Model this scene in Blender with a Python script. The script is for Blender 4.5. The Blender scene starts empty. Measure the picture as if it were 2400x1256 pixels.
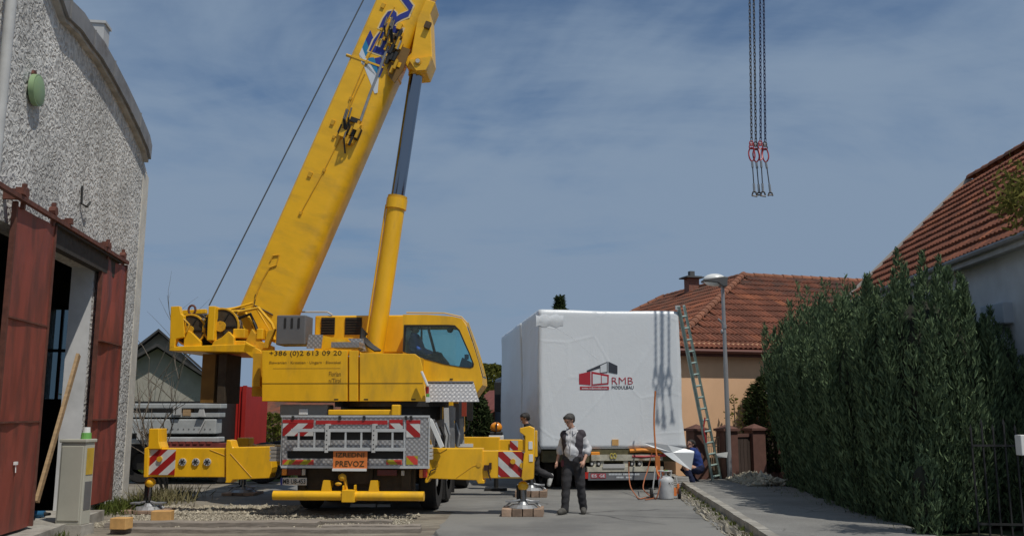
import bpy, bmesh, math, random
import numpy as np
from mathutils import Vector, Matrix, Euler
R = math.radians
SC = bpy.context.scene
COL = SC.collection
random.seed(7)
rng = np.random.default_rng(7)

# ------------------------------------------------------------------ camera, sky, sun, exposure
FPX, EYE = 2100.0, 1.75
PITCH = math.atan((965 - 628) / FPX)
cam_d = bpy.data.cameras.new('camera')
cam = bpy.data.objects.new('camera', cam_d)
COL.objects.link(cam)
cam.location = (0, 0, EYE)
cam.rotation_euler = (math.pi / 2 + PITCH, 0, 0)
cam_d.sensor_width = 36
cam_d.lens = 36 * FPX / 2400
cam_d.clip_start, cam_d.clip_end = 0.1, 4000
SC.camera = cam

SUN_EL, SUN_AZ = R(60.5), R(46)            # azimuth measured from +X towards the viewer
SDIR = Vector((math.cos(SUN_EL) * math.cos(SUN_AZ), -math.cos(SUN_EL) * math.sin(SUN_AZ), math.sin(SUN_EL)))
world = bpy.data.worlds.new('World')
SC.world = world
world.use_nodes = True
wn, wl = world.node_tree.nodes, world.node_tree.links
wn.clear()
w_out = wn.new('ShaderNodeOutputWorld')
w_bg = wn.new('ShaderNodeBackground')
w_bg.inputs['Strength'].default_value = 0.075
sky = wn.new('ShaderNodeTexSky')
sky.sky_type = 'NISHITA'
sky.sun_disc = False
sky.sun_elevation = SUN_EL
sky.sun_rotation = math.atan2(SDIR.x, SDIR.y)
sky.air_density, sky.dust_density, sky.ozone_density = 1.0, 0.3, 3.5
def wmath(op, a, b=None, c=None):
    n = wn.new('ShaderNodeMath'); n.operation = op
    for i, v in enumerate((a, b, c)):
        if v is None: continue
        if isinstance(v, (int, float)): n.inputs[i].default_value = v
        else: wl.new(v, n.inputs[i])
    return n.outputs[0]
tc = wn.new('ShaderNodeTexCoord')
sep = wn.new('ShaderNodeSeparateXYZ'); wl.new(tc.outputs['Generated'], sep.inputs[0])
zz = wmath('ADD', wmath('MAXIMUM', sep.outputs[2], 0.0), 0.30)
cmb = wn.new('ShaderNodeCombineXYZ')
wl.new(wmath('DIVIDE', sep.outputs[0], zz), cmb.inputs[0])
wl.new(wmath('DIVIDE', sep.outputs[1], zz), cmb.inputs[1])
def wnoise(scale, loc, rot, stretch, detail, rough, dist=0.0):
    mp = wn.new('ShaderNodeMapping')
    mp.inputs['Location'].default_value = loc
    mp.inputs['Rotation'].default_value = (0, 0, rot)
    mp.inputs['Scale'].default_value = stretch
    wl.new(cmb.outputs[0], mp.inputs[0])
    nz = wn.new('ShaderNodeTexNoise')
    nz.inputs['Scale'].default_value = scale
    nz.inputs['Detail'].default_value = detail
    nz.inputs['Roughness'].default_value = rough
    nz.inputs['Distortion'].default_value = dist
    wl.new(mp.outputs[0], nz.inputs['Vector'])
    return nz.outputs['Fac']
c_big = wnoise(0.75, (2.1, 0.9, 0), R(25), (1.0, 1.0, 1), 6, 0.58, 0.7)
c_wisp = wnoise(1.15, (0.4, 5.2, 0), R(-28), (0.9, 1.7, 1), 7, 0.56, 1.0)
c_fine = wnoise(3.4, (7.4, 2.2, 0), R(-30), (0.9, 2.4, 1), 9, 0.66, 0.8)
cl = wmath('ADD', wmath('ADD', wmath('MULTIPLY', c_big, 0.9), wmath('MULTIPLY', c_wisp, 0.55)), wmath('MULTIPLY', c_fine, 0.14))
mr = wn.new('ShaderNodeMapRange')
mr.inputs['From Min'].default_value, mr.inputs['From Max'].default_value = 0.52, 0.88
mr.inputs['To Min'].default_value, mr.inputs['To Max'].default_value = 0.0, 1.0
mr.interpolation_type = 'SMOOTHSTEP'
haze = wmath('MULTIPLY', wmath('SUBTRACT', 1.0, wmath('MINIMUM', wmath('MULTIPLY', wmath('MAXIMUM', sep.outputs[2], 0.0), 2.6), 1.0)), 0.16)
wl.new(wmath('ADD', cl, haze), mr.inputs['Value'])
w_mix = wn.new('ShaderNodeMix'); w_mix.data_type = 'RGBA'
wl.new(mr.outputs[0], w_mix.inputs['Factor'])
w_tint = wn.new('ShaderNodeMix'); w_tint.data_type = 'RGBA'; w_tint.blend_type = 'MULTIPLY'; w_tint.inputs['Factor'].default_value = 1.0
w_tint.inputs['B'].default_value = (0.64, 1.0, 1.26, 1)
wl.new(sky.outputs[0], w_tint.inputs['A'])
wl.new(w_tint.outputs['Result'], w_mix.inputs['A'])
w_mix.inputs['B'].default_value = (4.25, 5.75, 7.9, 1)
wl.new(w_mix.outputs['Result'], w_bg.inputs['Color'])
wl.new(w_bg.outputs[0], w_out.inputs[0])

sun_d = bpy.data.lights.new('sun', 'SUN')
sun_d.energy, sun_d.angle, sun_d.color = 4.2, R(0.55), (1.0, 0.95, 0.86)
sun = bpy.data.objects.new('sun', sun_d); COL.objects.link(sun)
sun.rotation_euler = SDIR.to_track_quat('Z', 'Y').to_euler()
sun.location = (20, -20, 40)
SC.view_settings.view_transform = 'Standard'
SC.view_settings.look = 'None'
SC.view_settings.exposure = -0.55
SC.view_settings.gamma = 1
SC.view_settings.use_curve_mapping = False

# ------------------------------------------------------------------ helpers
def ray(u, v):
    x, y = (u - 1200) / FPX, (628 - v) / FPX
    return Vector((x, math.cos(PITCH) - y * math.sin(PITCH), math.sin(PITCH) + y * math.cos(PITCH)))
def at(u, v, Y):
    d = ray(u, v); k = Y / d.y
    return Vector((d.x * k, Y, EYE + d.z * k))
def gnd(u, v, z=0.0):
    d = ray(u, v); k = (z - EYE) / d.z
    return Vector((d.x * k, d.y * k, z))
class Frame:
    """a thing's own axes: measures where a line of sight meets one of its planes"""
    def __init__(s, o, m): s.o, s.m, s.i = Vector(o), m, m.inverted()
    def hit(s, u, v, axis, val):
        a, d = s.i @ (Vector((0, 0, EYE)) - s.o), s.i @ ray(u, v)
        return a + d * ((val - a[axis]) / d[axis])
def xz(fr, u, v, y):
    h = fr.hit(u, v, 1, y); return h.x, h.z

def tag(o, label=None, cat=None, group=None, kind=None):
    if label: o['label'] = label
    if cat: o['category'] = cat
    if group: o['group'] = group
    if kind: o['kind'] = kind
    return o
def thing(name, label, cat, loc=(0, 0, 0), rz=0.0, group=None):
    o = bpy.data.objects.new(name, None); COL.objects.link(o)
    o.empty_display_size = 0.2
    o.location = loc; o.rotation_euler = (0, 0, rz)
    return tag(o, label, cat, group)
def link(name, me, parent=None):
    o = bpy.data.objects.new(name, me); COL.objects.link(o)
    if parent: o.parent = parent
    return o
def children(o): return list(o.children)
def copy_tree(o, parent=None):
    c = o.copy(); COL.objects.link(c); c.parent = parent
    for ch in children(o): copy_tree(ch, c)
    return c

class MB:
    def __init__(s): s.v, s.f, s.m, s.mats = [], [], [], []
    def mi(s, mat):
        if mat is None: return 0
        if mat not in s.mats: s.mats.append(mat)
        return s.mats.index(mat)
    def add(s, vs, fs, mat=None):
        b = len(s.v); k = s.mi(mat)
        s.v += [tuple(v) for v in vs]
        s.f += [tuple(b + i for i in f) for f in fs]
        s.m += [k] * len(fs)
        return s
    def box(s, x0, x1, y0, y1, z0, z1, mat=None, M=None):
        vs = [Vector((x, y, z)) for z in (z0, z1) for y in (y0, y1) for x in (x0, x1)]
        if M is not None: vs = [M @ v for v in vs]
        return s.add(vs, [(0, 2, 3, 1), (4, 5, 7, 6), (0, 1, 5, 4), (1, 3, 7, 5), (3, 2, 6, 7), (2, 0, 4, 6)], mat)
    def bar(s, a, b, w, h=None, up=(0, 0, 1), mat=None):
        a, b = Vector(a), Vector(b); h = h or w
        d = (b - a).normalized(); up = Vector(up)
        if abs(d.dot(up)) > 0.99: up = Vector((0, 1, 0))
        x = d.cross(up).normalized(); z = x.cross(d)
        vs = [p + x * (i * w / 2) + z * (j * h / 2) for p in (a, b) for i, j in ((-1, -1), (1, -1), (1, 1), (-1, 1))]
        return s.add(vs, [(3, 2, 1, 0), (4, 5, 6, 7), (0, 1, 5, 4), (1, 2, 6, 5), (2, 3, 7, 6), (3, 0, 4, 7)], mat)
    def cyl(s, a, b, r, r2=None, n=14, mat=None, caps=True):
        a, b = Vector(a), Vector(b); r2 = r if r2 is None else r2
        d = (b - a).normalized()
        up = Vector((0, 0, 1)) if abs(d.z) < 0.9 else Vector((1, 0, 0))
        x = d.cross(up).normalized(); y = d.cross(x)
        vs = []
        for p, q in ((a, r), (b, r2)):
            vs += [p + (x * math.cos(2 * math.pi * i / n) + y * math.sin(2 * math.pi * i / n)) * q for i in range(n)]
        fs = [(i, i + n, (i + 1) % n + n, (i + 1) % n) for i in range(n)]
        if caps: fs += [tuple(range(n)), tuple(range(2 * n - 1, n - 1, -1))]
        return s.add(vs, fs, mat)
    def tube(s, pts, r, n=6, mat=None, closed=False):
        pts = [Vector(p) for p in pts]; k = len(pts)
        rs = r if isinstance(r, (list, tuple)) else [r] * k
        vs, prev = [], None
        for i, p in enumerate(pts):
            if closed: t = pts[(i + 1) % k] - pts[i - 1]
            else: t = pts[min(i + 1, k - 1)] - pts[max(i - 1, 0)]
            t.normalize()
            if prev is None:
                up = Vector((0, 0, 1)) if abs(t.z) < 0.9 else Vector((1, 0, 0))
                x = t.cross(up).normalized()
            else: x = (prev - t * prev.dot(t)).normalized()
            prev = x; y = t.cross(x)
            vs += [p + (x * math.cos(2 * math.pi * j / n) + y * math.sin(2 * math.pi * j / n)) * rs[i] for j in range(n)]
        fs = []
        for i in range(k if closed else k - 1):
            i2 = (i + 1) % k
            fs += [(i * n + j, i * n + (j + 1) % n, i2 * n + (j + 1) % n, i2 * n + j) for j in range(n)]
        if not closed: fs += [tuple(range(n - 1, -1, -1)), tuple((k - 1) * n + j for j in range(n))]
        return s.add(vs, fs, mat)
    def prism(s, poly, d0, d1, axes='xz', mat=None, M=None):
        """poly in two axes, extruded from d0 to d1 along the third"""
        def p3(a, b, d):
            v = {'xz': (a, d, b), 'xy': (a, b, d), 'yz': (d, a, b)}[axes]
            return M @ Vector(v) if M is not None else Vector(v)
        n = len(poly)
        ar = sum(poly[i][0] * poly[(i + 1) % n][1] - poly[(i + 1) % n][0] * poly[i][1] for i in range(n))
        if (ar < 0) != (axes == 'xz' ) : poly = poly[::-1]
        vs = [p3(a, b, d0) for a, b in poly] + [p3(a, b, d1) for a, b in poly]
        fs = [tuple(range(n - 1, -1, -1)), tuple(range(n, 2 * n))] + [(i, (i + 1) % n, (i + 1) % n + n, i + n) for i in range(n)]
        return s.add(vs, fs, mat)
    def ring(s, outer, inner, d0, d1, axes='xz', mat=None):
        """flat frame between two loops with the same number of points, extruded"""
        def p3(a, b, d): return {'xz': (a, d, b), 'xy': (a, b, d), 'yz': (d, a, b)}[axes]
        n = len(outer); vs = []
        for d in (d0, d1):
            vs += [p3(a, b, d) for a, b in outer] + [p3(a, b, d) for a, b in inner]
        fs = []
        for i in range(n):
            j = (i + 1) % n
            fs += [(i, j, n + j, n + i), (2 * n + j, 2 * n + i, 3 * n + i, 3 * n + j), (j, i, 2 * n + i, 2 * n + j), (n + i, n + j, 3 * n + j, 3 * n + i)]
        return s.add(vs, fs, mat)
    def ball(s, c, r, n=10, k=7, mat=None, sc=(1, 1, 1)):
        c = Vector(c); vs = [c + Vector((0, 0, -r * sc[2]))]
        for i in range(1, k):
            t = math.pi * i / k
            vs += [c + Vector((r * sc[0] * math.sin(t) * math.cos(2 * math.pi * j / n), r * sc[1] * math.sin(t) * math.sin(2 * math.pi * j / n), -r * sc[2] * math.cos(t))) for j in range(n)]
        vs.append(c + Vector((0, 0, r * sc[2])))
        fs = [(0, 1 + (j + 1) % n, 1 + j) for j in range(n)]
        for i in range(k - 2):
            fs += [(1 + i * n + j, 1 + i * n + (j + 1) % n, 1 + (i + 1) * n + (j + 1) % n, 1 + (i + 1) * n + j) for j in range(n)]
        e = len(vs) - 1; b = 1 + (k - 2) * n
        fs += [(e, b + j, b + (j + 1) % n) for j in range(n)]
        return s.add(vs, fs, mat)
    def mesh(s, name, mat=None, smooth=False, recalc=True):
        me = bpy.data.meshes.new(name)
        me.from_pydata(s.v, [], s.f)
        ms = s.mats or ([mat] if mat else [])
        for m in ms: me.materials.append(m)
        if s.mats: me.polygons.foreach_set('material_index', s.m)
        if recalc:
            bm = bmesh.new(); bm.from_mesh(me)
            bmesh.ops.recalc_face_normals(bm, faces=bm.faces)
            bm.to_mesh(me); bm.free()
        if smooth:
            me.polygons.foreach_set('use_smooth', [True] * len(me.polygons))
            try: me.set_sharp_from_angle(angle=R(smooth if smooth is not True else 40))
            except Exception: pass
        me.update()
        return me
    def build(s, name, mat=None, parent=None, smooth=False, bevel=0.0, label=None):
        o = link(name, s.mesh(name, mat, smooth), parent)
        if bevel:
            b = o.modifiers.new('edge', 'BEVEL'); b.width = bevel; b.segments = 2
            b.limit_method = 'ANGLE'; b.angle_limit = R(35)
        if label: o['label'] = label
        return o

def fast_mesh(name, co, faces_n, mat, smooth=False):
    """co: (n*k,3) vertices, every face has k corners in order"""
    me = bpy.data.meshes.new(name)
    nv = len(co); nf = nv // faces_n
    me.vertices.add(nv); me.vertices.foreach_set('co', np.asarray(co, dtype=np.float32).ravel())
    me.loops.add(nv); me.loops.foreach_set('vertex_index', np.arange(nv, dtype=np.int32))
    me.polygons.add(nf)
    me.polygons.foreach_set('loop_start', np.arange(0, nv, faces_n, dtype=np.int32))
    me.polygons.foreach_set('loop_total', np.full(nf, faces_n, dtype=np.int32))
    me.materials.append(mat)
    me.update(calc_edges=True)
    return me

def text(name, s, mat, parent, box, face='xz', y=0.0, fit='both', bold=0.0, ext=0.002, M=None):
    """flat lettering of extruded glyphs fitted into box (x0, z0, x1, z1)"""
    cu = bpy.data.curves.new('lettering', 'FONT')
    cu.body = s; cu.extrude = ext; cu.offset = bold; cu.resolution_u = 2
    tmp = bpy.data.objects.new('lettering', cu); COL.objects.link(tmp)
    dg = bpy.context.evaluated_depsgraph_get()
    me = bpy.data.meshes.new_from_object(tmp.evaluated_get(dg))
    bpy.data.objects.remove(tmp); bpy.data.curves.remove(cu)
    co = np.empty(len(me.vertices) * 3); me.vertices.foreach_get('co', co); co = co.reshape(-1, 3)
    lo, hi = co.min(0), co.max(0)
    x0, z0, x1, z1 = box
    sx, sz = (x1 - x0) / (hi[0] - lo[0]), (z1 - z0) / (hi[1] - lo[1])
    if fit == 'height': sx = sz
    if fit == 'width': sz = sx
    X = x0 + (co[:, 0] - lo[0]) * sx; Z = z0 + (co[:, 1] - lo[1]) * sz; D = co[:, 2]
    new = np.stack([X, y - D - ext, Z], 1)
    if M is not None: new = np.array([(M @ Vector(c))[:] for c in new])
    me.vertices.foreach_set('co', new.ravel())
    me.materials.clear(); me.materials.append(mat); me.name = name
    me.update()
    return link(name, me, parent)

# ------------------------------------------------------------------ materials
MAT = {}
def nodes_of(name):
    m = bpy.data.materials.new(name); m.use_nodes = True
    n, l = m.node_tree.nodes, m.node_tree.links
    return m, n, l, n['Principled BSDF']
def P(name, col, rough=0.6, metal=0.0, var=0.0, scale=4.0, bump=0.0, bscale=None, col2=None, c2lo=0.5, c2hi=0.7, c2scale=2.0, coat=0.0, island=0.0, objrand=0.0, stretch=None, detail=6, spec=None, bdist=0.02):
    """procedural surface: base colour broken by noise, an optional second colour in patches, per-piece variation, relief"""
    m, n, l, b = nodes_of(name)
    b.inputs['Roughness'].default_value = rough
    b.inputs['Metallic'].default_value = metal
    if coat: b.inputs['Coat Weight'].default_value = coat; b.inputs['Coat Roughness'].default_value = 0.15
    if spec is not None: b.inputs['Specular IOR Level'].default_value = spec
    t = n.new('ShaderNodeTexCoord'); vec = t.outputs['Object']
    if stretch:
        mp = n.new('ShaderNodeMapping'); mp.inputs['Scale'].default_value = stretch
        l.new(vec, mp.inputs[0]); vec = mp.outputs[0]
    def noise(sc, det=detail, ro=0.6):
        z = n.new('ShaderNodeTexNoise'); z.inputs['Scale'].default_value = sc
        z.inputs['Detail'].default_value = det; z.inputs['Roughness'].default_value = ro
        l.new(vec, z.inputs['Vector']); return z.outputs['Fac']
    def mix(f, a, c, typ='MIX'):
        x = n.new('ShaderNodeMix'); x.data_type = 'RGBA'; x.blend_type = typ
        for k, val in (('Factor', f), ('A', a), ('B', c)):
            if hasattr(val, 'node'): l.new(val, x.inputs[k])
            else: x.inputs[k].default_value = val if k == 'Factor' else (*val[:3], 1)
        return x.outputs['Result']
    def rng_(f, a, c, lo=0.0, hi=1.0):
        x = n.new('ShaderNodeMapRange'); x.inputs['From Min'].default_value = a; x.inputs['From Max'].default_value = c
        x.inputs['To Min'].default_value = lo; x.inputs['To Max'].default_value = hi
        l.new(f, x.inputs['Value']); return x.outputs[0]
    cur = tuple(col)
    if col2 is not None: cur = mix(rng_(noise(c2scale), c2lo, c2hi), cur, col2)
    if var:
        lo_ = tuple(1 - var for _ in range(3)); hi_ = tuple(1 + var for _ in range(3))
        cur = mix(1.0, cur, mix(rng_(noise(scale), 0.3, 0.7), lo_, hi_), 'MULTIPLY')
    for amt, src in ((island, 'ShaderNodeNewGeometry'), (objrand, 'ShaderNodeObjectInfo')):
        if amt:
            g = n.new(src); o = g.outputs['Random Per Island'] if src.endswith('Geometry') else g.outputs['Random']
            cur = mix(1.0, cur, mix(o, (1 - amt,) * 3, (1 + amt,) * 3), 'MULTIPLY')
    if hasattr(cur, 'node'): l.new(cur, b.inputs['Base Color'])
    else: b.inputs['Base Color'].default_value = (*cur, 1)
    if bump:
        bp = n.new('ShaderNodeBump'); bp.inputs['Strength'].default_value = bump; bp.inputs['Distance'].default_value = bdist
        l.new(noise(bscale or scale * 4), bp.inputs['Height']); l.new(bp.outputs[0], b.inputs['Normal'])
    MAT[name] = m
    return m
def paved(name, col, dark, crack_scale, crack=0.010, grain=90):
    """old asphalt: aggregate speckle, worn and patched areas, oil spots and fine cracks"""
    m, n, l, b = nodes_of(name)
    b.inputs['Roughness'].default_value = 0.93
    t = n.new('ShaderNodeTexCoord'); o = t.outputs['Object']
    def nz(sc, det, ro=.6, st=None):
        v = o
        if st: mp = n.new('ShaderNodeMapping'); mp.inputs['Scale'].default_value = st; l.new(o, mp.inputs[0]); v = mp.outputs[0]
        q = n.new('ShaderNodeTexNoise'); q.inputs['Scale'].default_value = sc; q.inputs['Detail'].default_value = det; q.inputs['Roughness'].default_value = ro; l.new(v, q.inputs['Vector']); return q.outputs['Fac']
    def mr_(f, a, c, lo, hi):
        q = n.new('ShaderNodeMapRange'); q.inputs['From Min'].default_value = a; q.inputs['From Max'].default_value = c; q.inputs['To Min'].default_value = lo; q.inputs['To Max'].default_value = hi; l.new(f, q.inputs['Value']); return q.outputs[0]
    def mx(f, a, c, typ='MIX'):
        q = n.new('ShaderNodeMix'); q.data_type = 'RGBA'; q.blend_type = typ
        for k, v in (('Factor', f), ('A', a), ('B', c)):
            if hasattr(v, 'node'): l.new(v, q.inputs[k])
            else: q.inputs[k].default_value = v if k == 'Factor' else (*v, 1)
        return q.outputs['Result']
    base = mx(mr_(nz(.55, 7, .62), .42, .62, 0, 1), col, dark)
    base = mx(mr_(nz(1.7, 6, .6, (.5, 1.6, 1)), .58, .72, 0, .7), base, tuple(c * 1.22 for c in col))
    base = mx(1.0, base, mx(mr_(nz(grain, 3, .7), .3, .7, 0, 1), (.68,) * 3, (1.32,) * 3), 'MULTIPLY')
    base = mx(mr_(nz(2.6, 3, .5), .68, .74, 0, .55), base, tuple(c * .45 for c in dark))
    w = n.new('ShaderNodeTexVoronoi'); w.feature = 'DISTANCE_TO_EDGE'; w.inputs['Scale'].default_value = crack_scale
    dv = n.new('ShaderNodeTexNoise'); dv.inputs['Scale'].default_value = 1.3; dv.inputs['Detail'].default_value = 8; l.new(o, dv.inputs['Vector'])
    ad = n.new('ShaderNodeMix'); ad.data_type = 'RGBA'; ad.inputs['Factor'].default_value = .32; l.new(o, ad.inputs['A']); l.new(dv.outputs['Color'], ad.inputs['B']); l.new(ad.outputs['Result'], w.inputs['Vector'])
    cr = mr_(w.outputs['Distance'], crack * .4, crack, 1, 0)
    gate = mr_(nz(.35, 2, .5), .5, .56, 0, .8)
    mu = n.new('ShaderNodeMath'); mu.operation = 'MULTIPLY'; l.new(cr, mu.inputs[0]); l.new(gate, mu.inputs[1])
    base = mx(mu.outputs[0], base, tuple(c * .3 for c in dark))
    l.new(base, b.inputs['Base Color'])
    bp = n.new('ShaderNodeBump'); bp.inputs['Strength'].default_value = .6; bp.inputs['Distance'].default_value = .006; l.new(nz(grain * 1.3, 4, .7), bp.inputs['Height']); l.new(bp.outputs[0], b.inputs['Normal'])
    MAT[name] = m
    return m
def stripes(name, ca, cb, period, sx, sz, off=0.0, rough=0.5):
    """diagonal two-colour print over the local x and z axes"""
    m, n, l, b = nodes_of(name)
    t = n.new('ShaderNodeTexCoord'); s = n.new('ShaderNodeSeparateXYZ'); l.new(t.outputs['Object'], s.inputs[0])
    def mt(op, a, c):
        q = n.new('ShaderNodeMath'); q.operation = op
        for i, v in enumerate((a, c)):
            if isinstance(v, (int, float)): q.inputs[i].default_value = v
            else: l.new(v, q.inputs[i])
        return q.outputs[0]
    k = mt('ADD', mt('ADD', mt('MULTIPLY', s.outputs[0], sx / period), mt('MULTIPLY', s.outputs[2], sz / period)), off)
    f = mt('GREATER_THAN', mt('FRACT', k, 0), 0.5)
    x = n.new('ShaderNodeMix'); x.data_type = 'RGBA'; l.new(f, x.inputs['Factor'])
    x.inputs['A'].default_value = (*ca, 1); x.inputs['B'].default_value = (*cb, 1)
    nz = n.new('ShaderNodeTexNoise'); nz.inputs['Scale'].default_value = 9; nz.inputs['Detail'].default_value = 6
    l.new(t.outputs['Object'], nz.inputs['Vector'])
    y = n.new('ShaderNodeMix'); y.data_type = 'RGBA'; y.blend_type = 'MULTIPLY'; y.inputs['Factor'].default_value = 0.35
    l.new(x.outputs['Result'], y.inputs['A']); l.new(nz.outputs['Fac'], y.inputs['B'])
    l.new(y.outputs['Result'], b.inputs['Base Color']); b.inputs['Roughness'].default_value = rough
    MAT[name] = m
    return m
def tread_plate(name):
    m, n, l, b = nodes_of(name)
    b.inputs['Metallic'].default_value = 0.55; b.inputs['Roughness'].default_value = 0.42
    t = n.new('ShaderNodeTexCoord'); mp = n.new('ShaderNodeMapping')
    mp.inputs['Rotation'].default_value = (0, R(45), 0); mp.inputs['Scale'].default_value = (1, 1, 1)
    l.new(t.outputs['Object'], mp.inputs[0])
    w = n.new('ShaderNodeTexVoronoi'); w.inputs['Scale'].default_value = 17; w.inputs['Randomness'].default_value = 0.12
    l.new(mp.outputs[0], w.inputs['Vector'])
    r = n.new('ShaderNodeMapRange'); r.inputs['From Min'].default_value = 0.15; r.inputs['From Max'].default_value = 0.5
    l.new(w.outputs['Distance'], r.inputs['Value'])
    x = n.new('ShaderNodeMix'); x.data_type = 'RGBA'; l.new(r.outputs[0], x.inputs['Factor'])
    x.inputs['A'].default_value = (0.62, 0.61, 0.6, 1); x.inputs['B'].default_value = (0.34, 0.34, 0.35, 1)
    l.new(x.outputs['Result'], b.inputs['Base Color'])
    bp = n.new('ShaderNodeBump'); bp.inputs['Strength'].default_value = 0.6; bp.inputs['Distance'].default_value = 0.01; bp.invert = True
    l.new(w.outputs['Distance'], bp.inputs['Height']); l.new(bp.outputs[0], b.inputs['Normal'])
    MAT[name] = m
    return m
def leafy(name, col, island=0.45, trans=0.35):
    """thin leaf: matt front with some light coming through, every leaf a little different"""
    m = bpy.data.materials.new(name); m.use_nodes = True
    n, l = m.node_tree.nodes, m.node_tree.links
    n.clear()
    o = n.new('ShaderNodeOutputMaterial'); a = n.new('ShaderNodeBsdfDiffuse'); t = n.new('ShaderNodeBsdfTranslucent'); x = n.new('ShaderNodeMixShader')
    g = n.new('ShaderNodeNewGeometry'); k = n.new('ShaderNodeMix'); k.data_type = 'RGBA'
    l.new(g.outputs['Random Per Island'], k.inputs['Factor'])
    k.inputs['A'].default_value = (*[c * (1 - island) for c in col], 1); k.inputs['B'].default_value = (*[c * (1 + island) * f for c, f in zip(col, (1.12, 1.0, .85))], 1)
    l.new(k.outputs['Result'], a.inputs[0]); l.new(k.outputs['Result'], t.inputs[0]); x.inputs[0].default_value = trans
    l.new(a.outputs[0], x.inputs[1]); l.new(t.outputs[0], x.inputs[2]); l.new(x.outputs[0], o.inputs[0])
    MAT[name] = m
    return m
def glass_mat(name, tint, gloss=0.12):
    m = bpy.data.materials.new(name); m.use_nodes = True
    n, l = m.node_tree.nodes, m.node_tree.links
    n.clear()
    o = n.new('ShaderNodeOutputMaterial'); a = n.new('ShaderNodeBsdfTransparent'); g = n.new('ShaderNodeBsdfGlossy'); x = n.new('ShaderNodeMixShader')
    a.inputs[0].default_value = (*tint, 1); g.inputs['Roughness'].default_value = 0.03
    f = n.new('ShaderNodeFresnel'); f.inputs[0].default_value = 1.5
    ad = n.new('ShaderNodeMath'); ad.operation = 'ADD'; ad.inputs[1].default_value = gloss; l.new(f.outputs[0], ad.inputs[0])
    l.new(ad.outputs[0], x.inputs[0]); l.new(a.outputs[0], x.inputs[1]); l.new(g.outputs[0], x.inputs[2]); l.new(x.outputs[0], o.inputs[0])
    MAT[name] = m
    return m

YEL = P('yellow paint', (0.92, 0.50, 0.012), 0.42, var=0.10, scale=2.6, coat=0.22, col2=(0.66, 0.37, 0.03), c2lo=0.52, c2hi=0.74, c2scale=1.9, stretch=(1.6, 1.6, .55), detail=9)
YEL2 = P('worn yellow paint', (0.66, 0.36, 0.018), 0.5, var=0.14, scale=5, col2=(0.30, 0.17, 0.03), c2lo=0.6, c2hi=0.75, c2scale=5)
BLACK = P('black steel', (0.02, 0.019, 0.018), 0.6, var=0.3, scale=6)
DBROWN = P('grimy chassis paint', (0.05, 0.036, 0.022), 0.7, var=0.35, scale=7)
RUBBER = P('tyre rubber', (0.022, 0.021, 0.021), 0.85, var=0.25, scale=12, bump=0.3, bscale=40)
STEEL = P('grey steel', (0.34, 0.35, 0.36), 0.45, metal=0.5, var=0.15, scale=8)
GREY = P('grey paint', (0.14, 0.14, 0.145), 0.55, var=0.12, scale=3)
LGREY = P('light grey paint', (0.50, 0.50, 0.49), 0.5, var=0.1, scale=5)
WHITE = P('white paint', (0.78, 0.78, 0.76), 0.5, var=0.05, scale=4)
CHROME = P('chromed rod', (0.26, 0.28, 0.32), 0.10, metal=1.0)
ALU = P('aluminium', (0.62, 0.64, 0.65), 0.4, metal=0.35, var=0.1, scale=6)
TREAD = tread_plate('aluminium tread plate')
BLUE = P('blue print', (0.022, 0.035, 0.25), 0.5, var=0.1, scale=5)
CYAN = P('light blue print', (0.02, 0.22, 0.42), 0.5, var=0.05)
PRINTW = P('white print', (0.66, 0.70, 0.74), 0.5, var=0.05)
PRINTY = P('pale outline print', (0.80, 0.62, 0.30), 0.5)
INK = P('dark print', (0.07, 0.045, 0.012), 0.6)
RED = P('red print', (0.42, 0.02, 0.02), 0.5, var=0.1)
ORANGE = P('orange board', (0.78, 0.22, 0.05), 0.55, var=0.06)
AMBER = P('amber plastic', (0.85, 0.30, 0.02), 0.25, coat=0.5)
REDLENS = P('red lens', (0.5, 0.02, 0.012), 0.2, coat=0.5)
DARKLENS = P('dark lens', (0.10, 0.012, 0.012), 0.3)
HAZ_L = stripes('red white warning print', (0.72, 0.72, 0.70), (0.42, 0.015, 0.015), 0.20, 0.6, -0.66)
HAZ_R = stripes('red white warning print mirrored', (0.72, 0.72, 0.70), (0.42, 0.015, 0.015), 0.20, 0.6, 0.66)
FLUO_L = stripes('red yellow reflective print', (0.75, 0.07, 0.05), (0.50, 0.42, 0.02), 0.22, 0.8, -0.8)
FLUO_R = stripes('red yellow reflective print mirrored', (0.75, 0.07, 0.05), (0.50, 0.42, 0.02), 0.22, 0.8, 0.8)
CABGLASS = glass_mat('tinted cab glass', (0.74, 0.92, 0.92), 0.05)
PANEGLASS = glass_mat('dusty pane', (0.30, 0.36, 0.42), 0.18)
WOOD = P('raw wood', (0.42, 0.28, 0.15), 0.75, var=0.25, scale=3, stretch=(1, 1, 6), bump=0.2)
OLDWOOD = P('weathered wood', (0.27, 0.235, 0.20), 0.85, var=0.3, scale=3, stretch=(1.5, 12, 12), bump=0.4, objrand=0.15)
ORWOOD = P('fresh cut wood', (0.62, 0.36, 0.13), 0.75, var=0.2, scale=8)
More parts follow.
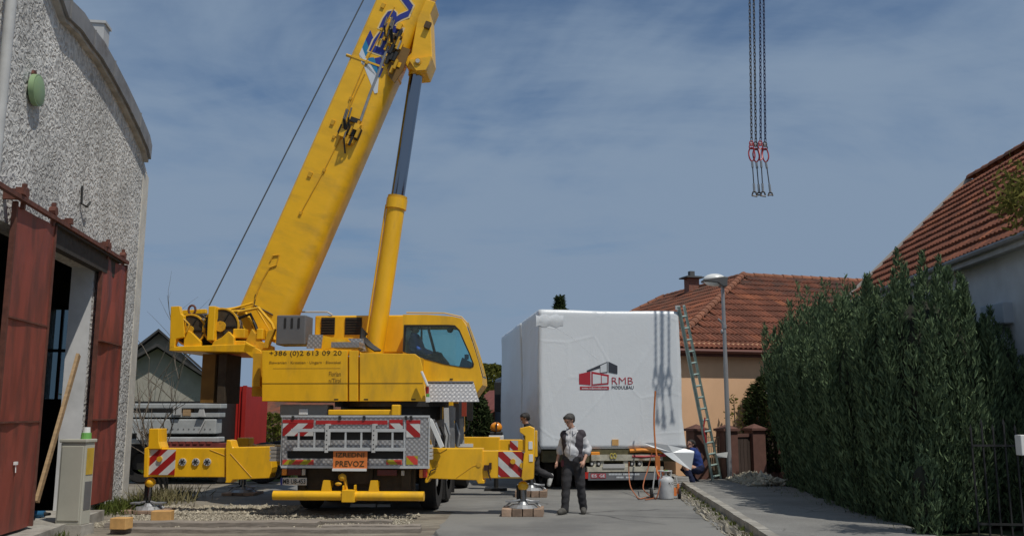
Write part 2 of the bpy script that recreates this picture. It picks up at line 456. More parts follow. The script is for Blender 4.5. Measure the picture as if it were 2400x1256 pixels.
# ------------------------------------------------------------------ ground, road, pavement
EARTH = P('bare earth', (0.15, 0.13, 0.10), 0.95, var=0.35, scale=1.2, bump=0.5, bscale=14, col2=(0.06, 0.085, 0.03), c2lo=0.48, c2hi=0.6, c2scale=0.35)
GRAVELM = P('dusty gravel ground', (0.27, 0.24, 0.19), 0.95, var=0.3, scale=9, bump=0.8, bscale=60, col2=(0.17, 0.145, 0.115), c2lo=0.45, c2hi=0.62, c2scale=1.6, stretch=(0.35, 1, 1))
ASPH = paved('worn asphalt', (0.225, 0.22, 0.205), (0.155, 0.152, 0.145), .45)
PAVE = paved('pavement asphalt', (0.24, 0.235, 0.22), (0.18, 0.175, 0.165), .7, .008)
CONC = P('old concrete', (0.36, 0.34, 0.30), 0.9, var=0.25, scale=5, bump=0.3, bscale=30, col2=(0.22, 0.2, 0.17), c2lo=0.5, c2hi=0.7, c2scale=2.2, objrand=0.1)
LAWN = P('rough lawn soil', (0.07, 0.10, 0.025), 0.95, var=0.4, scale=3, bump=0.6, bscale=20)

def sheet(name, pts, z, mat):
    m = MB(); m.add([(x, y, z) for x, y in pts], [tuple(range(len(pts)))])
    return tag(m.build(name, mat), kind='structure')
sheet('ground', [(-400, -60), (400, -60), (400, 900), (-400, 900)], -0.012, EARTH)
HD = Vector((0.0628, 0.998))                      # the road's heading
def rp(s, t): return (HD.y * s + HD.x * t, -HD.x * s + HD.y * t)  # along the right / along the road
def rline(x0, y0, t0, t1): return [(x0 + HD.x * t0, y0 + HD.y * t0), (x0 + HD.x * t1, y0 + HD.y * t1)]
KX, KY = 3.47, 13.2                               # a point of the kerb's face
kl = rline(KX, KY, -20, 60)
# ragged left edge of the asphalt in front of the crane
edge = []
t = -20.0
while t < 3.4:
    edge.append((-1.18 + HD.x * t - 0.02 * t + random.uniform(-0.05, 0.05), 13.2 + t)); t += 0.35
left = edge + [(-1.6, 16.9), (-5.5, 17.3), (-5.6, 22), (-5.2, 60 + 13)]
sheet('road', left + [kl[1], kl[0]], 0.0, ASPH)
sheet('gravel_yard', [(-9.5, -6), (-0.8, -6), (-0.8, 17.4), (-5.0, 17.4), (-5.0, 27), (-22, 27), (-22, 17.4), (-9.5, 17.4)], -0.006, GRAVELM)
def off(p, d): return (p[0] + HD.y * d, p[1] - HD.x * d)
k2 = [off(p, 0.16) for p in kl]; k3 = [off(p, 2.35) for p in kl]
kn = rline(KX, KY, -20, 10.0); kf = [off(p, 0.16) for p in kn]; kg = [off(p, 2.3) for p in kn]
pv = MB(); pv.prism([kf[0], kf[1], kg[1], kg[0]], 0.0, 0.105, 'xy'); tag(pv.build('pavement', PAVE), kind='structure')
kerb = tag(thing('kerb', None, None), kind='structure')
bm_ = MB(); bm_.box(0, 0.15, 0.006, 0.994, -0.1, 0.13)
kme = bm_.mesh('kerb_stone', CONC)
for i in range(-6, 15):
    o = link('kerb_stone', kme, kerb)
    t = i * 1.0 - 3.2
    o.location = (KX + HD.x * t + random.uniform(-.006, .006), KY + HD.y * t, random.uniform(-.012, .008))
    o.rotation_euler = (0, random.uniform(-.03, .03), -math.atan2(HD.x, HD.y) + random.uniform(-.008, .008))
gut = MB(); g0 = [off(p, -0.30) for p in kn]
gut.add([(*g0[0], .005), (*kn[0], .005), (*kn[1], .005), (*g0[1], .005)], [(0, 1, 2, 3)])
tag(gut.build('gutter', P('gutter grit', (0.20, 0.185, 0.155), 0.95, var=0.4, scale=9, bump=0.8, bscale=70)), kind='structure')

def stones(name, n, box, size, mat, ztop=0.0, heap=None):
    """loose stones as one heap nobody could count; each a squashed irregular tetra/octahedron"""
    x0, x1, y0, y1 = box
    c = np.stack([rng.uniform(x0, x1, n), rng.uniform(y0, y1, n)], 1)
    z = np.full(n, ztop) if heap is None else heap(c[:, 0], c[:, 1])
    s = size * rng.lognormal(0, 0.45, n)
    base = np.array([(1, 0, 0), (0, 1, 0), (-1, 0, 0), (0, -1, 0), (0, 0, .7), (0, 0, -.7)], float)
    F = [(0, 1, 4), (1, 2, 4), (2, 3, 4), (3, 0, 4), (1, 0, 5), (2, 1, 5), (3, 2, 5), (0, 3, 5)]
    v = base[None] * (1 + rng.uniform(-.45, .45, (n, 6, 3)))
    tl = rng.uniform(0, 6.28, n); ct_, st_ = np.cos(tl)[:, None], np.sin(tl)[:, None]
    v = np.stack([v[..., 0] * ct_ - v[..., 2] * st_, v[..., 1] * .8, v[..., 0] * st_ + v[..., 2] * ct_], -1)
    a = rng.uniform(0, 6.28, n); ca, sa = np.cos(a), np.sin(a)
    v = np.stack([v[..., 0] * ca[:, None] - v[..., 1] * sa[:, None], v[..., 0] * sa[:, None] + v[..., 1] * ca[:, None], v[..., 2]], -1)
    v = v * s[:, None, None] + np.stack([c[:, 0], c[:, 1], z + s * .25], 1)[:, None]
    tri = v[:, np.array(F).ravel()].reshape(-1, 3)
    # welded mesh so that every stone is one island
    me = bpy.data.meshes.new(name)
    faces = (np.array(F)[None] + (np.arange(n) * 6)[:, None, None]).reshape(-1, 3)
    me.from_pydata(v.reshape(-1, 3).tolist(), [], faces.tolist()); me.materials.append(mat); me.update()
    return tag(link(name, me), kind='stuff')
STONE = P('pale stones', (0.40, 0.36, 0.28), 0.9, island=0.35)
a = stones('gravel', 9000, (-6.9, -3.9, 16.1, 17.3), 0.016, STONE)
tag(a, 'pale loose gravel scattered on the ground under the left outrigger beam', 'gravel')
b = stones('gravel', 9000, (-6.6, -1.6, 14.2, 15.9), 0.011, STONE)
tag(b, 'thin scatter of small pale stones between the concrete strips', 'gravel')
c = stones('gravel', 2600, (5.3, 6.4, 20.6, 22.9), 0.035, STONE, heap=lambda x, y: 0.105 + 0.16 * np.exp(-((x - 5.85) / .3) ** 2) * rng.uniform(0, 1, len(x)))
tag(c, 'low heap of pale gravel at the foot of the brown fence', 'gravel')
d = stones('gravel', 1300, (0, 1, 0, 1), 0.014, STONE)
co = np.empty(len(d.data.vertices) * 3); d.data.vertices.foreach_get('co', co); co = co.reshape(-1, 3)
along = co[:, 1] * 9.5 - 1; co[:, 0] = KX - 0.42 * co[:, 0] ** 2 + HD.x * along; co[:, 1] = KY + along; d.data.vertices.foreach_set('co', co.ravel()); d.data.update()
tag(d, 'fine grit washed along the kerb on the road side', 'grit')

# concrete strips lying across the yard in the foreground
strip_mat = OLDWOOD
def strip(x0, x1, y, w, h, lab):
    m = MB(); n = 14
    for i in range(n):
        pass
    xs = np.linspace(x0, x1, n); vs = []; fs = []
    for i, x in enumerate(xs):
        j = random.uniform(-.025, .025); hz = h + random.uniform(-.008, .008)
        vs += [(x, y - w / 2 + j, -.03), (x, y - w / 2 + j, hz), (x, y + w / 2 + j, hz), (x, y + w / 2 + j, -.03)]
    for i in range(n - 1):
        for k in range(3): fs.append((i * 4 + k, i * 4 + k + 1, i * 4 + k + 5, i * 4 + k + 4))
    fs += [(0, 3, 2, 1), ((n - 1) * 4, (n - 1) * 4 + 1, (n - 1) * 4 + 2, (n - 1) * 4 + 3)]
    m.add(vs, fs)
    return tag(m.build('timber_beam', strip_mat), lab, 'timber', 'weathered timbers laid across the yard')
strip(-6.25, -3.0, 14.35, 0.30, .075, 'long weathered grey timber nearest the two orange wood blocks')
strip(-3.7, -1.9, 14.72, 0.22, .05, 'weathered timber reaching out from under the crane bumper')
strip(-5.9, -1.35, 13.72, 0.26, .05, 'foremost weathered timber, half buried at the bottom edge')
strip(-2.9, -1.4, 14.18, 0.20, .045, 'short weathered timber ending where the asphalt begins')

# ------------------------------------------------------------------ plants helpers
LEAF = leafy('broad leaves', (0.075, 0.105, 0.025))
LEAFP = leafy('pale spring leaves', (0.13, 0.145, 0.04))
THUJA = leafy('thuja sprays', (0.112, 0.172, 0.105), .55, .12)
THUJD = P('thuja dark core', (0.020, 0.022, 0.012), 0.9, var=0.4, scale=9)
SPRUCE = leafy('spruce needles', (0.045, 0.068, 0.032))
BARK = P('bark', (0.13, 0.10, 0.07), 0.9, var=0.3, scale=9, bump=0.4)
TWIG = P('bare twigs', (0.16, 0.13, 0.10), 0.9, var=0.2, scale=9)
GRASSM = leafy('grass blades', (0.10, 0.135, 0.04))

def sprays(c, d, length, width, mat, name, parent, bend=0.25):
    """leaf sprays: c centres (n,3), d unit directions (n,3); each a bent pointed strip of two quads"""
    n = len(c)
    side = np.cross(d, rng.normal(size=(n, 3))); side /= np.linalg.norm(side, axis=1)[:, None] + 1e-9
    nor = np.cross(d, side)
    L = length * rng.uniform(.6, 1.35, n)[:, None]; W = width * rng.uniform(.6, 1.3, n)[:, None]
    p0 = c - d * L * .5; p1 = c + nor * L * bend * rng.uniform(-.5, 1, n)[:, None]; p2 = c + d * L * .5
    a, b_ = p0 - side * W * .25, p0 + side * W * .25
    e, f_ = p1 - side * W * .5, p1 + side * W * .5
    g, h = p2 - side * W * .10, p2 + side * W * .10
    V = np.stack([a, b_, f_, e, g, h], 1).reshape(-1, 3)
    k = np.arange(n) * 6
    F = np.concatenate([np.stack([k, k + 1, k + 2, k + 3], 1), np.stack([k + 3, k + 2, k + 5, k + 4], 1)])
    me = bpy.data.meshes.new(name)
    nv, nf = len(V), len(F)
    me.vertices.add(nv); me.vertices.foreach_set('co', V.astype(np.float32).ravel())
    me.loops.add(nf * 4); me.loops.foreach_set('vertex_index', F.astype(np.int32).ravel())
    me.polygons.add(nf); me.polygons.foreach_set('loop_start', np.arange(0, nf * 4, 4, dtype=np.int32)); me.polygons.foreach_set('loop_total', np.full(nf, 4, dtype=np.int32))
    me.materials.append(mat); me.update(calc_edges=True)
    return link(name, me, parent)
def unit(v): return v / (np.linalg.norm(v, axis=1)[:, None] + 1e-9)
def grass(name, lab, n, box, h, cat='grass', z=0.0, mat=None, centre=None):
    x0, x1, y0, y1 = box
    c = np.stack([rng.uniform(x0, x1, n), rng.uniform(y0, y1, n), np.zeros(n)], 1)
    if centre is not None:
        c[:, 0] = rng.normal((x0 + x1) / 2, (x1 - x0) / 4, n); c[:, 1] = rng.normal((y0 + y1) / 2, (y1 - y0) / 4, n)
    d = unit(np.stack([rng.normal(0, .45, n), rng.normal(0, .45, n), np.ones(n)], 1))
    hh = h * rng.uniform(.4, 1.2, n)
    c += d * hh[:, None] * .45; c[:, 2] += z
    o = sprays(c, d, h, .018, mat or GRASSM, name, None, .3)
    return tag(o, lab, cat, kind='stuff')
grass('grass', 'tuft of green grass and weeds at the foot of the workshop corner', 900, (-7.7, -6.5, 15.6, 17.6), .22, centre=1)
grass('grass', 'dry weeds growing between the left jack and the workshop wall', 500, (-7.4, -6.3, 16.9, 19.2), .35, centre=1, mat=P('dry grass blades', (0.17, 0.15, 0.07), 0.8, island=0.4))
grass('grass', 'few grass blades beside the concrete base of the meter cabinet', 160, (-6.95, -6.15, 12.7, 13.2), .13, centre=1)
grass('grass', 'lawn of rough green grass behind the crane and red container', 9000, (-14, -3.5, 24, 34), .22)
sheet('lawn', [(-24, 23.5), (-4.6, 23.5), (-4.6, 60), (-24, 60)], 0.004, LAWN)
w_ = grass('weeds', 'small weeds rooted in the grit along the kerb', 260, (0, 1, 0, 1), .09, 'weeds')
co = np.empty(len(w_.data.vertices) * 3); w_.data.vertices.foreach_get('co', co); co = co.reshape(-1, 6, 3)
mid_ = co.mean(1); g2_ = np.floor(mid_[:, 1] * 14) / 14; tt_ = g2_ * 9.3 - .8 + (mid_[:, 1] - g2_) * 2.0
nx_ = KX - .06 - .16 * mid_[:, 0] ** 2 + HD.x * tt_; ny_ = KY + tt_
co[..., 0] += (nx_ - mid_[:, 0])[:, None]; co[..., 1] += (ny_ - mid_[:, 1])[:, None]
w_.data.vertices.foreach_set('co', co.ravel()); w_.data.update()
grass('grass', 'uneven grass along the dark foot of the tall hedge', 900, (5.45, 6.0, 13, 20.5), .14)

# ------------------------------------------------------------------ workshop on the left
FD = Vector((-0.1524, 0.9883)); FN = Vector((0.9883, 0.1524))      # along the facade (away), its outward normal
FO = Vector((-7.65, 18.3))                                          # far corner of the facade
WRZ = math.atan2(FD.y, FD.x) - math.pi / 2                           # local +y runs along the facade
WF = Frame((FO.x, FO.y, 0), Matrix.Rotation(WRZ, 3, 'Z'))            # local x = outward, y = along (0 at the far corner, negative nearer)
def wl_(u, v, x=0.0):
    h = WF.hit(u, v, 0, x); return (h.y, h.z)
def stucco(name):
    m, n, l, b = nodes_of(name)
    b.inputs['Roughness'].default_value = 0.95
    t = n.new('ShaderNodeTexCoord')
    mp = n.new('ShaderNodeMapping'); l.new(t.outputs['Object'], mp.inputs[0])
    w = n.new('ShaderNodeTexNoise'); w.inputs['Scale'].default_value = 8.5; w.inputs['Detail'].default_value = 1.5; w.inputs['Distortion'].default_value = 1.5
    l.new(mp.outputs[0], w.inputs['Vector'])
    r = n.new('ShaderNodeValToRGB'); r.color_ramp.elements[0].position = 0.33; r.color_ramp.elements[1].position = 0.60
    r.color_ramp.elements[0].color = (0, 0, 0, 1); r.color_ramp.elements[1].color = (1, 1, 1, 1)
    l.new(w.outputs['Fac'], r.inputs[0])
    x = n.new('ShaderNodeMix'); x.data_type = 'RGBA'; l.new(r.outputs[0], x.inputs['Factor'])
    x.inputs['A'].default_value = (0.45, 0.435, 0.41, 1); x.inputs['B'].default_value = (0.71, 0.70, 0.67, 1)
    s = n.new('ShaderNodeTexNoise'); s.inputs['Scale'].default_value = 0.8; s.inputs['Detail'].default_value = 6
    mp2 = n.new('ShaderNodeMapping'); mp2.inputs['Scale'].default_value = (1, 1.4, .8); l.new(t.outputs['Object'], mp2.inputs[0]); l.new(mp2.outputs[0], s.inputs['Vector'])
    q = n.new('ShaderNodeMapRange'); q.inputs['From Min'].default_value = .35; q.inputs['From Max'].default_value = .65; q.inputs['To Min'].default_value = .74; q.inputs['To Max'].default_value = 1.08
    l.new(s.outputs['Fac'], q.inputs['Value'])
    y = n.new('ShaderNodeMix'); y.data_type = 'RGBA'; y.blend_type = 'MULTIPLY'; y.inputs['Factor'].default_value = 1
    l.new(x.outputs['Result'], y.inputs['A']); l.new(q.outputs[0], y.inputs['B']); l.new(y.outputs['Result'], b.inputs['Base Color'])
    bp = n.new('ShaderNodeBump'); bp.inputs['Strength'].default_value = 0.7; bp.inputs['Distance'].default_value = 0.03
    l.new(r.outputs[0], bp.inputs['Height']); l.new(bp.outputs[0], b.inputs['Normal'])
    return m
STUCCO = stucco('worm textured render')
RENDER = P('cream smooth render', (0.62, 0.59, 0.53), 0.9, var=0.15, scale=3, bump=0.2)
SHEETM = P('weathered roof sheet', (0.22, 0.22, 0.225), 0.6, var=0.2, scale=3, col2=(0.15, 0.13, 0.12), c2lo=0.55, c2hi=0.7)
SOFFIT = P('stained soffit render', (0.45, 0.43, 0.40), 0.9, var=0.3, scale=4)
RUST = P('rust red door paint', (0.265, 0.058, 0.040), 0.6, var=0.22, scale=2.2, col2=(0.165, 0.045, 0.033), c2lo=0.46, c2hi=0.64, c2scale=2.4, bump=0.15, bscale=5, stretch=(1, 1.8, .45), detail=9)
RUST2 = P('rusty steel track', (0.13, 0.045, 0.03), 0.75, var=0.35, scale=8)
TEAL = P('teal board', (0.16, 0.36, 0.33), 0.6, var=0.1)
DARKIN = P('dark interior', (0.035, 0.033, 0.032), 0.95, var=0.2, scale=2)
ws = thing('workshop_building', 'pale rendered workshop with curved roof edge and rust red sliding doors', 'building', (FO.x, FO.y, 0), WRZ)
roof_px = [(168, 0), (199, 31), (224, 71), (245, 98), (270, 143), (301, 203), (330, 265), (352, 318), (357, 342)]
rc = [wl_(u, v, 0.15) for u, v in roof_px]                            # outer edge of the fascia, in (along, height)
# carry the curve on to the near side: a flattened barrel
a0 = rc[0]
near = [(a0[0] - 14, a0[1] + 1.75), (a0[0] - 9.5, a0[1] + 2.1), (a0[0] - 6, a0[1] + 1.85), (a0[0] - 3.5, a0[1] + 1.35), (a0[0] - 1.6, a0[1] + .75)]
curve = near + rc
def lower(c, d): return [(y, z - d) for y, z in c]
FH = 0.30
y_end = curve[0][0]
wall_top = [(y, z - FH - .05) for y, z in curve]
wall_top[-1] = (-0.02, wall_top[-2][1] - .35)
OY0, OY1, OZ = -9.2, wl_(245, 592, .14)[0] - .04, 4.18                                        # door opening
W = MB()
top = [p for p in wall_top if p[0] < -0.02] + [(-0.02, wall_top[-1][1])]
def slab(poly): W.prism(poly, -.35, 0, 'yz')
def ztop(y):
    for (ya, za), (yb, zb) in zip(top, top[1:]):
        if ya <= y <= yb: return za + (zb - za) * (y - ya) / (yb - ya)
    return top[0][1] if y < top[0][0] else top[-1][1]
slab([(OY1, 0), (-0.02, 0)] + [(-0.02, top[-1][1])] + [p for p in reversed(top[:-1]) if p[0] > OY1] + [(OY1, ztop(OY1))])
slab([(OY0, OZ), (OY1, OZ), (OY1, ztop(OY1))] + [p for p in reversed(top[:-1]) if OY0 < p[0] < OY1] + [(OY0, ztop(OY0))])
slab([(y_end, 0), (OY0, 0), (OY0, ztop(OY0))] + [p for p in reversed(top[:-1]) if p[0] < OY0])
wy_ = -.36
xa_, xb_ = sorted((WF.hit(112, 800, 1, wy_).x, WF.hit(178, 800, 1, wy_).x)); zt = WF.hit(140, 722, 1, wy_).z; zb = WF.hit(140, 938, 1, wy_).z; zm = WF.hit(140, 822, 1, wy_).z; xm_ = (xa_ + xb_) / 2
def holed(mb, x0, x1, y0, y1, z1):
    mb.box(x0, xa_, y0, y1, 0, z1); mb.box(xb_, x1, y0, y1, 0, z1); mb.box(xa_, xb_, y0, y1, 0, zb); mb.box(xa_, xb_, y0, y1, zt, z1)
holed(W, -12, -.35, -.35, -.02, top[-1][1])
W.box(-12, -.35, y_end, y_end + .3, 0, top[0][1])
W.build('wall', STUCCO, ws)
m = MB(); m.box(-.3, .015, -.42, .0, 0, top[-1][1] - .02); m.build('corner_pilaster', RENDER, ws)
m = MB(); cv = curve
poly = cv + [(y - .03, z - FH) for y, z in reversed(cv)]
m.prism(poly, .10, .15, 'yz'); m.build('fascia', SHEETM, ws)
m = MB(); sp = [(y, z - FH + .01) for y, z in cv]; sp2 = [(y, z - FH - .06) for y, z in cv]
m.prism(sp + list(reversed(sp2)), -.36, .095, 'yz'); m.build('soffit', SOFFIT, ws)
m = MB(); m.prism(cv[:-1] + [(y, z - .04) for y, z in reversed(cv[:-1])], -12, .099, 'yz'); m.build('roof', SHEETM, ws)
for i in range(5, len(cv) - 1, 2): m = MB(); m.bar((.155, cv[i][0], cv[i][1] - .0), (.155, cv[i][0], cv[i][1] - FH), .03, .012); m.build('fascia_joint', SHEETM, ws)
h = wl_(237, 78, -.5); m = MB(); m.box(-.72, -.4, h[0] - .17, h[0] + .17, h[1] - .95, h[1] + .12); m.box(-.75, -.37, h[0] - .2, h[0] + .2, h[1] + .12, h[1] + .17); m.build('roof_box', LGREY, ws)
# lintel, sliding track and doors
m = MB(); m.box(.0, .14, wl_(105, 465)[0], -2.2, 4.13, 4.42); m.box(.0, .2, wl_(105, 465)[0], -2.2, 4.42, 4.45); m.build('lintel', P('rusty dark steel', (0.035, 0.03, 0.027), 0.8, var=0.4, scale=8), ws)
m = MB(); tend = wl_(299, 618, .2)[0]; m.box(.17, .23, OY0 - .5, tend, 4.46, 4.52)
for yy in np.arange(-9, tend, 1.9): m.box(.0, .17, yy - .03, yy + .03, 4.46, 4.6); m.box(.15, .25, yy - .04, yy + .04, 4.53, 4.62)
m.build('door_track', RUST2, ws)
def leaf(y0, y1, x0, tilt, lab):
    d = MB(); n = 5; rows = 7
    ys = np.linspace(y0, y1, n); zs = np.linspace(.2, 4.40, rows); vs = []; fs = []
    for j, z in enumerate(zs):
        for i, y in enumerate(ys):
            dent = random.uniform(-.028, .028) if 0 < i < n - 1 else 0
            vs.append((x0 + tilt * (i / (n - 1)) + dent + (-.03 if j == 0 else 0), y, z))
    for j in range(rows - 1):
        for i in range(n - 1):
            a = j * n + i; fs.append((a, a + 1, a + n + 1, a + n))
    b = len(vs); vs += [(x - .05, y, z) for x, y, z in vs]
    fs += [tuple(b + k for k in reversed(f)) for f in fs]
    rim = [i for i in range(n)] + [j * n + n - 1 for j in range(1, rows)] + [(rows - 1) * n + i for i in range(n - 2, -1, -1)] + [j * n for j in range(rows - 2, 0, -1)]
    for a, c in zip(rim, rim[1:] + rim[:1]): fs.append((a, c, c + b, a + b))
    d.add(vs, fs)
    o = d.build('door_leaf', RUST, ws, label=lab)
    s = MB()
    for z in (1.62, 2.95): s.box(x0 - .02, x0 + .012 + max(tilt, 0), y0 + .01, y1 - .01, z - .012, z + .012)
    for y in (y0, y1): s.box(x0 + (tilt if y == y1 else 0) - .045, x0 + (tilt if y == y1 else 0) + .018, y - .025, y + .025, .2, 4.45)
    s.build('seam', RUST2, o)
    for y in (y0 + .15, y1 - .15): hg = MB(); hg.box(x0 + .0, x0 + .05, y - .03, y + .03, 4.38, 4.72); hg.cyl((x0 - .02, y, 4.6), (x0 + .07, y, 4.6), .07, n=10); hg.build('hanger', RUST2, o)
    return o
yl0, yl1 = wl_(43, 474, .16)[0], wl_(131, 525, .16)[0]
yr0, yr1 = wl_(245, 592, .14)[0], wl_(297, 620, .18)[0]
dl = leaf(yl0, yl1, .14, .02, 'dented rust red sliding door leaf standing open')
dr = leaf(yr0, yr1, .12, .06, 'narrow rust red door leaf beside the corner')
hp = wl_(37, 1085, .18); m = MB(); m.box(.16, .2, hp[0] - .025, hp[0] + .025, hp[1] - .02, hp[1] + .02); m.cyl((.18, hp[0], hp[1] - .01), (.19, hp[0] - .01, hp[1] - .12), .006, n=6); m.build('handle', WHITE, dl)
m = MB(); m.box(.02, .05, yr1 + .35, yr1 + .50, 2.3, 3.9); m.build('board', TEAL, ws)
# reveal, interior and the steel window behind the opening
m = MB(); m.box(-.35, -.001, OY1 - .02, OY1 - .002, 0, OZ); m.build('door_reveal', P('whitewashed reveal', (0.62, 0.62, 0.62), 0.9, var=0.12, scale=3), ws)
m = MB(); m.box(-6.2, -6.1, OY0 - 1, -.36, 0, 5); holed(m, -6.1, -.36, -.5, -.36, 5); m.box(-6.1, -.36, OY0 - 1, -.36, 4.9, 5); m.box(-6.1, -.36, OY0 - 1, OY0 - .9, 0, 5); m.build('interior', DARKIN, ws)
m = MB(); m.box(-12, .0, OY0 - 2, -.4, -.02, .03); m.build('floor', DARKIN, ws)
m = MB(); m.box(-.5, .45, OY0, OY1 - .02, -.02, .16); m.build('door_sill', CONC, ws)
PANEB = glass_mat('dusty blue pane', (0.42, 0.48, 0.50), .04)
wf = MB()
for x in (xa_, xm_, xb_): wf.box(x - .025, x + .025, -.46, -.40, zb, zt)
for z in (zb, zm, zt): wf.box(xa_ + .026, xb_ - .026, -.46, -.40, z - .03, z + .03)
wo = wf.build('window_frame', BLACK, ws)
for (xa, xb) in ((xa_, xm_), (xm_, xb_)):
    for (za, zc) in ((zb, zm), (zm, zt)):
        q = MB(); q.box(xa + .026, xb - .026, -.44, -.432, za + .031, zc - .031); q.build('pane', PANEB, wo)
# round green lamp, drain pipe, cable stubs
h = wl_(103, 213, .16); m = MB(); GREEN = P('pale green enamel', (0.26, 0.38, 0.20), 0.5, var=0.08)
m.cyl((.03, h[0], h[1]), (.10, h[0], h[1]), .22, n=24); m.cyl((.101, h[0], h[1]), (.112, h[0], h[1]), .2, .18, n=24); lamp = m.build('wall_lamp', GREEN, ws, True)
m = MB(); m.cyl((.0, h[0], h[1] + .22), (.03, h[0], h[1] + .22), .07, n=8); m.build('mount', RUST2, lamp)
h = wl_(16, 110, .12); m = MB(); m.tube([(.12, h[0], 9.2), (.12, h[0], 6.2), (.12, h[0] - .02, 4.6)], .065, 10)
m.build('drain_pipe', LGREY, ws, True)
h = wl_(187, 478); m = MB(); m.tube([(.02, h[0], h[1] + .3), (.03, h[0], h[1]), (.08, h[0] + .12, h[1] - .02), (.1, h[0] + .2, h[1] + .08)], .018, 5); m.build('cable_stub', BLACK, ws)

# leaning plank, cabinet, cup, blue tool, blocks
pa, pb = at(86, 1175, 13.6), at(170, 880, 14.3)
m = MB(); m.bar(pa, pa + (pb - pa) * 1.18, .12, .045, up=(1, .2, 0)); tag(m.build('plank', WOOD), 'raw wooden plank leaning inside the workshop doorway behind the cabinet', 'plank')
CB = gnd(176, 1249); cby = 13.35
c0, c1 = at(143, 1040, cby), at(202, 1040, cby)
cab_ = thing('meter_cabinet', 'beige street distribution cabinet with yellow sticker before the red doors', 'cabinet', ((c0.x + c1.x) / 2, cby, 0), R(-6))
BEIGE = P('beige cabinet', (0.46, 0.45, 0.38), 0.55, var=0.06, scale=3)
cw = (c1.x - c0.x) / 2 + .01; ch = c0.z + .02
m = MB(); m.box(-cw, cw, 0, .24, .14, ch); m.box(-cw - .02, cw + .02, -.02, .26, ch, ch + .05); cb = m.build('body', BEIGE, cab_, bevel=.012)
m = MB(); m.box(-cw + .03, cw - .03, -.014, -.001, .2, ch - .05); m.build('door', BEIGE, cab_, bevel=.006)
m = MB(); m.box(-cw - .04, cw + .04, -.04, .3, -.02, .14); m.build('plinth', CONC, cab_)
m = MB(); m.box(cw + .001, cw + .008, .04, .21, ch - .46, ch - .08); m.build('sticker', P('yellow sticker', (0.55, 0.36, 0.05), 0.5, var=0.15), cab_)
m = MB(); m.box(cw + .001, cw + .006, .04, .21, .35, ch - .56); m.build('vent_panel', GREY, cab_)
cu = thing('paint_cup', 'white cup with green band standing on the beige cabinet', 'cup', (CB.x + .18, cby + .12, ch + .05))
cu.location.x = (c0.x + c1.x) / 2 + .12
m = MB(); m.cyl((0, 0, 0), (0, 0, .09), .075, .07, n=14); m.build('band', P('green plastic', (0.16, 0.42, 0.10), 0.5), cu)
m = MB(); m.cyl((0, 0, .09), (0, 0, .17), .055, .05, n=14); m.build('lid', WHITE, cu)
p = gnd(118, 1208, .16); t_ = thing('blue_drill', 'small blue power tool lying on the concrete sill', 'tool', (p.x, p.y - .3, .16))
BLUEP = P('blue plastic', (0.03, 0.13, 0.26), 0.4)
m = MB(); m.cyl((-.12, 0, .06), (.06, 0, .06), .05, n=10); m.box(-.06, .0, -.03, .03, .0, .05); m.build('housing', BLUEP, t_, True)
m = MB(); m.cyl((.06, 0, .06), (.15, .0, .06), .03, .02, n=8); m.build('chuck', BLACK, t_)
for u, v, s, lab, rz in ((380, 1222, .25, 'orange wood block lying behind the timber by the left jack', .1), (283, 1246, .20, 'orange wood block standing on the foremost timbers at lower left', -.15)):
    p = gnd(u, v + 4, .0); m = MB(); m.box(-s * .62, s * .62, -.10, .10, .0, s * .8)
    o = tag(m.build('wood_block', ORWOOD, None, bevel=.008), lab, 'wood block', 'orange wood blocks')
    o.location = (p.x, p.y, .0 if s > .22 else .07); o.rotation_euler = (0, 0, rz)
# ------------------------------------------------------------------ mobile crane
CRZ = -math.atan2(HD.x, HD.y)
CF = Frame((-2.68, 15.4, 0), Matrix.Rotation(CRZ, 3, 'Z'))              # local x right, y forward, z up; y = 0 is the rear panel
crane = thing('mobile_crane', 'yellow mobile crane on outriggers with raised telescopic boom', 'crane', CF.o, CRZ)
def cx(u, v, y): h = CF.hit(u, v, 1, y); return (h.x, h.z)
def rect(u0, v0, u1, v1, y):
    """x0, z0, x1, z1 of a pixel rectangle on local plane y"""
    a, b = cx(u0, v1, y), cx(u1, v0, y); return a[0], a[1], b[0], b[1]
def pbox(mb, u0, v0, u1, v1, y, depth, mat=None):
    x0, z0, x1, z1 = rect(u0, v0, u1, v1, y); return mb.box(x0, x1, y, y + depth, z0, z1, mat)
def ppoly(mb, pts, y, depth, mat=None): return mb.prism([cx(u, v, y) for u, v in pts], y, y + depth, 'xz', mat)

m = MB(); m.box(-.48, .48, .35, 7.6, .55, 1.0); m.box(-1.0, 1.0, .3, .42, .42, 1.0); m.box(-.9, .9, 1.2, 1.4, .5, 1.0)
m.build('chassis', DBROWN, crane)
m = MB(); m.box(-1.22, 1.22, .12, 7.3, 1.0, 1.12); m.box(-1.2, 1.2, .12, 1.3, 1.12, 1.62); m.box(-1.05, 1.05, 1.3, 4.6, 1.12, 1.60); m.box(-1.22, 1.22, 4.6, 5.6, 1.12, 1.5)
m.build('carrier_body', GREY, crane, bevel=.02)
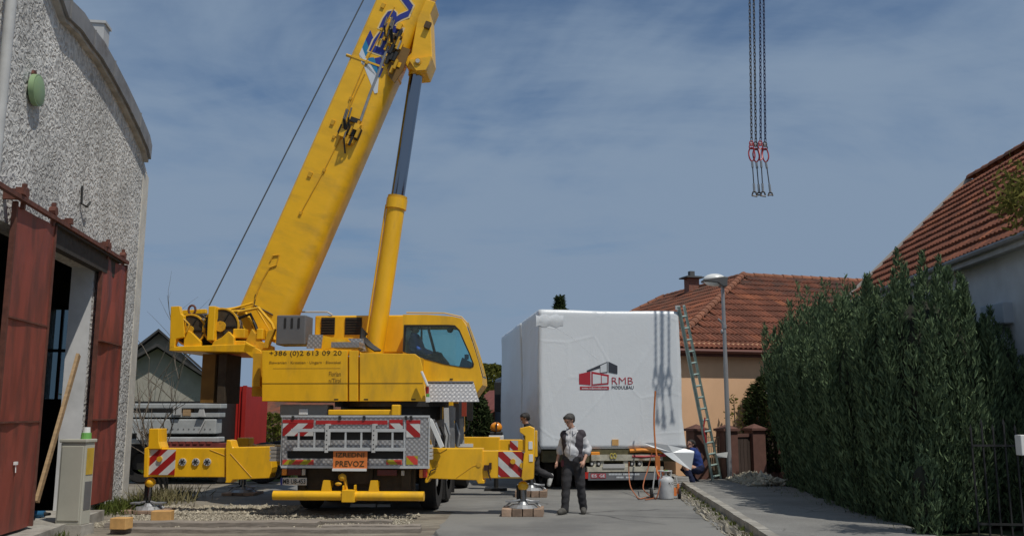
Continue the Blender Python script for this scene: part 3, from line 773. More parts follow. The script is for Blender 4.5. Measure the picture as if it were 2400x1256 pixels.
# rear panel with two long slots
rp_ = MB(); y = 0.0
for (va, vb) in ((977, 1011), (1031, 1056), (1075, 1092)): pbox(rp_, 661, va, 1003, vb, y, .05)
for (ua, ub) in ((661, 673), (945, 1003)):
    for (va, vb) in ((1011, 1031), (1056, 1075)): pbox(rp_, ua, va, ub, vb, y, .05)
rpo = rp_.build('rear_panel', TREAD, crane)
m = MB(); pbox(m, 663, 979, 1001, 1091, .058, .05); m.build('slot_lining', BLACK, rpo)
m = MB()
for (ua, va, ub, vb) in ((658, 973, 1006, 977), (658, 1092, 1006, 1096), (657, 977, 661, 1092), (1003, 977, 1007, 1092), (945, 978, 950, 1092)): pbox(m, ua, va, ub, vb, -.014, .07)
m.build('panel_edge', ALU, rpo)
def board(name, mat, u0, v0, u1, v1, y, par, th=.008):
    x0, z0, x1, z1 = rect(u0, v0, u1, v1, y)
    q = MB(); q.box(x0, x1, y, y + th, z0, z1); return q.build(name, mat, par)
board('warning_strip', RED, 740, 985, 908, 994, -.012, rpo)
for (u0, v0, u1, v1, mt) in ((662, 983, 735, 1021, HAZ_L), (912, 983, 944, 1006, HAZ_R), (952, 984, 985, 1024, HAZ_R)):
    board('warning_print', mt, u0, v0, u1, v1, -.012, rpo); board('warning_strip', RED, u0, v0, u1, v0 + 8, -.015, rpo)
for (u0, v0, u1, v1, mt) in ((662, 1077, 735, 1088, FLUO_L), (905, 1077, 942, 1088, FLUO_R), (952, 1068, 979, 1088, FLUO_R)):
    board('reflective_print', mt, u0, v0, u1, v1, -.012, rpo)
m = MB()
for u in (686, 796, 853, 951, 963): pbox(m, u - 3, 974, u + 3, 983, -.03, .03)
m.build('clip', BLACK, rpo)
# ladder strapped to the panel
lad = MB()
for v in (1008, 1052):
    x0, z0, x1, z1 = rect(683 if v < 1020 else 688, v - 3.5, 951, v + 3.5, -.12); lad.box(x0, x1, -.14, -.10, z0, z1)
lo = lad.build('ladder', ALU, crane)
for u in (700, 737, 810, 847, 920):
    x0, z0, x1, z1 = rect(u - 2.5, 1011, u + 2.5, 1049, -.12); q = MB(); q.box(x0, x1, -.135, -.105, z0, z1); q.build('rung', ALU, lo)
for u in (766, 876):
    q = MB(); x0, z0, x1, z1 = rect(u - 5, 993, u + 5, 1060, -.15); q.box(x0, x1, -.165, -.15, z0, z1); q.box(x0, x1, -.15, .0, z1 - .03, z1); q.box(x1, x1 + .03, -.16, -.145, z0 + .12, z1 - .1)
    b = q.build('ladder_clamp', LGREY, lo)
    q = MB()
    for k in range(5): zc = z0 + .06 + k * .075; q.cyl(((x0 + x1) / 2, -.168, zc), ((x0 + x1) / 2, -.164, zc), .011, n=8)
    q.build('hole', BLACK, b)
# sign board
x0, z0, x1, z1 = rect(780, 1056, 861, 1097, -.10)
sg = MB(); sg.box(x0, x1, -.10, -.085, z0, z1); so = sg.build('sign_board', ORANGE, crane)
zmid = z0 + (z1 - z0) * .54
text('lettering', 'PREVOZ', INK, so, (x0 + .045, z0 + .03, x1 - .045, zmid - .03), y=-.101, bold=.01)
text('lettering', 'IZREDNI', INK, so, (x0 + .05, zmid + .03, x1 - .05, z1 - .03), y=-.101, bold=.01)
m = MB(); a = rect(779, 1097, 859, 1103, -.1); m.box(a[0], a[2], -.115, -.08, a[1], a[3] - .002); m.build('sign_rail', WHITE, so)
# lower rear: lights, number plate, bumper
y = .10
x0, z0, x1, z1 = rect(657, 1119, 719, 1136, y)
pl = MB(); pl.box(x0, x1, y, y + .015, z0, z1); po = pl.build('number_plate', P('number plate white', (0.55, 0.56, 0.55), 0.5, var=0.1), crane)
text('lettering', 'MB U8-453', BLACK, po, (x0 + .045, z0 + .022, x1 - .02, z1 - .022), y=y - .001, bold=.012)
m = MB(); m.box(x0, x0 + .035, y - .003, y - .0005, z0, z1); m.build('plate_band', BLUE, po)
for (u0, v0, u1, v1, mt) in ((660, 1098, 672, 1113, AMBER), (673, 1098, 706, 1113, DARKLENS), (707, 1098, 715, 1113, LGREY), (884, 1100, 930, 1114, DARKLENS), (940, 1102, 947, 1114, LGREY)):
    q = MB(); pbox(q, u0, v0, u1, v1, y, .06); q.build('tail_light', mt, crane, bevel=.006)
q = MB(); pbox(q, 982, 1099, 991, 1119, .12, .1, AMBER); pbox(q, 991, 1098, 1001, 1119, .121, .1, REDLENS); q.build('tail_light', None, crane, bevel=.012)
m = MB(); xa, za = cx(641, 1160, -.05); xb, _ = cx(994, 1160, -.05); zc = za
m.cyl((xa, -.05, zc), (xb, -.05, zc), .078, n=16); bp_ = m.build('underrun_bar', YEL, crane, True)
m = MB()
for u in (765, 876):
    m = MB(); x, z = cx(u, 1140, -.05); m.prism([(x - .085, zc + .05), (x + .085, zc + .05), (x + .06, zc + .25), (x - .05, zc + .25)], -.08, .0); m.box(x - .03, x + .03, .0, .35, zc + .12, zc + .22); m.build('bar_bracket', YEL, bp_)
pass
m = MB(); x, z = cx(819, 1160, -.05); m.box(x - .11, x + .11, -.15, .04, zc - .10, zc + .1); m.box(x + .085, x + .11, -.12, .0, zc + .1, zc + .18); m.box(x - .11, x - .09, -.12, 0, zc + .1, zc + .17)
cl_ = m.build('bar_clamp', YEL, bp_, bevel=.01)
m = MB(); x, z = cx(806, 1128, 0); m.ball((x - .02, -.04, zc + .30), .07, sc=(1, .6, .9)); m.bar((x + .02, -.03, zc + .28), (x + .05, 0, zc + .08), .04); m.ball((x - .08, -.05, zc + .19), .05, sc=(1.2, .6, .6)); m.build('tow_hook', YEL2, crane, True)
m = MB(); a = rect(640, 1098, 1000, 1140, .3); m.box(-.95, .95, .29, .31, .5, 1.02); m.box(-.3, .3, .2, .29, .55, .95); m.box(-.95, -.85, .2, .3, .45, .9); m.box(.8, .95, .2, .3, .45, .9); m.build('rear_crossmember', DBROWN, crane)
# mudguard vents left and right of the panel
m = MB()
for k in range(4): a = rect(632, 1046 + k * 9, 658, 1053 + k * 9, .08); m.box(a[0], a[2], .08, .2, a[1], a[3])
a = rect(634, 1046, 658, 1080, .1); m.box(a[0], a[2], .1, .22, a[1], a[3]); m.build('step', P('slatted step', (0.34, 0.31, 0.27), .7, var=.2), crane)
m = MB()
for k in range(4): a = rect(1003, 1042 + k * 9, 1012, 1049 + k * 9, .04); m.box(a[0], a[2], .04, .2, a[1], a[3])
m.build('step', LGREY, crane)

# outriggers: right rear by the photograph, left rear mirrored with its own details
def jack(xc, y, zb, zfoot, par, left):
    q = MB(); q.ball((xc, y, zb - .06), .095, mat=None, sc=(1, 1, .9)); q.build('jack_collar', YEL, par, True)
    q = MB(); q.cyl((xc, y, zfoot), (xc, y, zb - .1), .062 if not left else .035, n=14); r_ = q.build('jack_rod', CHROME, par, True)
    q = MB(); q.cyl((xc - .075, y + .05, zfoot), (xc - .075, y + .05, zb - .05), .045, n=10); q.build('jack_sleeve', BLACK, par)
def foot(xc, y, z, par):
    q = MB(); q.cyl((xc, y, z), (xc, y, z + .05), .26, .2, n=16); q.cyl((xc, y, z + .05), (xc, y, z + .1), .1, .07, n=12)
    for k in (-1, 1): q.tube([(xc + k * .30, y - .05, z + .02), (xc + k * .2, y - .05, z + .10), (xc + k * .05, y - .05, z + .13)], .018, 6)
    q.box(xc - .3, xc - .12, y - .1, y + .1, z + .09, z + .115); q.box(xc + .12, xc + .28, y - .1, y + .1, z + .09, z + .115)
    q.build('foot_plate', STEEL, par)
# right rear
y = .55; D = .30
orr = MB(); ppoly(orr, [(1003, 1046), (1012, 1050), (1131, 1050), (1131, 1123), (1135, 1125), (1135, 1133), (1120, 1133), (1116, 1125), (1008, 1121), (1002, 1131), (996, 1131), (996, 1124), (1003, 1110), (1000, 1070)], y, D); ppoly(orr, [(994, 1030), (1008, 1030), (1012, 1052), (1003, 1070), (998, 1050)], y - .03, .1)
oro = orr.build('outrigger_beam', YEL, crane, bevel=.012)
x0, z0, x1, z1 = rect(1125, 1056, 1232, 1120, y + .04)
q = MB(); q.box(x0, x1, y + .04, y + .27, z0, z1); ext = q.build('extension', YEL, oro, bevel=.012)
q = MB(); ppoly(q, [(1230, 1060), (1231, 1022), (1218, 1012), (1218, 1003), (1240, 998), (1252, 1003), (1252, 1060), (1250, 1122), (1226, 1126), (1222, 1120), (1228, 1062)], y - .02, .34); pst = q.build('jack_housing', YEL, oro, bevel=.012)
board('warning_print', HAZ_R, 1168, 1058, 1230, 1117, y + .03, oro)
q = MB()
for (u, v) in ((1202, 1081), (1224, 1090)): a = cx(u, v, y); q.cyl((a[0], y - .0, a[1]), (a[0], y + .03, a[1]), .045, n=14)
for (u, v) in ((1022, 1086), (1122, 1088)): a = cx(u, v, y); q.cyl((a[0], y - .01, a[1]), (a[0], y, a[1]), .045, n=14)
q.build('pin_cap', YEL2, oro)
q = MB(); a = cx(1143, 1096, y + .03); q.box(a[0] - .06, a[0] + .02, y - .02, y + .04, a[1] - .04, a[1] + .05); q.box(a[0] + .03, a[0] + .07, y - .03, y + .03, a[1] - .02, a[1] + .09); q.tube([(a[0], y, a[1]), (a[0] + .03, y - .01, a[1] - .12), (a[0] + .06, y, a[1] - .2)], .014, 5); q.build('valve', P('brown valve', (0.05, 0.02, 0.012), .6), oro)
q = MB(); pbox(q, 1239, 1034, 1248, 1052, y - .03, .01); pbox(q, 1240, 1064, 1249, 1081, y - .03, .01); q.build('label_plate', WHITE, oro)
q = MB(); a, b = cx(1006, 1108, y - .02), cx(1020, 1100, y - .02); q.tube([(a[0], y - .02, a[1] - .03), (a[0] + .03, y - .03, a[1] + .04), (b[0] + .02, y - .02, b[1] + .02)], .012, 6); q.build('hose', BLACK, oro)
q = MB(); q.tube([(cx(1012, 1061, y)[0], y - .004, cx(1012, 1061, y)[1]), (cx(1032, 1060, y)[0], y - .004, cx(1032, 1060, y)[1]), (cx(1048, 1051, y)[0], y - .004, cx(1048, 1051, y)[1])], .008, 5); q.tube([(cx(1070, 1119, y)[0], y - .002, cx(1070, 1119, y)[1]), (cx(1108, 1092, y)[0], y - .002, cx(1108, 1092, y)[1]), (cx(1122, 1088, y)[0], y - .002, cx(1122, 1088, y)[1])], .006, 5); q.build('weld_line', YEL2, oro)
jx = cx(1226, 1150, y + .12)[0]; jack(jx, y + .14, cx(1226, 1130, y + .12)[1], .22, oro, False); foot(jx, y + .14, .13, oro)
JR = CF.o + CF.m @ Vector((jx, y + .14, 0))
# left rear
oll = MB(); ppoly(oll, [(632, 1046), (545, 1048), (541, 1032), (531, 1030), (529, 1045), (529, 1125), (527, 1131), (540, 1131), (545, 1124), (632, 1120), (638, 1095), (634, 1070)], y, D)
olo = oll.build('outrigger_beam', YEL, crane, bevel=.012)
x0, z0, x1, z1 = rect(338, 1050, 530, 1117, y + .04)
q = MB(); q.box(x0, x1, y + .04, y + .27, z0, z1); q.build('extension', YEL, olo, bevel=.012)
q = MB(); ppoly(q, [(336, 1118), (338, 1050), (347, 1046), (349, 1004), (372, 1004), (372, 1035), (376, 1048), (376, 1052), (349, 1052), (345, 1118)], y - .02, .34); q.build('jack_housing', YEL, olo, bevel=.012)
board('warning_print', HAZ_L, 346, 1053, 412, 1112, y + .03, olo)
q = MB()
for u in (428, 459, 486):
    a = cx(u, 1082, y + .03); lq = MB(); lq.cyl((a[0], y + .015, a[1]), (a[0], y + .04, a[1]), .066, n=18, mat=LGREY); lq.cyl((a[0], y + .008, a[1]), (a[0], y + .015, a[1]), .03, n=8, mat=BLACK)
    for k in range(6): t = k * math.pi / 3; lq.ball((a[0] + .045 * math.cos(t), y + .013, a[1] + .045 * math.sin(t)), .012, 6, 4, mat=BLACK)
    lq.build('round_port', None, olo)
q = MB(); a = cx(375, 1075, y + .03); q.cyl((a[0], y, a[1]), (a[0], y + .03, a[1]), .048, n=14); q.build('pin_cap', YEL2, olo)
q = MB(); a, b = cx(540, 1062, y), cx(590, 1118, y); q.tube([(a[0], y - .003, a[1]), (b[0], y - .003, b[1])], .006, 5); a, b = cx(492, 1053, y + .04), cx(530, 1068, y + .04); q.tube([(a[0], y + .037, a[1]), (b[0], y + .037, b[1])], .006, 5); q.build('weld_line', YEL2, olo)
jx2 = cx(350, 1150, y + .12)[0]; jack(jx2, y + .14, cx(350, 1122, y + .12)[1], .15, olo, True); foot(jx2, y + .14, .06, olo)
JL = CF.o + CF.m @ Vector((jx2, y + .14, 0))
# front pair
y = 4.05
q = MB(); x0, z0, x1, z1 = rect(1066, 1024, 1170, 1080, y); q.box(x0 - .9, x1, y, y + .3, z0, z1); ofr = q.build('outrigger_beam', YEL, crane, bevel=.012)
q = MB(); x0, z0, x1, z1 = rect(1165, 1030, 1245, 1078, y); q.box(x0, x1, y + .03, y + .27, z0, z1); q.build('extension', YEL, ofr, bevel=.012)
q = MB(); x0, z0, x1, z1 = rect(1216, 1022, 1240, 1068, y); xj = x1 + .04; q.box(xj - .13, xj + .13, y - .02, y + .32, z0 - .02, z1 + .12); q.build('jack_housing', YEL, ofr, bevel=.012)
board('warning_print', HAZ_R, 1195, 1032, 1214, 1056, y - .005, ofr)
q = MB(); a = rect(1068, 1039, 1109, 1047, y); q.box(a[0] + .06, a[2], y - .008, y - .001, a[1], a[3]); q.prism([(a[0] + .06, a[1]), (a[0] + .06, a[3]), (a[0], (a[1] + a[3]) / 2)], y - .008, y - .001); q.build('arrow_plate', WHITE, ofr)
jack(xj, y + .15, z0 - .02, .22, ofr, False); foot(xj, y + .15, .13, ofr)
JF = CF.o + CF.m @ Vector((xj, y + .15, 0))
q = MB(); q.box(-3.3, -.9, y, y + .3, .62, 1.05); q.box(-3.5, -3.25, y - .02, y + .32, .55, 1.2); ofl = q.build('outrigger_beam', YEL, crane, bevel=.012)
jack(-3.38, y + .15, .55, .15, ofl, False); foot(-3.38, y + .15, .06, ofl)
JFL = CF.o + CF.m @ Vector((-3.38, y + .15, 0))
# wheels
wm = MB(); prof = [(.30, -.14), (.50, -.15), (.535, -.11), (.54, 0), (.535, .11), (.50, .15), (.30, .14)]; nn = 32
vs = [(x_, r_ * math.cos(2 * math.pi * k / nn), r_ * math.sin(2 * math.pi * k / nn)) for r_, x_ in prof for k in range(nn)]
fs = [(i * nn + k, i * nn + (k + 1) % nn, (i + 1) * nn + (k + 1) % nn, (i + 1) * nn + k) for i in range(len(prof) - 1) for k in range(nn)]
wm.add(vs, fs); tyre_me = wm.mesh('tyre', RUBBER, 35)
wm = MB(); wm.cyl((-.12, 0, 0), (.05, 0, 0), .30, n=24); wm.cyl((.05, 0, 0), (.11, 0, 0), .16, .13, n=16)
for k in range(10): t = k * math.pi / 5; wm.cyl((.05, .23 * math.cos(t), .23 * math.sin(t)), (.08, .23 * math.cos(t), .23 * math.sin(t)), .02, n=6)
rim_me = wm.mesh('rim', LGREY)
for yy in (1.55, 2.95, 6.3):
    for sx in (-1, 1):
        w = link('wheel', tyre_me, crane); w.location = (sx * 1.10, yy, .54)
        r_ = link('rim', rim_me, w); r_.scale = (sx, 1, 1)
m = MB()
for yy in (1.55, 2.95, 6.3):
    for sx in (-1, 1):
        pts = [(sx * 1.10 + 0, yy + .62 * math.cos(t), .56 + .60 * math.sin(t)) for t in np.linspace(R(15), R(165), 9)]
        for a, b in zip(pts, pts[1:]): m.bar(a, b, .30, .02, up=(1, 0, 0)) if False else m.box(sx * 1.10 - .16, sx * 1.10 + .16, min(a[1], b[1]), max(a[1], b[1]), max(a[2], b[2]) - .01, max(a[2], b[2]) + .012)
m.build('mudguard', BLACK, crane)
m = MB(); [m.cyl((-1.0, yy, .54), (1.0, yy, .54), .09, n=10) for yy in (1.55, 2.95, 6.3)]; m.build('axle', BLACK, crane)
# right flank of the carrier: toolboxes, hoses, white bent rail, mud flaps
m = MB(); m.box(.95, 1.2, 3.2, 3.8, .65, 1.3); m.box(.95, 1.22, 4.6, 5.5, .55, 1.2); m.build('toolbox', LGREY, crane, bevel=.015)
m = MB(); p0, p1, p2 = cx(985, 981, .35), cx(1011, 984, .55), cx(1042, 1046, .75); m.bar((p0[0], .25, p0[1]), (p1[0], .45, p1[1]), .06); m.bar((p1[0], .45, p1[1]), (p2[0], .45, p2[1]), .07); m.build('bent_rail', WHITE, crane)
for k, (u, v0, v1, yy) in enumerate(((1046, 955, 1050, 1.7), (1058, 950, 1048, 2.0), (1070, 945, 1045, 2.4), (1080, 980, 1040, 2.9))):
    m = MB(); a, b = cx(u, v0, yy), cx(u + 3, v1, yy); m.bar((a[0], yy, a[1]), (b[0], yy, b[1]), .09, .03, mat=(LGREY, STEEL, GREY, LGREY)[k]); m.build('upright', None, crane)
for k in range(5):
    m = MB(); a = cx(1020 + 12 * k, 990 + 8 * (k % 2), 1.0 + .35 * k); b = cx(1028 + 11 * k, 1046, 1.0 + .35 * k)
    m.tube([(a[0], 1 + .35 * k, a[1]), ((a[0] + b[0]) / 2 + .05, 1 + .35 * k, (a[1] + b[1]) / 2), (b[0], 1 + .35 * k, b[1])], .028, 6, mat=BLACK if k % 2 else STEEL); m.build('hydraulic_hose', None, crane)
m = MB(); q = rect(1038, 952, 1066, 985, 2.2); m.box(q[0], q[2], 2.2, 2.5, q[1], q[3]); q = rect(1056, 1000, 1074, 1040, 2.6); m.box(q[0], q[2], 2.6, 2.9, q[1], q[3]); m.build('filter_housing', STEEL, crane, bevel=.02)
m = MB(); q = rect(1062, 940, 1074, 977, 3.0); m.box(q[0], q[2], 3.0, 3.1, q[1], q[3]); m.build('handrail_post', YEL, crane, bevel=.01)
m = MB(); q = rect(1082, 942, 1093, 975, 4.8); m.box(q[0], q[2], 4.8, 4.9, q[1], q[3]); m.build('red_panel', P('dull red paint', (0.30, 0.05, 0.03), .5), crane)
m = MB(); q = rect(1096, 938, 1108, 985, 5.4); m.box(q[0] - .02, q[2], 5.4, 5.48, q[1], q[3]); m.tube([(q[0] - .1, 5.5, q[1] - .3), (q[0], 5.45, q[1] - .2), (q[0] + .05, 5.44, q[1])], .02, 6); m.build('wing_mirror', BLACK, crane)
m = MB()
for yy in (2.15, 3.6): m.box(.95, 1.27, yy, yy + .015, .12, .62)
m.build('mud_flap', RUBBER, crane)
# driver's cab of the carrier (mostly hidden behind the upper works)
m = MB(); m.prism([(5.65, .7), (7.75, .7), (7.85, 1.35), (7.55, 2.25), (5.65, 2.25)], -1.2, 1.0, 'yz'); dc = m.build('driver_cab', YEL, crane, bevel=.05)
m = MB(); m.prism([(6.0, 1.4), (7.6, 1.4), (7.42, 2.1), (6.0, 2.1)], 1.0, 1.01, 'yz'); m.build('side_window', MAT['dark lens'] if False else BLACK, dc)

# ---- upper works
up_y = 1.35
m = MB(); m.cyl((.15, 2.55, 1.6), (.15, 2.55, 1.98), 1.0, n=32); m.cyl((.15, 2.55, 1.85), (.15, 2.55, 1.99), 1.12, n=32); ring = m.build('slewing_ring', BLACK, crane)
m = MB(); q = rect(768, 957, 935, 973, 1.3); m.box(q[0], q[2], 1.3, 1.45, q[1], q[3] - .02); q2 = rect(918, 948, 938, 974, 1.28); m.box(q2[0], q2[2], 1.24, 1.4, q2[1], q2[3]); m.build('slew_guard', YEL, crane, bevel=.02)
q = rect(655, 948, 768, 976, 1.45); m = MB(); m.box(q[0], q[2], 1.45, 1.9, q[1], q[3]); m.build('deck_box', P('greenish grey panel', (0.27, 0.275, 0.26), .6, var=.12), crane, bevel=.02)
q = rect(700, 958, 722, 972, 1.44); m = MB(); m.box(q[0], q[2], 1.43, 1.45, q[1], q[3]); m.build('marker_light', WHITE, crane, bevel=.01)
# side panels
sp_ = MB(); zb = cx(760, 940, up_y)[1]
ppoly(sp_, [(614, 821), (814, 821), (814, 940), (614, 940)], up_y, .08); ppoly(sp_, [(818, 821), (839, 821), (839, 940), (818, 940)], up_y, .08)
ppoly(sp_, [(843, 824), (845, 827), (972, 829), (984, 838), (990, 862), (998, 940), (843, 940)], up_y, .08)
spo = sp_.build('side_panel', YEL, crane, bevel=.012)
q = MB(); a = rect(615, 897, 991, 898.6, up_y); q.box(a[0], a[2], up_y - .006, up_y + .002, a[1], a[3])
for u in (788, 858, 969): a = rect(u - 5, 934, u + 5, 937, up_y); q.box(a[0], a[2], up_y - .004, up_y + .002, a[1], a[3])
q.build('panel_groove', INK, spo)
for s, b in (('+386 (0)2 613 09 20', (631, 821, 801, 836.5)), ('Slowenien · Kroatien · Ungarn · Slowakei', (631, 845.5, 799, 854)), ('Florian', (771, 870, 799, 881)), ('n/Tirol', (771, 886, 799, 896))):
    a = rect(b[0], b[1], b[2], b[3], up_y); text('lettering', s, INK if s[0] == '+' else P('faded print', (0.30, 0.17, 0.02), .6) if 'faded print' not in MAT else MAT['faded print'], spo, (a[0], a[1], a[2], a[3]), y=up_y - .001)
q = MB(); a = rect(640, 862.4, 798, 863.6, up_y); q.box(a[0], a[2], up_y - .003, up_y + .002, a[1], a[3]); q.build('print_line', MAT['faded print'], spo)
x0, z0 = cx(614, 940, up_y); x1, z1 = cx(990, 830, up_y)
m = MB(); m.box(x0 + .02, x1 - .1, up_y + .082, 3.9, z0, z1 - .03); m.box(x0 - .35, x0 + .05, 1.75, 3.6, z0 + .1, z1 - .02); m.build('upper_frame', YEL2, crane, bevel=.015)
m = MB(); a = rect(590, 828, 612, 905, up_y + .2); m.box(a[0], a[2], up_y + .2, up_y + .6, a[1], a[3]); m.build('frame_web', YEL2, crane)
# counterweight tray and winch group at the left end
wy = 1.7
VBR = P('shaded brown yellow paint', (0.20, 0.105, 0.02), .6, var=.2, scale=4)  # yellow browned so the colour itself carries shade on counterweight and boom
m = MB(); ppoly(m, [(398, 812), (575, 806), (600, 812), (590, 826), (396, 822)], wy, 2.0); ppoly(m, [(575, 800), (612, 822), (612, 850), (596, 842), (570, 822)], wy, .1); m.build('winch_frame', YEL, crane, bevel=.012)
m = MB(); ppoly(m, [(400, 718), (420, 717), (424, 735), (430, 740), (432, 790), (412, 794), (408, 816), (397, 816)], wy, .12); ppoly(m, [(432, 770), (448, 778), (470, 800), (470, 814), (430, 814)], wy + .05, .1); ppoly(m, [(500, 800), (520, 790), (535, 776), (548, 790), (548, 812), (495, 812)], wy + .02, .1); ppoly(m, [(420, 727), (482, 724), (482, 734), (420, 738)], wy + .3, .1); m.build('winch_cheek', YEL, crane, bevel=.01)
m = MB(); pbox(m, 434, 735, 604, 812, wy + 1.3, .05, DBROWN); m.build('gap_backing', None, crane)  # dark sheet added so the winch gaps stay dark instead of showing sky
m = MB(); pbox(m, 484, 717, 505, 798, wy - .02, .3); m.build('winch_post', YEL, crane, bevel=.015)
def drum(u, v, r, y0, y1, name):
    a = cx(u, v, wy + .4); q = MB(); n = 16
    q.cyl((a[0], y0, a[1]), (a[0], y1, a[1]), r, n=22, mat=BLACK)
    for k in range(n): yy = y0 + .08 + (y1 - y0 - .16) * k / (n - 1); q.tube([(a[0] + (r + .012) * math.cos(t), yy, a[1] + (r + .012) * math.sin(t)) for t in np.linspace(0, 2 * math.pi, 19)[:-1]], .018, 5, mat=STEEL, closed=True)
    for yy in (y0, y1):
        q.cyl((a[0], yy - .02, a[1]), (a[0], yy + .02, a[1]), r + .05, n=24, mat=DBROWN); q.cyl((a[0], yy - .06, a[1]), (a[0], yy + .06, a[1]), r * .35, n=12, mat=YEL2)
        q.tube([(a[0] + (r + .05) * math.cos(t), yy - .02, a[1] + (r + .05) * math.sin(t)) for t in np.linspace(0, 2 * math.pi, 25)[:-1]], .022, 5, mat=YEL2, closed=True)
        for k in range(6): t = k * math.pi / 3; q.bar((a[0] + r * .3 * math.cos(t), yy - .03, a[1] + r * .3 * math.sin(t)), (a[0] + r * math.cos(t), yy - .03, a[1] + r * math.sin(t)), .02, mat=BLACK)
    return q.build(name, None, crane)
drum(458, 776, .25, wy + .15, wy + .95, 'winch_drum'); drum(530, 768, .30, wy + .15, wy + 1.1, 'winch_drum')
m = MB(); a = cx(450, 726, wy + .2); m.tube([(a[0] + .07 * math.cos(t), wy + .2, a[1] + .09 * math.sin(t)) for t in np.linspace(0, 6.28, 13)[:-1]], .022, 6, closed=True); m.build('lifting_eye', RUST2, crane)
for k in range(15):
    m = MB(); u0, v0 = random.uniform(505, 560), random.uniform(726, 750); u1, v1 = random.uniform(590, 640), random.uniform(745, 810); um, vm = (u0 + u1) / 2 + 8, min(v0, v1) - random.uniform(2, 18)
    P3 = [(cx(a_, b_, wy + .15 + .08 * k)) for a_, b_ in ((u0, v0), (um, vm), (u1, v1 - 12), (u1 + 4, v1))]
    m.tube([(p[0], wy + .15 + .08 * k, p[1]) for p in P3], .032, 7, mat=BLACK if k % 2 else YEL); m.build('hydraulic_hose', None, crane, 50)
for k in range(6):
    m = MB(); u0, v0 = random.uniform(425, 480), random.uniform(735, 765); P3 = [cx(u0, v0, wy + .1), cx(u0 + 12, v0 + 12, wy + .1), cx(u0 + 5, v0 + 30, wy + .1)]
    m.tube([(p[0], wy + .02 + .05 * k, p[1]) for p in P3], .022, 6, mat=BLACK if k % 2 else YEL2); m.build('hydraulic_hose', None, crane, 50)
for bb in ((545, 770, 574, 792, wy + .1, .4), (520, 724, 540, 736, wy + .4, .3), (600, 770, 616, 795, wy + .1, .3), (545, 798, 575, 808, wy + .1, .3)): m = MB(); pbox(m, *bb); m.build('valve_block', YEL, crane, bevel=.015)
m = MB(); ppoly(m, [(575, 800), (590, 770), (612, 800), (640, 812), (640, 822), (612, 822), (585, 812)], wy + .12, .12); ppoly(m, [(628, 775), (645, 770), (628, 816), (615, 816)], wy + .05, .1); m.build('boom_foot_bracket', YEL2, crane, bevel=.01)
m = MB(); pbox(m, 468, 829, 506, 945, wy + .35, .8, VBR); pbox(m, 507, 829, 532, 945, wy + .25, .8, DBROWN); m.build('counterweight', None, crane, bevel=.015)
# grey tank, tread plates, engine house
m = MB(); pbox(m, 646, 738, 717, 808, 1.55, .5); m.build('oil_tank', GREY, crane, bevel=.02)
m = MB()
for u in (668, 684, 700): pbox(m, u - 3, 745, u + 3, 768, 1.54, .008)
m.build('tank_slot', BLACK, crane)
m = MB(); ppoly(m, [(724, 784), (756, 784), (752, 816), (718, 816)], 1.6, .04); pbox(m, 776, 801, 842, 814, 1.5, .5); ppoly(m, [(815, 793), (850, 793), (856, 822), (845, 824)], 1.9, .3); m.build('tread_step', TREAD, crane)
m = MB(); ey = 3.0; pbox(m, 735, 738, 950, 828, ey, .9); eo = m.build('engine_house', YEL, crane, bevel=.03)
for (a, b) in ((752, 785), (808, 848)):
    q = MB(); pbox(q, a, 744, b, 784, ey - .02, .018); g = q.build('grille', BLACK, eo)
    q = MB()
    for k in range(6): pbox(q, a + 1, 747 + 6 * k, b - 1, 749 + 6 * k, ey - .035, .014)
    q.build('louvre', DBROWN, g)
m = MB(); p0, p1 = cx(700, 731, ey), cx(768, 731, ey); m.tube([(p0[0], ey, p0[1]), (p1[0], ey, p1[1]), (p1[0] + .1, ey, p1[1] - .06)], .018, 6, mat=LGREY); m.build('grab_rail', None, crane)
m = MB(); ppoly(m, [(756, 786), (812, 797), (812, 806), (756, 820)], 1.95, .08); m.build('brace_plate', YEL, crane)
m = MB(); 
for k in range(5):
    pts = [(848 + k * 3, 768 + 3 * k), (846 + 2 * k, 790), (862 + 3 * k, 810), (880 + 3 * k, 822)]
    m.tube([(cx(u, v, 2.0 + .05 * k)[0], 2.0 + .05 * k, cx(u, v, 2.0 + .05 * k)[1]) for u, v in pts], .028, 6)
m.build('cylinder_hoses', BLACK, crane, 50)
m = MB(); q0, q1 = cx(988, 870, 1.2), cx(1003, 905, 1.2); m.bar((q0[0], 1.2, q0[1]), (q1[0], 1.2, q1[1]), .075, .04); m.build('white_stay', WHITE, crane, bevel=.01)
m = MB(); pbox(m, 998, 906, 1005, 922, 1.25, .04, RED); pbox(m, 999, 922, 1006, 930, 1.25, .04, MAT['green plastic']); pbox(m, 998, 930, 1007, 942, 1.25, .04, WHITE); m.build('marker_stick', None, crane)

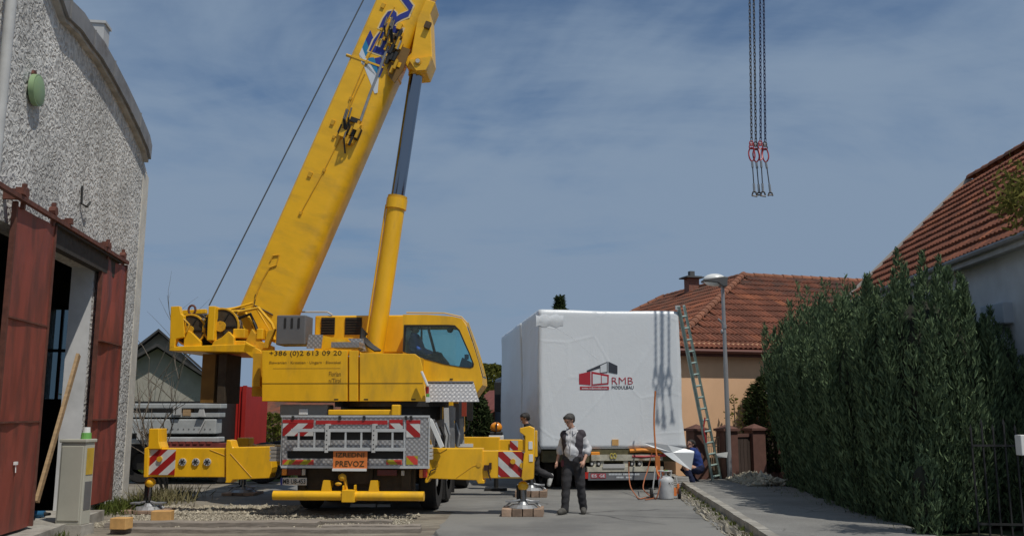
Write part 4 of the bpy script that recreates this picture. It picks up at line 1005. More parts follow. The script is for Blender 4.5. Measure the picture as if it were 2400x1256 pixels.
# ---- crane cab on the far side, facing right
ky, kd = 2.15, .95
out = [(944, 737), (1000, 737), (1060, 741), (1082, 746), (1093, 764), (1108, 806), (1121, 848), (1130, 884), (1131, 902), (1120, 917), (1110, 930), (1000, 930), (960, 930), (944, 826)]
inn = [(948, 762), (1000, 762), (1050, 762), (1066, 763), (1077, 774), (1090, 804), (1100, 826), (1110, 852), (1109, 859), (1102, 862), (1080, 860), (1040, 853), (985, 838), (945, 824)]
O2, I2 = [cx(u, v, ky) for u, v in out], [cx(u, v, ky) for u, v in inn]
m = MB(); m.ring(O2, I2, ky, ky + .05)
O3 = [(x, z) for x, z in O2]; I3 = [(x, z) for x, z in I2]
m.ring(O3, I3, ky + kd, ky + kd + .05)
n = len(O2)
for i in range(n):
    j = (i + 1) % n
    if i in (4, 5, 6): continue                                          # windscreen side stays open
    (xa, za), (xb, zb_) = O2[i], O2[j]; cxm, czm = cx(1035, 830, ky)
    def inw(x, z): d = Vector((cxm - x, czm - z)).normalized() * .05; return x + d.x, z + d.y
    m.prism([(xa, za), (xb, zb_), inw(xb, zb_), inw(xa, za)], ky + .051, ky + kd - .001, 'xz')
cabo = m.build('crane_cab', YEL, crane, bevel=.015)
m = MB(); m.prism(I2, ky + .02, ky + .026); m.build('side_window', CABGLASS, cabo); m = MB(); m.prism(I2, ky + kd + .02, ky + kd + .026); m.build('side_window', CABGLASS, cabo)
m = MB(); m.prism([O2[4], O2[7], (O2[7][0] - .01, O2[7][1]), (O2[4][0] - .01, O2[4][1])], ky + .06, ky + kd - .01); m.build('windscreen', CABGLASS, cabo)
m = MB(); In = [((x - cxm) * .965 + cxm, (z - czm) * .955 + czm) for x, z in I2]; m.ring([((x - cxm) * 1.012 + cxm, (z - czm) * 1.015 + czm) for x, z in I2], In, ky - .008, ky + .02); m.build('window_seal', BLACK, cabo)
m = MB(); rail = [(950, 731), (1040, 732), (1080, 741), (1093, 755), (1108, 800), (1122, 848), (1132, 882)]; m.tube([(cx(u, v, ky)[0], ky + .12, cx(u, v, ky)[1]) for u, v in rail], .016, 6); m.tube([(cx(u + 4, v, ky)[0], ky + .02, cx(u, v, ky)[1]) for u, v in rail[3:]], .012, 6); m.build('guard_rail', P('pale yellow rail', (0.60, 0.42, 0.16), .5), cabo)
ty = ky - .35
m = MB(); m.prism([cx(1003, 893, ky - .02), cx(1110, 893, ky - .02), cx(1110, 896, ky - .02), cx(1003, 896, ky - .02)], ky - .06, ky)
A = [cx(1003, 896, ky - .03), cx(1110, 896, ky - .03)]; B = [cx(1001, 941, ty), cx(1123, 941, ty)]
m.add([(A[0][0], ky - .03, A[0][1]), (A[1][0], ky - .03, A[1][1]), (B[1][0], ty, B[1][1]), (B[0][0], ty, B[0][1]), (A[0][0], ky - .0, A[0][1]), (A[1][0], ky - .0, A[1][1]), (B[1][0], ty + .03, B[1][1]), (B[0][0], ty + .03, B[0][1])], [(0, 1, 2, 3), (7, 6, 5, 4), (0, 4, 5, 1), (1, 5, 6, 2), (2, 6, 7, 3), (3, 7, 4, 0)]); m.build('folding_step', TREAD, cabo)
m = MB(); a = cx(975, 826, ky + .5); sx_ = a[0] + .12; sz_ = cx(990, 850, ky)[1]
m.box(sx_ - .1, sx_ + .35, ky + .25, ky + .75, sz_ - .06, sz_ + .04); m.bar((sx_ - .12, ky + .5, sz_ + .0), (sx_ - .2, ky + .5, sz_ + .5), .40, .07, up=(0, 1, 0)); m.build('operator_seat', BLACK, cabo, bevel=.03)
m = MB(); b = cx(1035, 850, ky + .3); m.prism([cx(1020, 828, ky + .3), cx(1032, 826, ky + .3), cx(1052, 850, ky + .3), cx(1056, 870, ky + .3), cx(1010, 868, ky + .3)], ky + .2, ky + .38); m.prism([cx(1085, 838, ky + .5), cx(1104, 848, ky + .5), cx(1108, 866, ky + .5), cx(1076, 866, ky + .5)], ky + .35, ky + .75); a = cx(1092, 836, ky + .5); m.box(a[0] - .03, a[0] + .05, ky + .5, ky + .58, a[1] - .05, a[1] + .05); m.build('control_console', P('console plastic', (0.045, 0.05, 0.045), .6), cabo, bevel=.01)
m = MB(); a = cx(1055, 766, ky + .4); m.ball((a[0], ky + .4, a[1] - .06), .06, sc=(1.1, .5, 1)); m.cyl((a[0], ky + .4, a[1] - .02), (a[0] + .05, ky + .4, a[1] + .05), .01, n=6); m.build('mirror', BLACK, cabo)
m = MB(); pts = [(1003, 766), (1012, 800), (1020, 830)]; m.tube([(cx(u, v, ky + .9)[0], ky + .9, cx(u, v, ky + .9)[1]) for u, v in pts], .03, 6); m.tube([(cx(u - 10, v + 2, ky + .9)[0], ky + .9, cx(u - 10, v + 2, ky + .9)[1]) for u, v in ((998, 768), (998, 800), (1000, 836))], .022, 6); m.build('window_pillar', BLACK, cabo)
m = MB(); a = cx(1058, 888, ky); m.box(a[0] - .03, a[0] + .03, ky - .02, ky, a[1] - .012, a[1] + .012); m.build('latch', INK, cabo)

# ---- boom
BY = 2.55
q0, q1 = CF.hit(637, 730, 1, BY), CF.hit(957, 0, 1, BY + .18)
ax = (q1 - q0).normalized(); by_ = Vector((0, 1, 0)); by_ = (by_ - ax * by_.dot(ax)).normalized(); bz_ = ax.cross(by_).normalized()
BM = Matrix((ax, by_, bz_)).transposed()
boom = bpy.data.objects.new('boom', None)
HW, HH = .40, .52
def section(hw, hh, rlow=.26, chf=.05):
    pts = [(-hw + chf, hh), (-hw, hh - chf), (-hw, -hh + rlow)]
    for t in np.linspace(R(180), R(270), 6)[1:]: pts.append((-hw + rlow + rlow * math.cos(t), -hh + rlow + rlow * math.sin(t)))
    pts2 = [(-a, b) for a, b in reversed(pts)]
    return pts + pts2
def tele(mb, s0, s1, hw, hh, mat=None):
    sc = section(hw, hh, min(.26, hh * .5)); k = len(sc)
    vs = [(s, a, b) for s in (s0, s1) for a, b in sc]
    mb.add(vs, [tuple(range(k)), tuple(range(2 * k - 1, k - 1, -1))] + [(i, i + k, (i + 1) % k + k, (i + 1) % k) for i in range(k)], mat)
m = MB(); tele(m, -.55, 6.05, HW + .0, HH); tele(m, 6.05, 8.9, HW - .0, HH - .0)
bmesh_ = m.mesh('boom', YEL, 30)
boom.user_clear() if False else None
bpy.data.objects.remove(boom)
boom = link('boom', bmesh_, crane)
boom.matrix_local = Matrix.Translation(q0) @ BM.to_4x4()
BVF = Frame(CF.o + CF.m @ q0, CF.m @ BM)
def bl(u, v, yy=-HW): h = BVF.hit(u, v, 1, yy); return h.x, h.z
TL_ = 22.3
for k, (s0, s1, hw, hh) in enumerate(((8.9, 15, .34, .45), (15, 21.0, .29, .38), (21.0, 28.5, .24, .31))):
    q = MB(); tele(q, s0 - .3, s1, hw, hh); q.build('telescope_section', YEL, boom, 30)
q = MB(); tele(q, 28.5, 29.0, .30, .42); q.cyl((28.9, -.1, -.35), (28.9, .1, -.35), .25, n=20); q.build('boom_head', YEL, boom)
# fittings of the near face
def fbox(mb, u0, v0, u1, v1, th, mat=None, base=-HW):
    a, b = bl(u0, v0, base), bl(u1, v1, base); mb.box(min(a[0], b[0]), max(a[0], b[0]), base - th, base, min(a[1], b[1]), max(a[1], b[1]), mat)
def fpoly(mb, pts, y0, y1, mat=None): mb.prism([bl(u, v) for u, v in pts], y0, y1, 'xz', mat)
m = MB(); fpoly(m, [(868, 71), (876, 92), (866, 116), (857, 93)], -HW - .004, -HW - .0005, BLUE); fpoly(m, [(857, 93), (866, 116), (857, 134), (849, 112)], -HW - .004, -HW - .0005, CYAN); fpoly(m, [(849, 112), (857, 134), (848, 150), (842, 128)], -HW - .004, -HW - .0005, PRINTW)
fpoly(m, [(842, 128), (848, 150), (853, 135), (862, 140), (888, 185), (885, 218), (878, 220)], -HW - .0041, -HW - .0006, PRINTW)
fpoly(m, [(860, 137), (876, 135), (892, 168), (889, 184)], -HW - .0042, -HW - .0005, CYAN); fpoly(m, [(878, 137), (893, 134), (901, 156), (890, 182)], -HW - .0043, -HW - .0005, BLUE)
m.build('stripe_print', None, boom)
sc_ = bl(835, 136)[0]; m = MB(); tele(m, sc_ - .02, sc_ + .02, HW + .012, HH + .015); m.cyl((sc_, -HW + .05, HH), (sc_, -HW + .05, HH + .1), .035, n=8); m.build('collar', YEL, boom, 30)
def blk(u0, v0, u1, v1):
    a, b = bl(u0, v0), bl(u1, v1); return a, b
# lettering: big blue capitals with a pale outline, running up the boom
s0 = bl(872, 122)[0]; hlo, hhi = bl(930, 35)[1], bl(905, 30)[1]
hmid = (bl(868, 118)[1] + bl(930, 50)[1]) / 2
Lz0, Lz1 = -.30, .20
text('lettering', 'PRANGL', PRINTY, boom, (s0 - .035, Lz0 - .035, s0 + 4.0, Lz1 + .035), y=-HW - .0005, bold=.05)
text('lettering', 'PRANGL', BLUE, boom, (s0, Lz0, s0 + 3.965, Lz1), y=-HW - .006, bold=.02)
m = MB(); L0 = [bl(714, 700), bl(757, 480), (bl(830, 255)[0], .29), (8.8, .29)]
def line_on_face(mb, px, r, yy=-HW - .012, mat=None): mb.tube([(*(lambda h: (h[0], yy, h[1]))(bl(u, v)),) for u, v in px], r, 6, mat=mat)
line_on_face(m, [(705, 500), (760, 400), (800, 320), (822, 232), (856, 150), (880, 105), (925, 18)], .012, mat=YEL2)
line_on_face(m, [(806, 285), (838, 210), (855, 175)], .012, mat=YEL2); line_on_face(m, [(845, 285), (866, 225), (890, 165), (910, 110)], .03, mat=STEEL)
line_on_face(m, [(592, 720), (605, 680), (616, 655), (628, 635), (632, 628), (648, 622), (655, 598), (640, 600), (634, 612)], .016, mat=YEL2); line_on_face(m, [(600, 690), (596, 715), (640, 738)], .016, mat=INK)
for (u, v) in ((705, 500), (760, 400), (822, 232), (783, 322), (860, 148), (895, 70)):
    s, h = bl(u, v); m.box(s - .03, s + .03, -HW - .03, -HW, h - .03, h + .03, YEL2)
for (u, v) in ((898, 15), (780, 288), (727, 410)): s, h = bl(u, v); m.box(s - .05, s + .05, -HW - .03, -HW, h - .04, h + .04, YEL2)
m.build('pipework', None, boom)
VB = P('brown fittings', (0.09, 0.05, 0.016), .6, var=.3, scale=9)  # brown of the small fittings themselves, mixed in at random
random.seed(11)
def cluster(n, pts, name):
    q = MB()
    for k in range(n):
        u, v, w, h = pts(k); a = bl(u, v); th = random.uniform(.03, .12)
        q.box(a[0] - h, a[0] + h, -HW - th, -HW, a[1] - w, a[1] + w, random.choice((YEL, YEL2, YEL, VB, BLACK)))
        if k % 2 == 0: q.cyl((a[0] - .1, -HW - th - .01, a[1]), (a[0] + .1, -HW - th - .01, a[1]), random.uniform(.02, .045), n=8, mat=random.choice((STEEL, BLACK, YEL2)))
    for k in range(4):
        u, v, w, h = pts(k); a = bl(u, v); q.tube([(a[0] - .25, -HW - .06, a[1] - .1), (a[0], -HW - .2, a[1]), (a[0] + .25, -HW - .05, a[1] + .08)], .018, 6, mat=BLACK)
    return q.build(name, None, boom)
cluster(16, lambda k: (random.uniform(802, 850), random.uniform(278, 335), random.uniform(.03, .10), random.uniform(.03, .12)), 'valve_block')
cluster(24, lambda k: (908 + random.uniform(-6, 30), 66 + k * 4.1 + random.uniform(-6, 6), random.uniform(.02, .08), random.uniform(.02, .09)), 'valve_block')
m = MB(); fpoly(m, [(908, 160), (936, 108), (962, 118), (944, 168), (925, 196), (910, 178)], -HW - .03, -HW, VBR); m.build('shade_patch', None, boom)  # flat brown patch that paints shade onto the boom's near face
# boom cylinder bracket below the boom
m = MB(); fpoly(m, [(1019, 0), (1007, 28), (1011, 132), (998, 164), (975, 166), (952, 152), (945, 138), (962, 120), (985, -10)], -HW + .10, HW - .10); brk = m.build('cylinder_bracket', YEL, boom, bevel=.015)
m = MB(); fpoly(m, [(958, 140), (1010, 131), (1005, 150), (997, 163), (975, 165)], -HW + .02, -HW + .1); m.build('bracket_cheek', YEL, brk)
pin = bl(980, 146, -HW + .05); m = MB(); m.cyl((pin[0], -HW + .0, pin[1]), (pin[0], HW, pin[1]), .075, n=18, mat=YEL2); m.cyl((pin[0], -HW - .02, pin[1]), (pin[0], -HW + .0, pin[1]), .045, n=14, mat=LGREY); m.build('pin', None, brk)
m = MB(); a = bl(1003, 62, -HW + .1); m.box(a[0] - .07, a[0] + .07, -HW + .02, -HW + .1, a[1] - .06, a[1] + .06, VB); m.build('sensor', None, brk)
# lift cylinder, in the boom's middle plane
yc_ = BY + .05
ca, cb_, cc = CF.hit(878, 822, 1, yc_ - .0), CF.hit(928, 487, 1, yc_), CF.hit(979, 152, 1, yc_)
d_ = (cc - ca).normalized()
m = MB(); m.cyl(ca - d_ * .3, cb_, .185, n=24, mat=YEL); m.cyl(cb_ - d_ * .03, cb_ + d_ * .18, .215, n=24, mat=YEL); m.cyl(cb_ + d_ * .18, cb_ + d_ * .24, .2, n=24, mat=YEL2); cyo = m.build('lift_cylinder', None, crane, 40)
m = MB(); m.cyl(cb_ + d_ * .2, cc - d_ * .15, .142, n=24); m.build('rod', CHROME, cyo, True)
m = MB(); m.cyl(cc - d_ * .26, cc - d_ * .1, .165, n=24); m.cyl(cc + Vector((0, -.2, 0)), cc + Vector((0, .2, 0)), .14, n=20); m.build('rod_eye', YEL, cyo, True)
m = MB(); off_ = Vector((-.20, -.06, 0)); m.cyl(ca + off_, cb_ + off_ + d_ * .05, .02, n=8); m.build('side_pipe', YEL, cyo)
# auxiliary rope from the winch to the boom head
m = MB(); r0, r1 = CF.hit(490, 716, 1, 2.2), CF.hit(852, 0, 1, 2.45); m.cyl(r0, r0 + (r1 - r0) * 3.0, .014, n=6); m.build('hoist_rope', P('steel rope', (0.13, 0.14, 0.15), .5, metal=.4), crane)
# cribbing under the jacks
def crib(J, w, n, lab, z0=0.0, h=.13):
    t_ = thing('timber_cribbing', lab, 'timber pad', (J.x, J.y, 0), CRZ, 'timber pads under the crane jacks')
    for k in range(n):
        q = MB(); a = -w + k * (2 * w / n); q.box(a + .008, a + 2 * w / n - .008, -.30 + random.uniform(-.03, .03), .30, z0, h + random.uniform(-.006, 0)); q.build('timber_block', CRIB, t_, bevel=.006)
CRIB = P('cribbing timber', (0.33, 0.23, 0.165), .85, var=.3, scale=6, objrand=.3, bump=.3)
crib(JR, .36, 4, 'brown timber pad under the near right jack beside the vest man')
crib(JF, .34, 4, 'brown timber pad under the far right jack by the white shoe')
crib(JL, .38, 3, 'grey splintered timber pad under the left rear jack', h=.06)
crib(JFL, .36, 3, 'timber pad in the shade under the left front jack', h=.06)
p = gnd(835, 1188); m = MB(); m.box(-.42, .05, -.05, .05, .0, .05); m.box(.08, .32, -.05, .05, 0, .045)
o = tag(m.build('white_batten', WHITE), 'white broken batten lying in the shade under the crane', 'batten'); o.location = (p.x + .3, p.y + .1, 0)
# hanging chains with rings and wire tails
CH = P('chain steel', (0.10, 0.09, 0.085), .5, metal=.6); CHB = P('bluish chain', (0.05, 0.06, 0.12), .5, metal=.5); RRING = P('red painted ring', (0.40, 0.03, 0.04), .45)
q = MB(); lk = [(.021 * math.cos(t), 0, .021 * math.sin(t) + (.031 if math.sin(t) >= 0 else -.031)) for t in np.linspace(0, 2 * math.pi, 13)[:-1]]
q.tube(lk, .0095, 6, closed=True); link_a = q.mesh('chain_link', CH, True); q = MB(); q.tube(lk, .0095, 6, closed=True); link_b = q.mesh('chain_link', CHB, True)
# solve how far away the chains hang so that their shadow falls on the wrapped module as photographed
TM = Vector((0.61, 20.7)); TD = Vector((-0.124, 0.992))                 # module's near left bottom corner, its heading
TN = Vector((0.992, 0.124))
YCH = 19.05
chain_px = [(1757, 1764, 352), (1768, 1774, 352), (1781, 1785, 352), (1791, 1796, 352)]
lab_ch = ['leftmost of four hanging lifting chains with red ring', 'second hanging lifting chain from the left, ring overlapping its neighbour', 'third hanging lifting chain from the left, with hooked wire tail', 'rightmost of four hanging lifting chains with red ring']
for k, (ut, ub, vr) in enumerate(chain_px):
    ring_ = at(ub - 2, 362 + (k % 2) * 2, YCH + (0, .05, -.02, .04)[k]); topp = at(ut, 0, YCH)
    g = thing('lifting_chain', lab_ch[k], 'chain', ring_, 0, 'chains hanging from the crane hook')
    dirv = Vector((topp.x - ring_.x, 0, topp.z - ring_.z)).normalized()
    me = (link_a, link_a, link_b, link_b)[k]
    nl = int(9.5 / .083)
    rotz = Vector((0, 0, 1)).rotation_difference(dirv)
    for i in range(nl):
        o = link('chain_link', me, g); o.location = dirv * (.34 + .083 * i)
        o.rotation_euler = (rotz.to_matrix() @ Matrix.Rotation(R(90 * (i % 2) + 20), 3, 'Z')).to_euler()
    q = MB(); q.tube([(.068 * math.cos(t), .012 * math.sin(3 * t), .150 * math.sin(t)) for t in np.linspace(0, 6.283, 21)[:-1]], .016, 7, closed=True); r_ = q.build('ring', RRING, g, True)
    if k == 2: r_.rotation_euler = (0, R(20), R(50))
    q = MB(); q.tube([(.038 * math.cos(t), 0, .25 + .055 * math.sin(t)) for t in np.linspace(0, 6.283, 11)[:-1]], .015, 6, closed=True); q.cyl((-.035, 0, .25), (.035, 0, .25), .014, n=8); q.tube([(.05 * math.cos(t), 0, .17 + .05 * math.sin(t)) for t in np.linspace(0, 6.283, 11)[:-1]], .014, 6, closed=True); q.build('coupling', CH if k % 2 else RRING, g)
    lean = (.02, .03, .01, .07)[k]; q = MB(); q.cyl((0, 0, -.16), (lean * .3, 0, -.30), .026, n=8, mat=STEEL); q.cyl((lean * .3, 0, -.30), (lean, 0, -.85), .012, n=6, mat=CH); q.cyl((lean * .8, 0, -.66), (lean, 0, -.84), .026, n=8, mat=STEEL)
    q.tube([(lean - .05, 0, -.92), (lean - .03, 0, -.85), (lean + .03, 0, -.85), (lean + .05, 0, -.92)], .018, 6, mat=CH); q.cyl((lean - .06, 0, -.93 + .03 * (k % 2)), (lean + .06, 0, -.95 + .05 * (k % 2)), .016, n=8, mat=CH); q.build('wire_tail', None, g)
hk = at(1776, -420, YCH); tip = CF.o + CF.m @ (q0 + ax * 28.9)
m = MB(); m.box(-.2, .2, -.12, .12, 0, .55); m.cyl((0, -.13, .3), (0, .13, .3), .28, n=18); m.tube([(0, 0, 0), (.02, 0, -.2), (.13, 0, -.33), (.02, 0, -.45), (-.1, 0, -.36)], .04, 8); hb = m.build('hook_block', YEL2)
hb.location = (ring_.x - .1, YCH, ring_.z + 10.35); tag(hb, 'hook block above the lifting chains on the crane ropes', 'hook block')

# ------------------------------------------------------------------ wrapped modules on their trailer
def film(name, lab_b=.5):
    m, n, l, b = nodes_of(name)
    b.inputs['Base Color'].default_value = (0.74, 0.78, 0.82, 1); b.inputs['Roughness'].default_value = 0.36
    b.inputs['Subsurface Weight'].default_value = 0.0
    t = n.new('ShaderNodeTexCoord')
    a = n.new('ShaderNodeTexNoise'); a.inputs['Scale'].default_value = .8; a.inputs['Detail'].default_value = 5; a.inputs['Distortion'].default_value = 1.2
    mp = n.new('ShaderNodeMapping'); mp.inputs['Scale'].default_value = (1.5, 1.5, .6); l.new(t.outputs['Object'], mp.inputs[0]); l.new(mp.outputs[0], a.inputs['Vector'])
    w = n.new('ShaderNodeTexNoise'); w.inputs['Scale'].default_value = 6; w.inputs['Detail'].default_value = 4; w.inputs['Distortion'].default_value = 2; l.new(t.outputs['Object'], w.inputs['Vector'])
    ad = n.new('ShaderNodeMath'); ad.operation = 'MULTIPLY_ADD'; l.new(w.outputs['Fac'], ad.inputs[0]); ad.inputs[1].default_value = .12; l.new(a.outputs['Fac'], ad.inputs[2])
    vo = n.new('ShaderNodeTexVoronoi'); vo.feature = 'DISTANCE_TO_EDGE'; vo.inputs['Scale'].default_value = .75
    dm = n.new('ShaderNodeMix'); dm.data_type = 'RGBA'; dm.inputs['Factor'].default_value = .05; l.new(t.outputs['Object'], dm.inputs['A']); l.new(w.outputs['Color'], dm.inputs['B']); l.new(dm.outputs['Result'], vo.inputs['Vector'])
    vr = n.new('ShaderNodeMapRange'); vr.inputs['From Max'].default_value = .035; vr.inputs['To Min'].default_value = .12; vr.inputs['To Max'].default_value = 0; l.new(vo.outputs['Distance'], vr.inputs['Value'])
    a2 = n.new('ShaderNodeMath'); a2.operation = 'ADD'; l.new(ad.outputs[0], a2.inputs[0]); l.new(vr.outputs[0], a2.inputs[1])
    bp = n.new('ShaderNodeBump'); bp.inputs['Strength'].default_value = lab_b; bp.inputs['Distance'].default_value = .06
    l.new(a2.outputs[0], bp.inputs['Height']); l.new(bp.outputs[0], b.inputs['Normal'])
    return m
FILM = film('white shrink film', .35); TAPE = P('translucent white tape', (0.70, 0.71, 0.71), .25)
TRZ = math.atan2(TD.y, TD.x) - math.pi / 2
TF = Frame((TM.x, TM.y, 0), Matrix.Rotation(TRZ, 3, 'Z'))
def tx(u, v, y=0.0): h = TF.hit(u, v, 1, y); return h.x, h.z
zb0 = tx(1265, 1052)[1]; ZT = tx(1420, 727)[1]; WX = tx(1597, 900)[0]
def module(y0, y1, lab, seed):
    """soft box of shrink film: a subdivided box with rounded edges, sagging between its corners"""
    r0 = random.Random(seed)
    g = thing('wrapped_module', lab, 'module', TF.o + TF.m @ Vector((0, y0, zb0)), TRZ)
    nx, ny, nz = 34, 24, 34; L = y1 - y0; Hh = ZT - zb0
    bm = bmesh.new(); idx = {}
    def pt(i, j, k):
        key = (i, j, k)
        if key in idx: return idx[key]
        x, y, z = i / nx * WX, j / ny * L, k / nz * Hh
        c = Vector((min(max(x, .03), WX - .03), min(max(y, .03), L - .03), min(max(z, .0), Hh - .035)))
        d = Vector((x, y, z)) - c
        if d.length > 1e-6:
            d = d.normalized() * .032; x, y, z = (c + d)
        s = math.sin(x * 2.3 + seed) * math.cos(z * 1.9 + y) * .012 + r0.uniform(-.0025, .0025)
        if j == 0: y += s * .25
        if i in (0, nx): x += (1 if i == 0 else -1) * (.03 * math.sin(z / Hh * math.pi) * abs(math.sin(y / L * math.pi * 2)) + s * 1.6)
        if k == nz: z += -.02 * math.sin(y / L * math.pi) * math.sin(x / WX * math.pi) + s
        if i == nx and k < 8: x += .10 * (8 - k) / 8
        v = bm.verts.new((x, y, z)); idx[key] = v; return v
    def quad(a): 
        try: bm.faces.new([pt(*p) for p in a])
        except ValueError: pass
    for i in range(nx):
        for k in range(nz):
            for j in (0, ny): quad([(i, j, k), (i + 1, j, k), (i + 1, j, k + 1), (i, j, k + 1)])
        for j in range(ny): 
            for k in (0, nz): quad([(i, j, k), (i + 1, j, k), (i + 1, j + 1, k), (i, j + 1, k)])
    for j in range(ny):
        for k in range(nz):
            for i in (0, nx): quad([(i, j, k), (i, j + 1, k), (i, j + 1, k + 1), (i, j, k + 1)])
    bmesh.ops.recalc_face_normals(bm, faces=bm.faces)
    me = bpy.data.meshes.new('film_wrap'); bm.to_mesh(me); bm.free(); me.materials.append(FILM); me.polygons.foreach_set('use_smooth', [True] * len(me.polygons))
    o = link('film_wrap', me, g)
    return g
m1 = module(0, 2.85, 'white shrink wrapped house module with red and grey printed logo', 1)
m2 = module(3.0, 7.7, 'plain white wrapped module behind the one with the logo', 4)
def l2(u, v):  # in the first module's own axes
    a = tx(u, v); return a[0], a[1] - zb0
def fp(mb, pts, y, mat, th=.003): mb.prism([l2(u, v) for u, v in pts], y - th, y, 'xz', mat)
GREYP = P('dark grey print', (0.045, 0.05, 0.065), .5); REDP = P('logo red print', (0.42, 0.025, 0.04), .5)
m = MB(); y = -.004
fp(m, [(1352, 913), (1358, 870), (1374, 862), (1388, 847), (1425, 843), (1452, 850), (1456, 876), (1488, 878), (1488, 916), (1358, 918)], .026, PRINTW, .012)
fp(m, [(1375, 868), (1424, 847), (1424, 873), (1406, 874), (1406, 862), (1376, 872)], y, GREYP); fp(m, [(1407, 857), (1422, 850), (1422, 871), (1407, 873)], y - .002, PRINTW); fp(m, [(1426, 847), (1447, 857), (1447, 876), (1426, 872)], y, GREYP)
fp(m, [(1357, 876), (1384, 870), (1384, 902), (1357, 900)], y - .001, REDP)
fp(m, [(1386, 870), (1427, 878), (1426, 900), (1386, 903)], y - .001, REDP); fp(m, [(1389, 876), (1408, 879), (1408, 898), (1389, 900)], y - .004, PRINTW); fp(m, [(1410, 880), (1423, 882), (1423, 897), (1410, 898)], y - .004, PRINTW)
fp(m, [(1359, 905), (1427, 905), (1427, 913), (1359, 913)], y - .001, REDP)
m.build('logo_print', None, m1)
a = l2(1363, 911.5); b = l2(1423, 906.5); text('lettering', 'www.rmbmodul.com', PRINTW, m1, (a[0], a[1], b[0], b[1]), y=y - .004, bold=.01)
a = l2(1434, 900); b = l2(1483, 884); text('lettering', 'RMB', REDP, m1, (a[0], a[1], b[0], b[1]), y=y - .001, bold=-.012)
a = l2(1434, 911); b = l2(1485, 903.5); text('lettering', 'MODULBAU', GREYP, m1, (a[0], a[1], b[0], b[1]), y=y - .001)
m = MB()
def crease(pts, w): 
    P_ = [Vector((l2(u, v)[0], .010, l2(u, v)[1])) for u, v in pts]
    for a_, b_ in zip(P_, P_[1:]): m.bar(a_, b_, .01, w, up=(0, 1, 0)) if False else m.tube([a_, b_], .014, 5)
crease([(1305, 768), (1340, 790), (1380, 825), (1402, 843)], .02); crease([(1520, 778), (1480, 810), (1445, 842)], .02)
crease([(1258, 740), (1270, 765), (1300, 770)], .02); crease([(1330, 1040), (1400, 1032), (1470, 1036)], .02)
m.build('film_seam', FILM, m1, 60)
m = MB(); a = rect_ = (l2(1434, 1043), l2(1449, 1029)); m.box(a[0][0], a[1][0], -.03, .01, a[0][1], a[1][1]); m.build('wood_stub', ORWOOD, m1)
# crumpled film corner top left and loose flap lower right
m = MB(); pts = []; n = 8
for i in range(n + 1):
    for j in range(4):
        u = 1256 + 8 * i; v = 738 + j * 9 + 3 * math.sin(i * 1.9 + j); a = l2(u, v); pts.append((a[0], -.004 - .03 * random.random() * (1 if 0 < j < 3 else .1), a[1]))
m.add(pts, [(i * 4 + j, (i + 1) * 4 + j, (i + 1) * 4 + j + 1, i * 4 + j + 1) for i in range(n) for j in range(3)]); m.build('film_crumple', FILM, m1, True)
fl = [(1505, 1037), (1525, 1036), (1560, 1042), (1600, 1050), (1622, 1056), (1621, 1060), (1616, 1100), (1600, 1092), (1570, 1075), (1545, 1055), (1523, 1046)]
m = MB(); fb = [l2(u, v) for u, v in fl]; k = len(fb)
cen = (sum(p[0] for p in fb) / k, sum(p[1] for p in fb) / k)
vs = [(p[0], -.05 - .16 * max(0, (1.2 - (p[1] + 0.3))) * .35 - .04 * (i % 3), p[1]) for i, p in enumerate(fb)] + [(cen[0], -.16, cen[1])]
vs += [(x, y_ + .03, z) for x, y_, z in vs]
fs = [(i, (i + 1) % k, k) for i in range(k)] + [((i + 1) % k + k + 1, i + k + 1, 2 * k + 1) for i in range(k)] + [(i, i + k + 1, (i + 1) % k + k + 1, (i + 1) % k) for i in range(k)]
m.add(vs, fs); m.build('film_flap', FILM, m1)

# trailer
tr = thing('module_trailer', 'low loader trailer under the wrapped modules, rear lights and red white plates', 'trailer', TF.o, TRZ)
CREAM = P('cream chassis paint', (0.48, 0.46, 0.38), .6, var=.25, scale=6, col2=(0.2, 0.13, 0.08), c2lo=.55, c2hi=.72, c2scale=5)
m = MB(); m.box(.12, WX - .12, .15, 8.6, .62, zb0 - .04); m.box(.6, WX - .6, .0, .16, .62, zb0 - .02); m.build('deck', P('brown olive deck', (0.10, 0.09, 0.045), .8, var=.35, scale=6), tr)
m = MB(); zc1 = tx(1440, 1072)[1]; zc2 = tx(1440, 1098)[1]; xL, xR = tx(1385, 1090)[0], tx(1552, 1090)[0]
m.box(xL, xR, -.06, .1, zc1 - .06, zc1 + .07); m.box(xL - .1, xR, -.08, .1, zc2 - .06, zc2 + .05)
for u in (1392, 1410, 1466, 1483, 1500): a = tx(u, 1085); m.box(a[0] - .05, a[0] + .05, -.03, .1, zc2 + .05, zc1 - .05)
bm1 = m.build('rear_frame', CREAM, tr)
for u in (1386, 1402, 1480, 1497):
    a = tx(u, 1086); q = MB(); q.cyl((a[0], -.07, a[1]), (a[0], -.03, a[1]), .05, n=14, mat=BLACK); q.cyl((a[0], -.074, a[1]), (a[0], -.07, a[1]), .028, n=12, mat=LGREY); q.build('round_lamp', None, tr)
q = MB(); a, b = tx(1411, 1096), tx(1462, 1086); q.box(a[0], b[0], -.10, -.085, a[1], b[1]); npo = q.build('number_plate', LGREY, tr)
q = MB(); a, b = tx(1376, 1124), tx(1536, 1106); q.box(a[0], b[0], -.12, -.09, a[1], b[1]); tb = q.build('tail_board', P('grey tail board', (0.16, 0.165, 0.18), .6, var=.15), tr)
q = MB(); c0_, c1_ = tx(1382, 1119), tx(1398, 1108); q.box(c0_[0], c1_[0], -.126, -.121, c0_[1], c1_[1]); c0_, c1_ = tx(1400, 1119), tx(1417, 1108); q.box(c0_[0], c1_[0], -.126, -.121, c0_[1], c1_[1]); q.build('red_plate', REDP, tb)
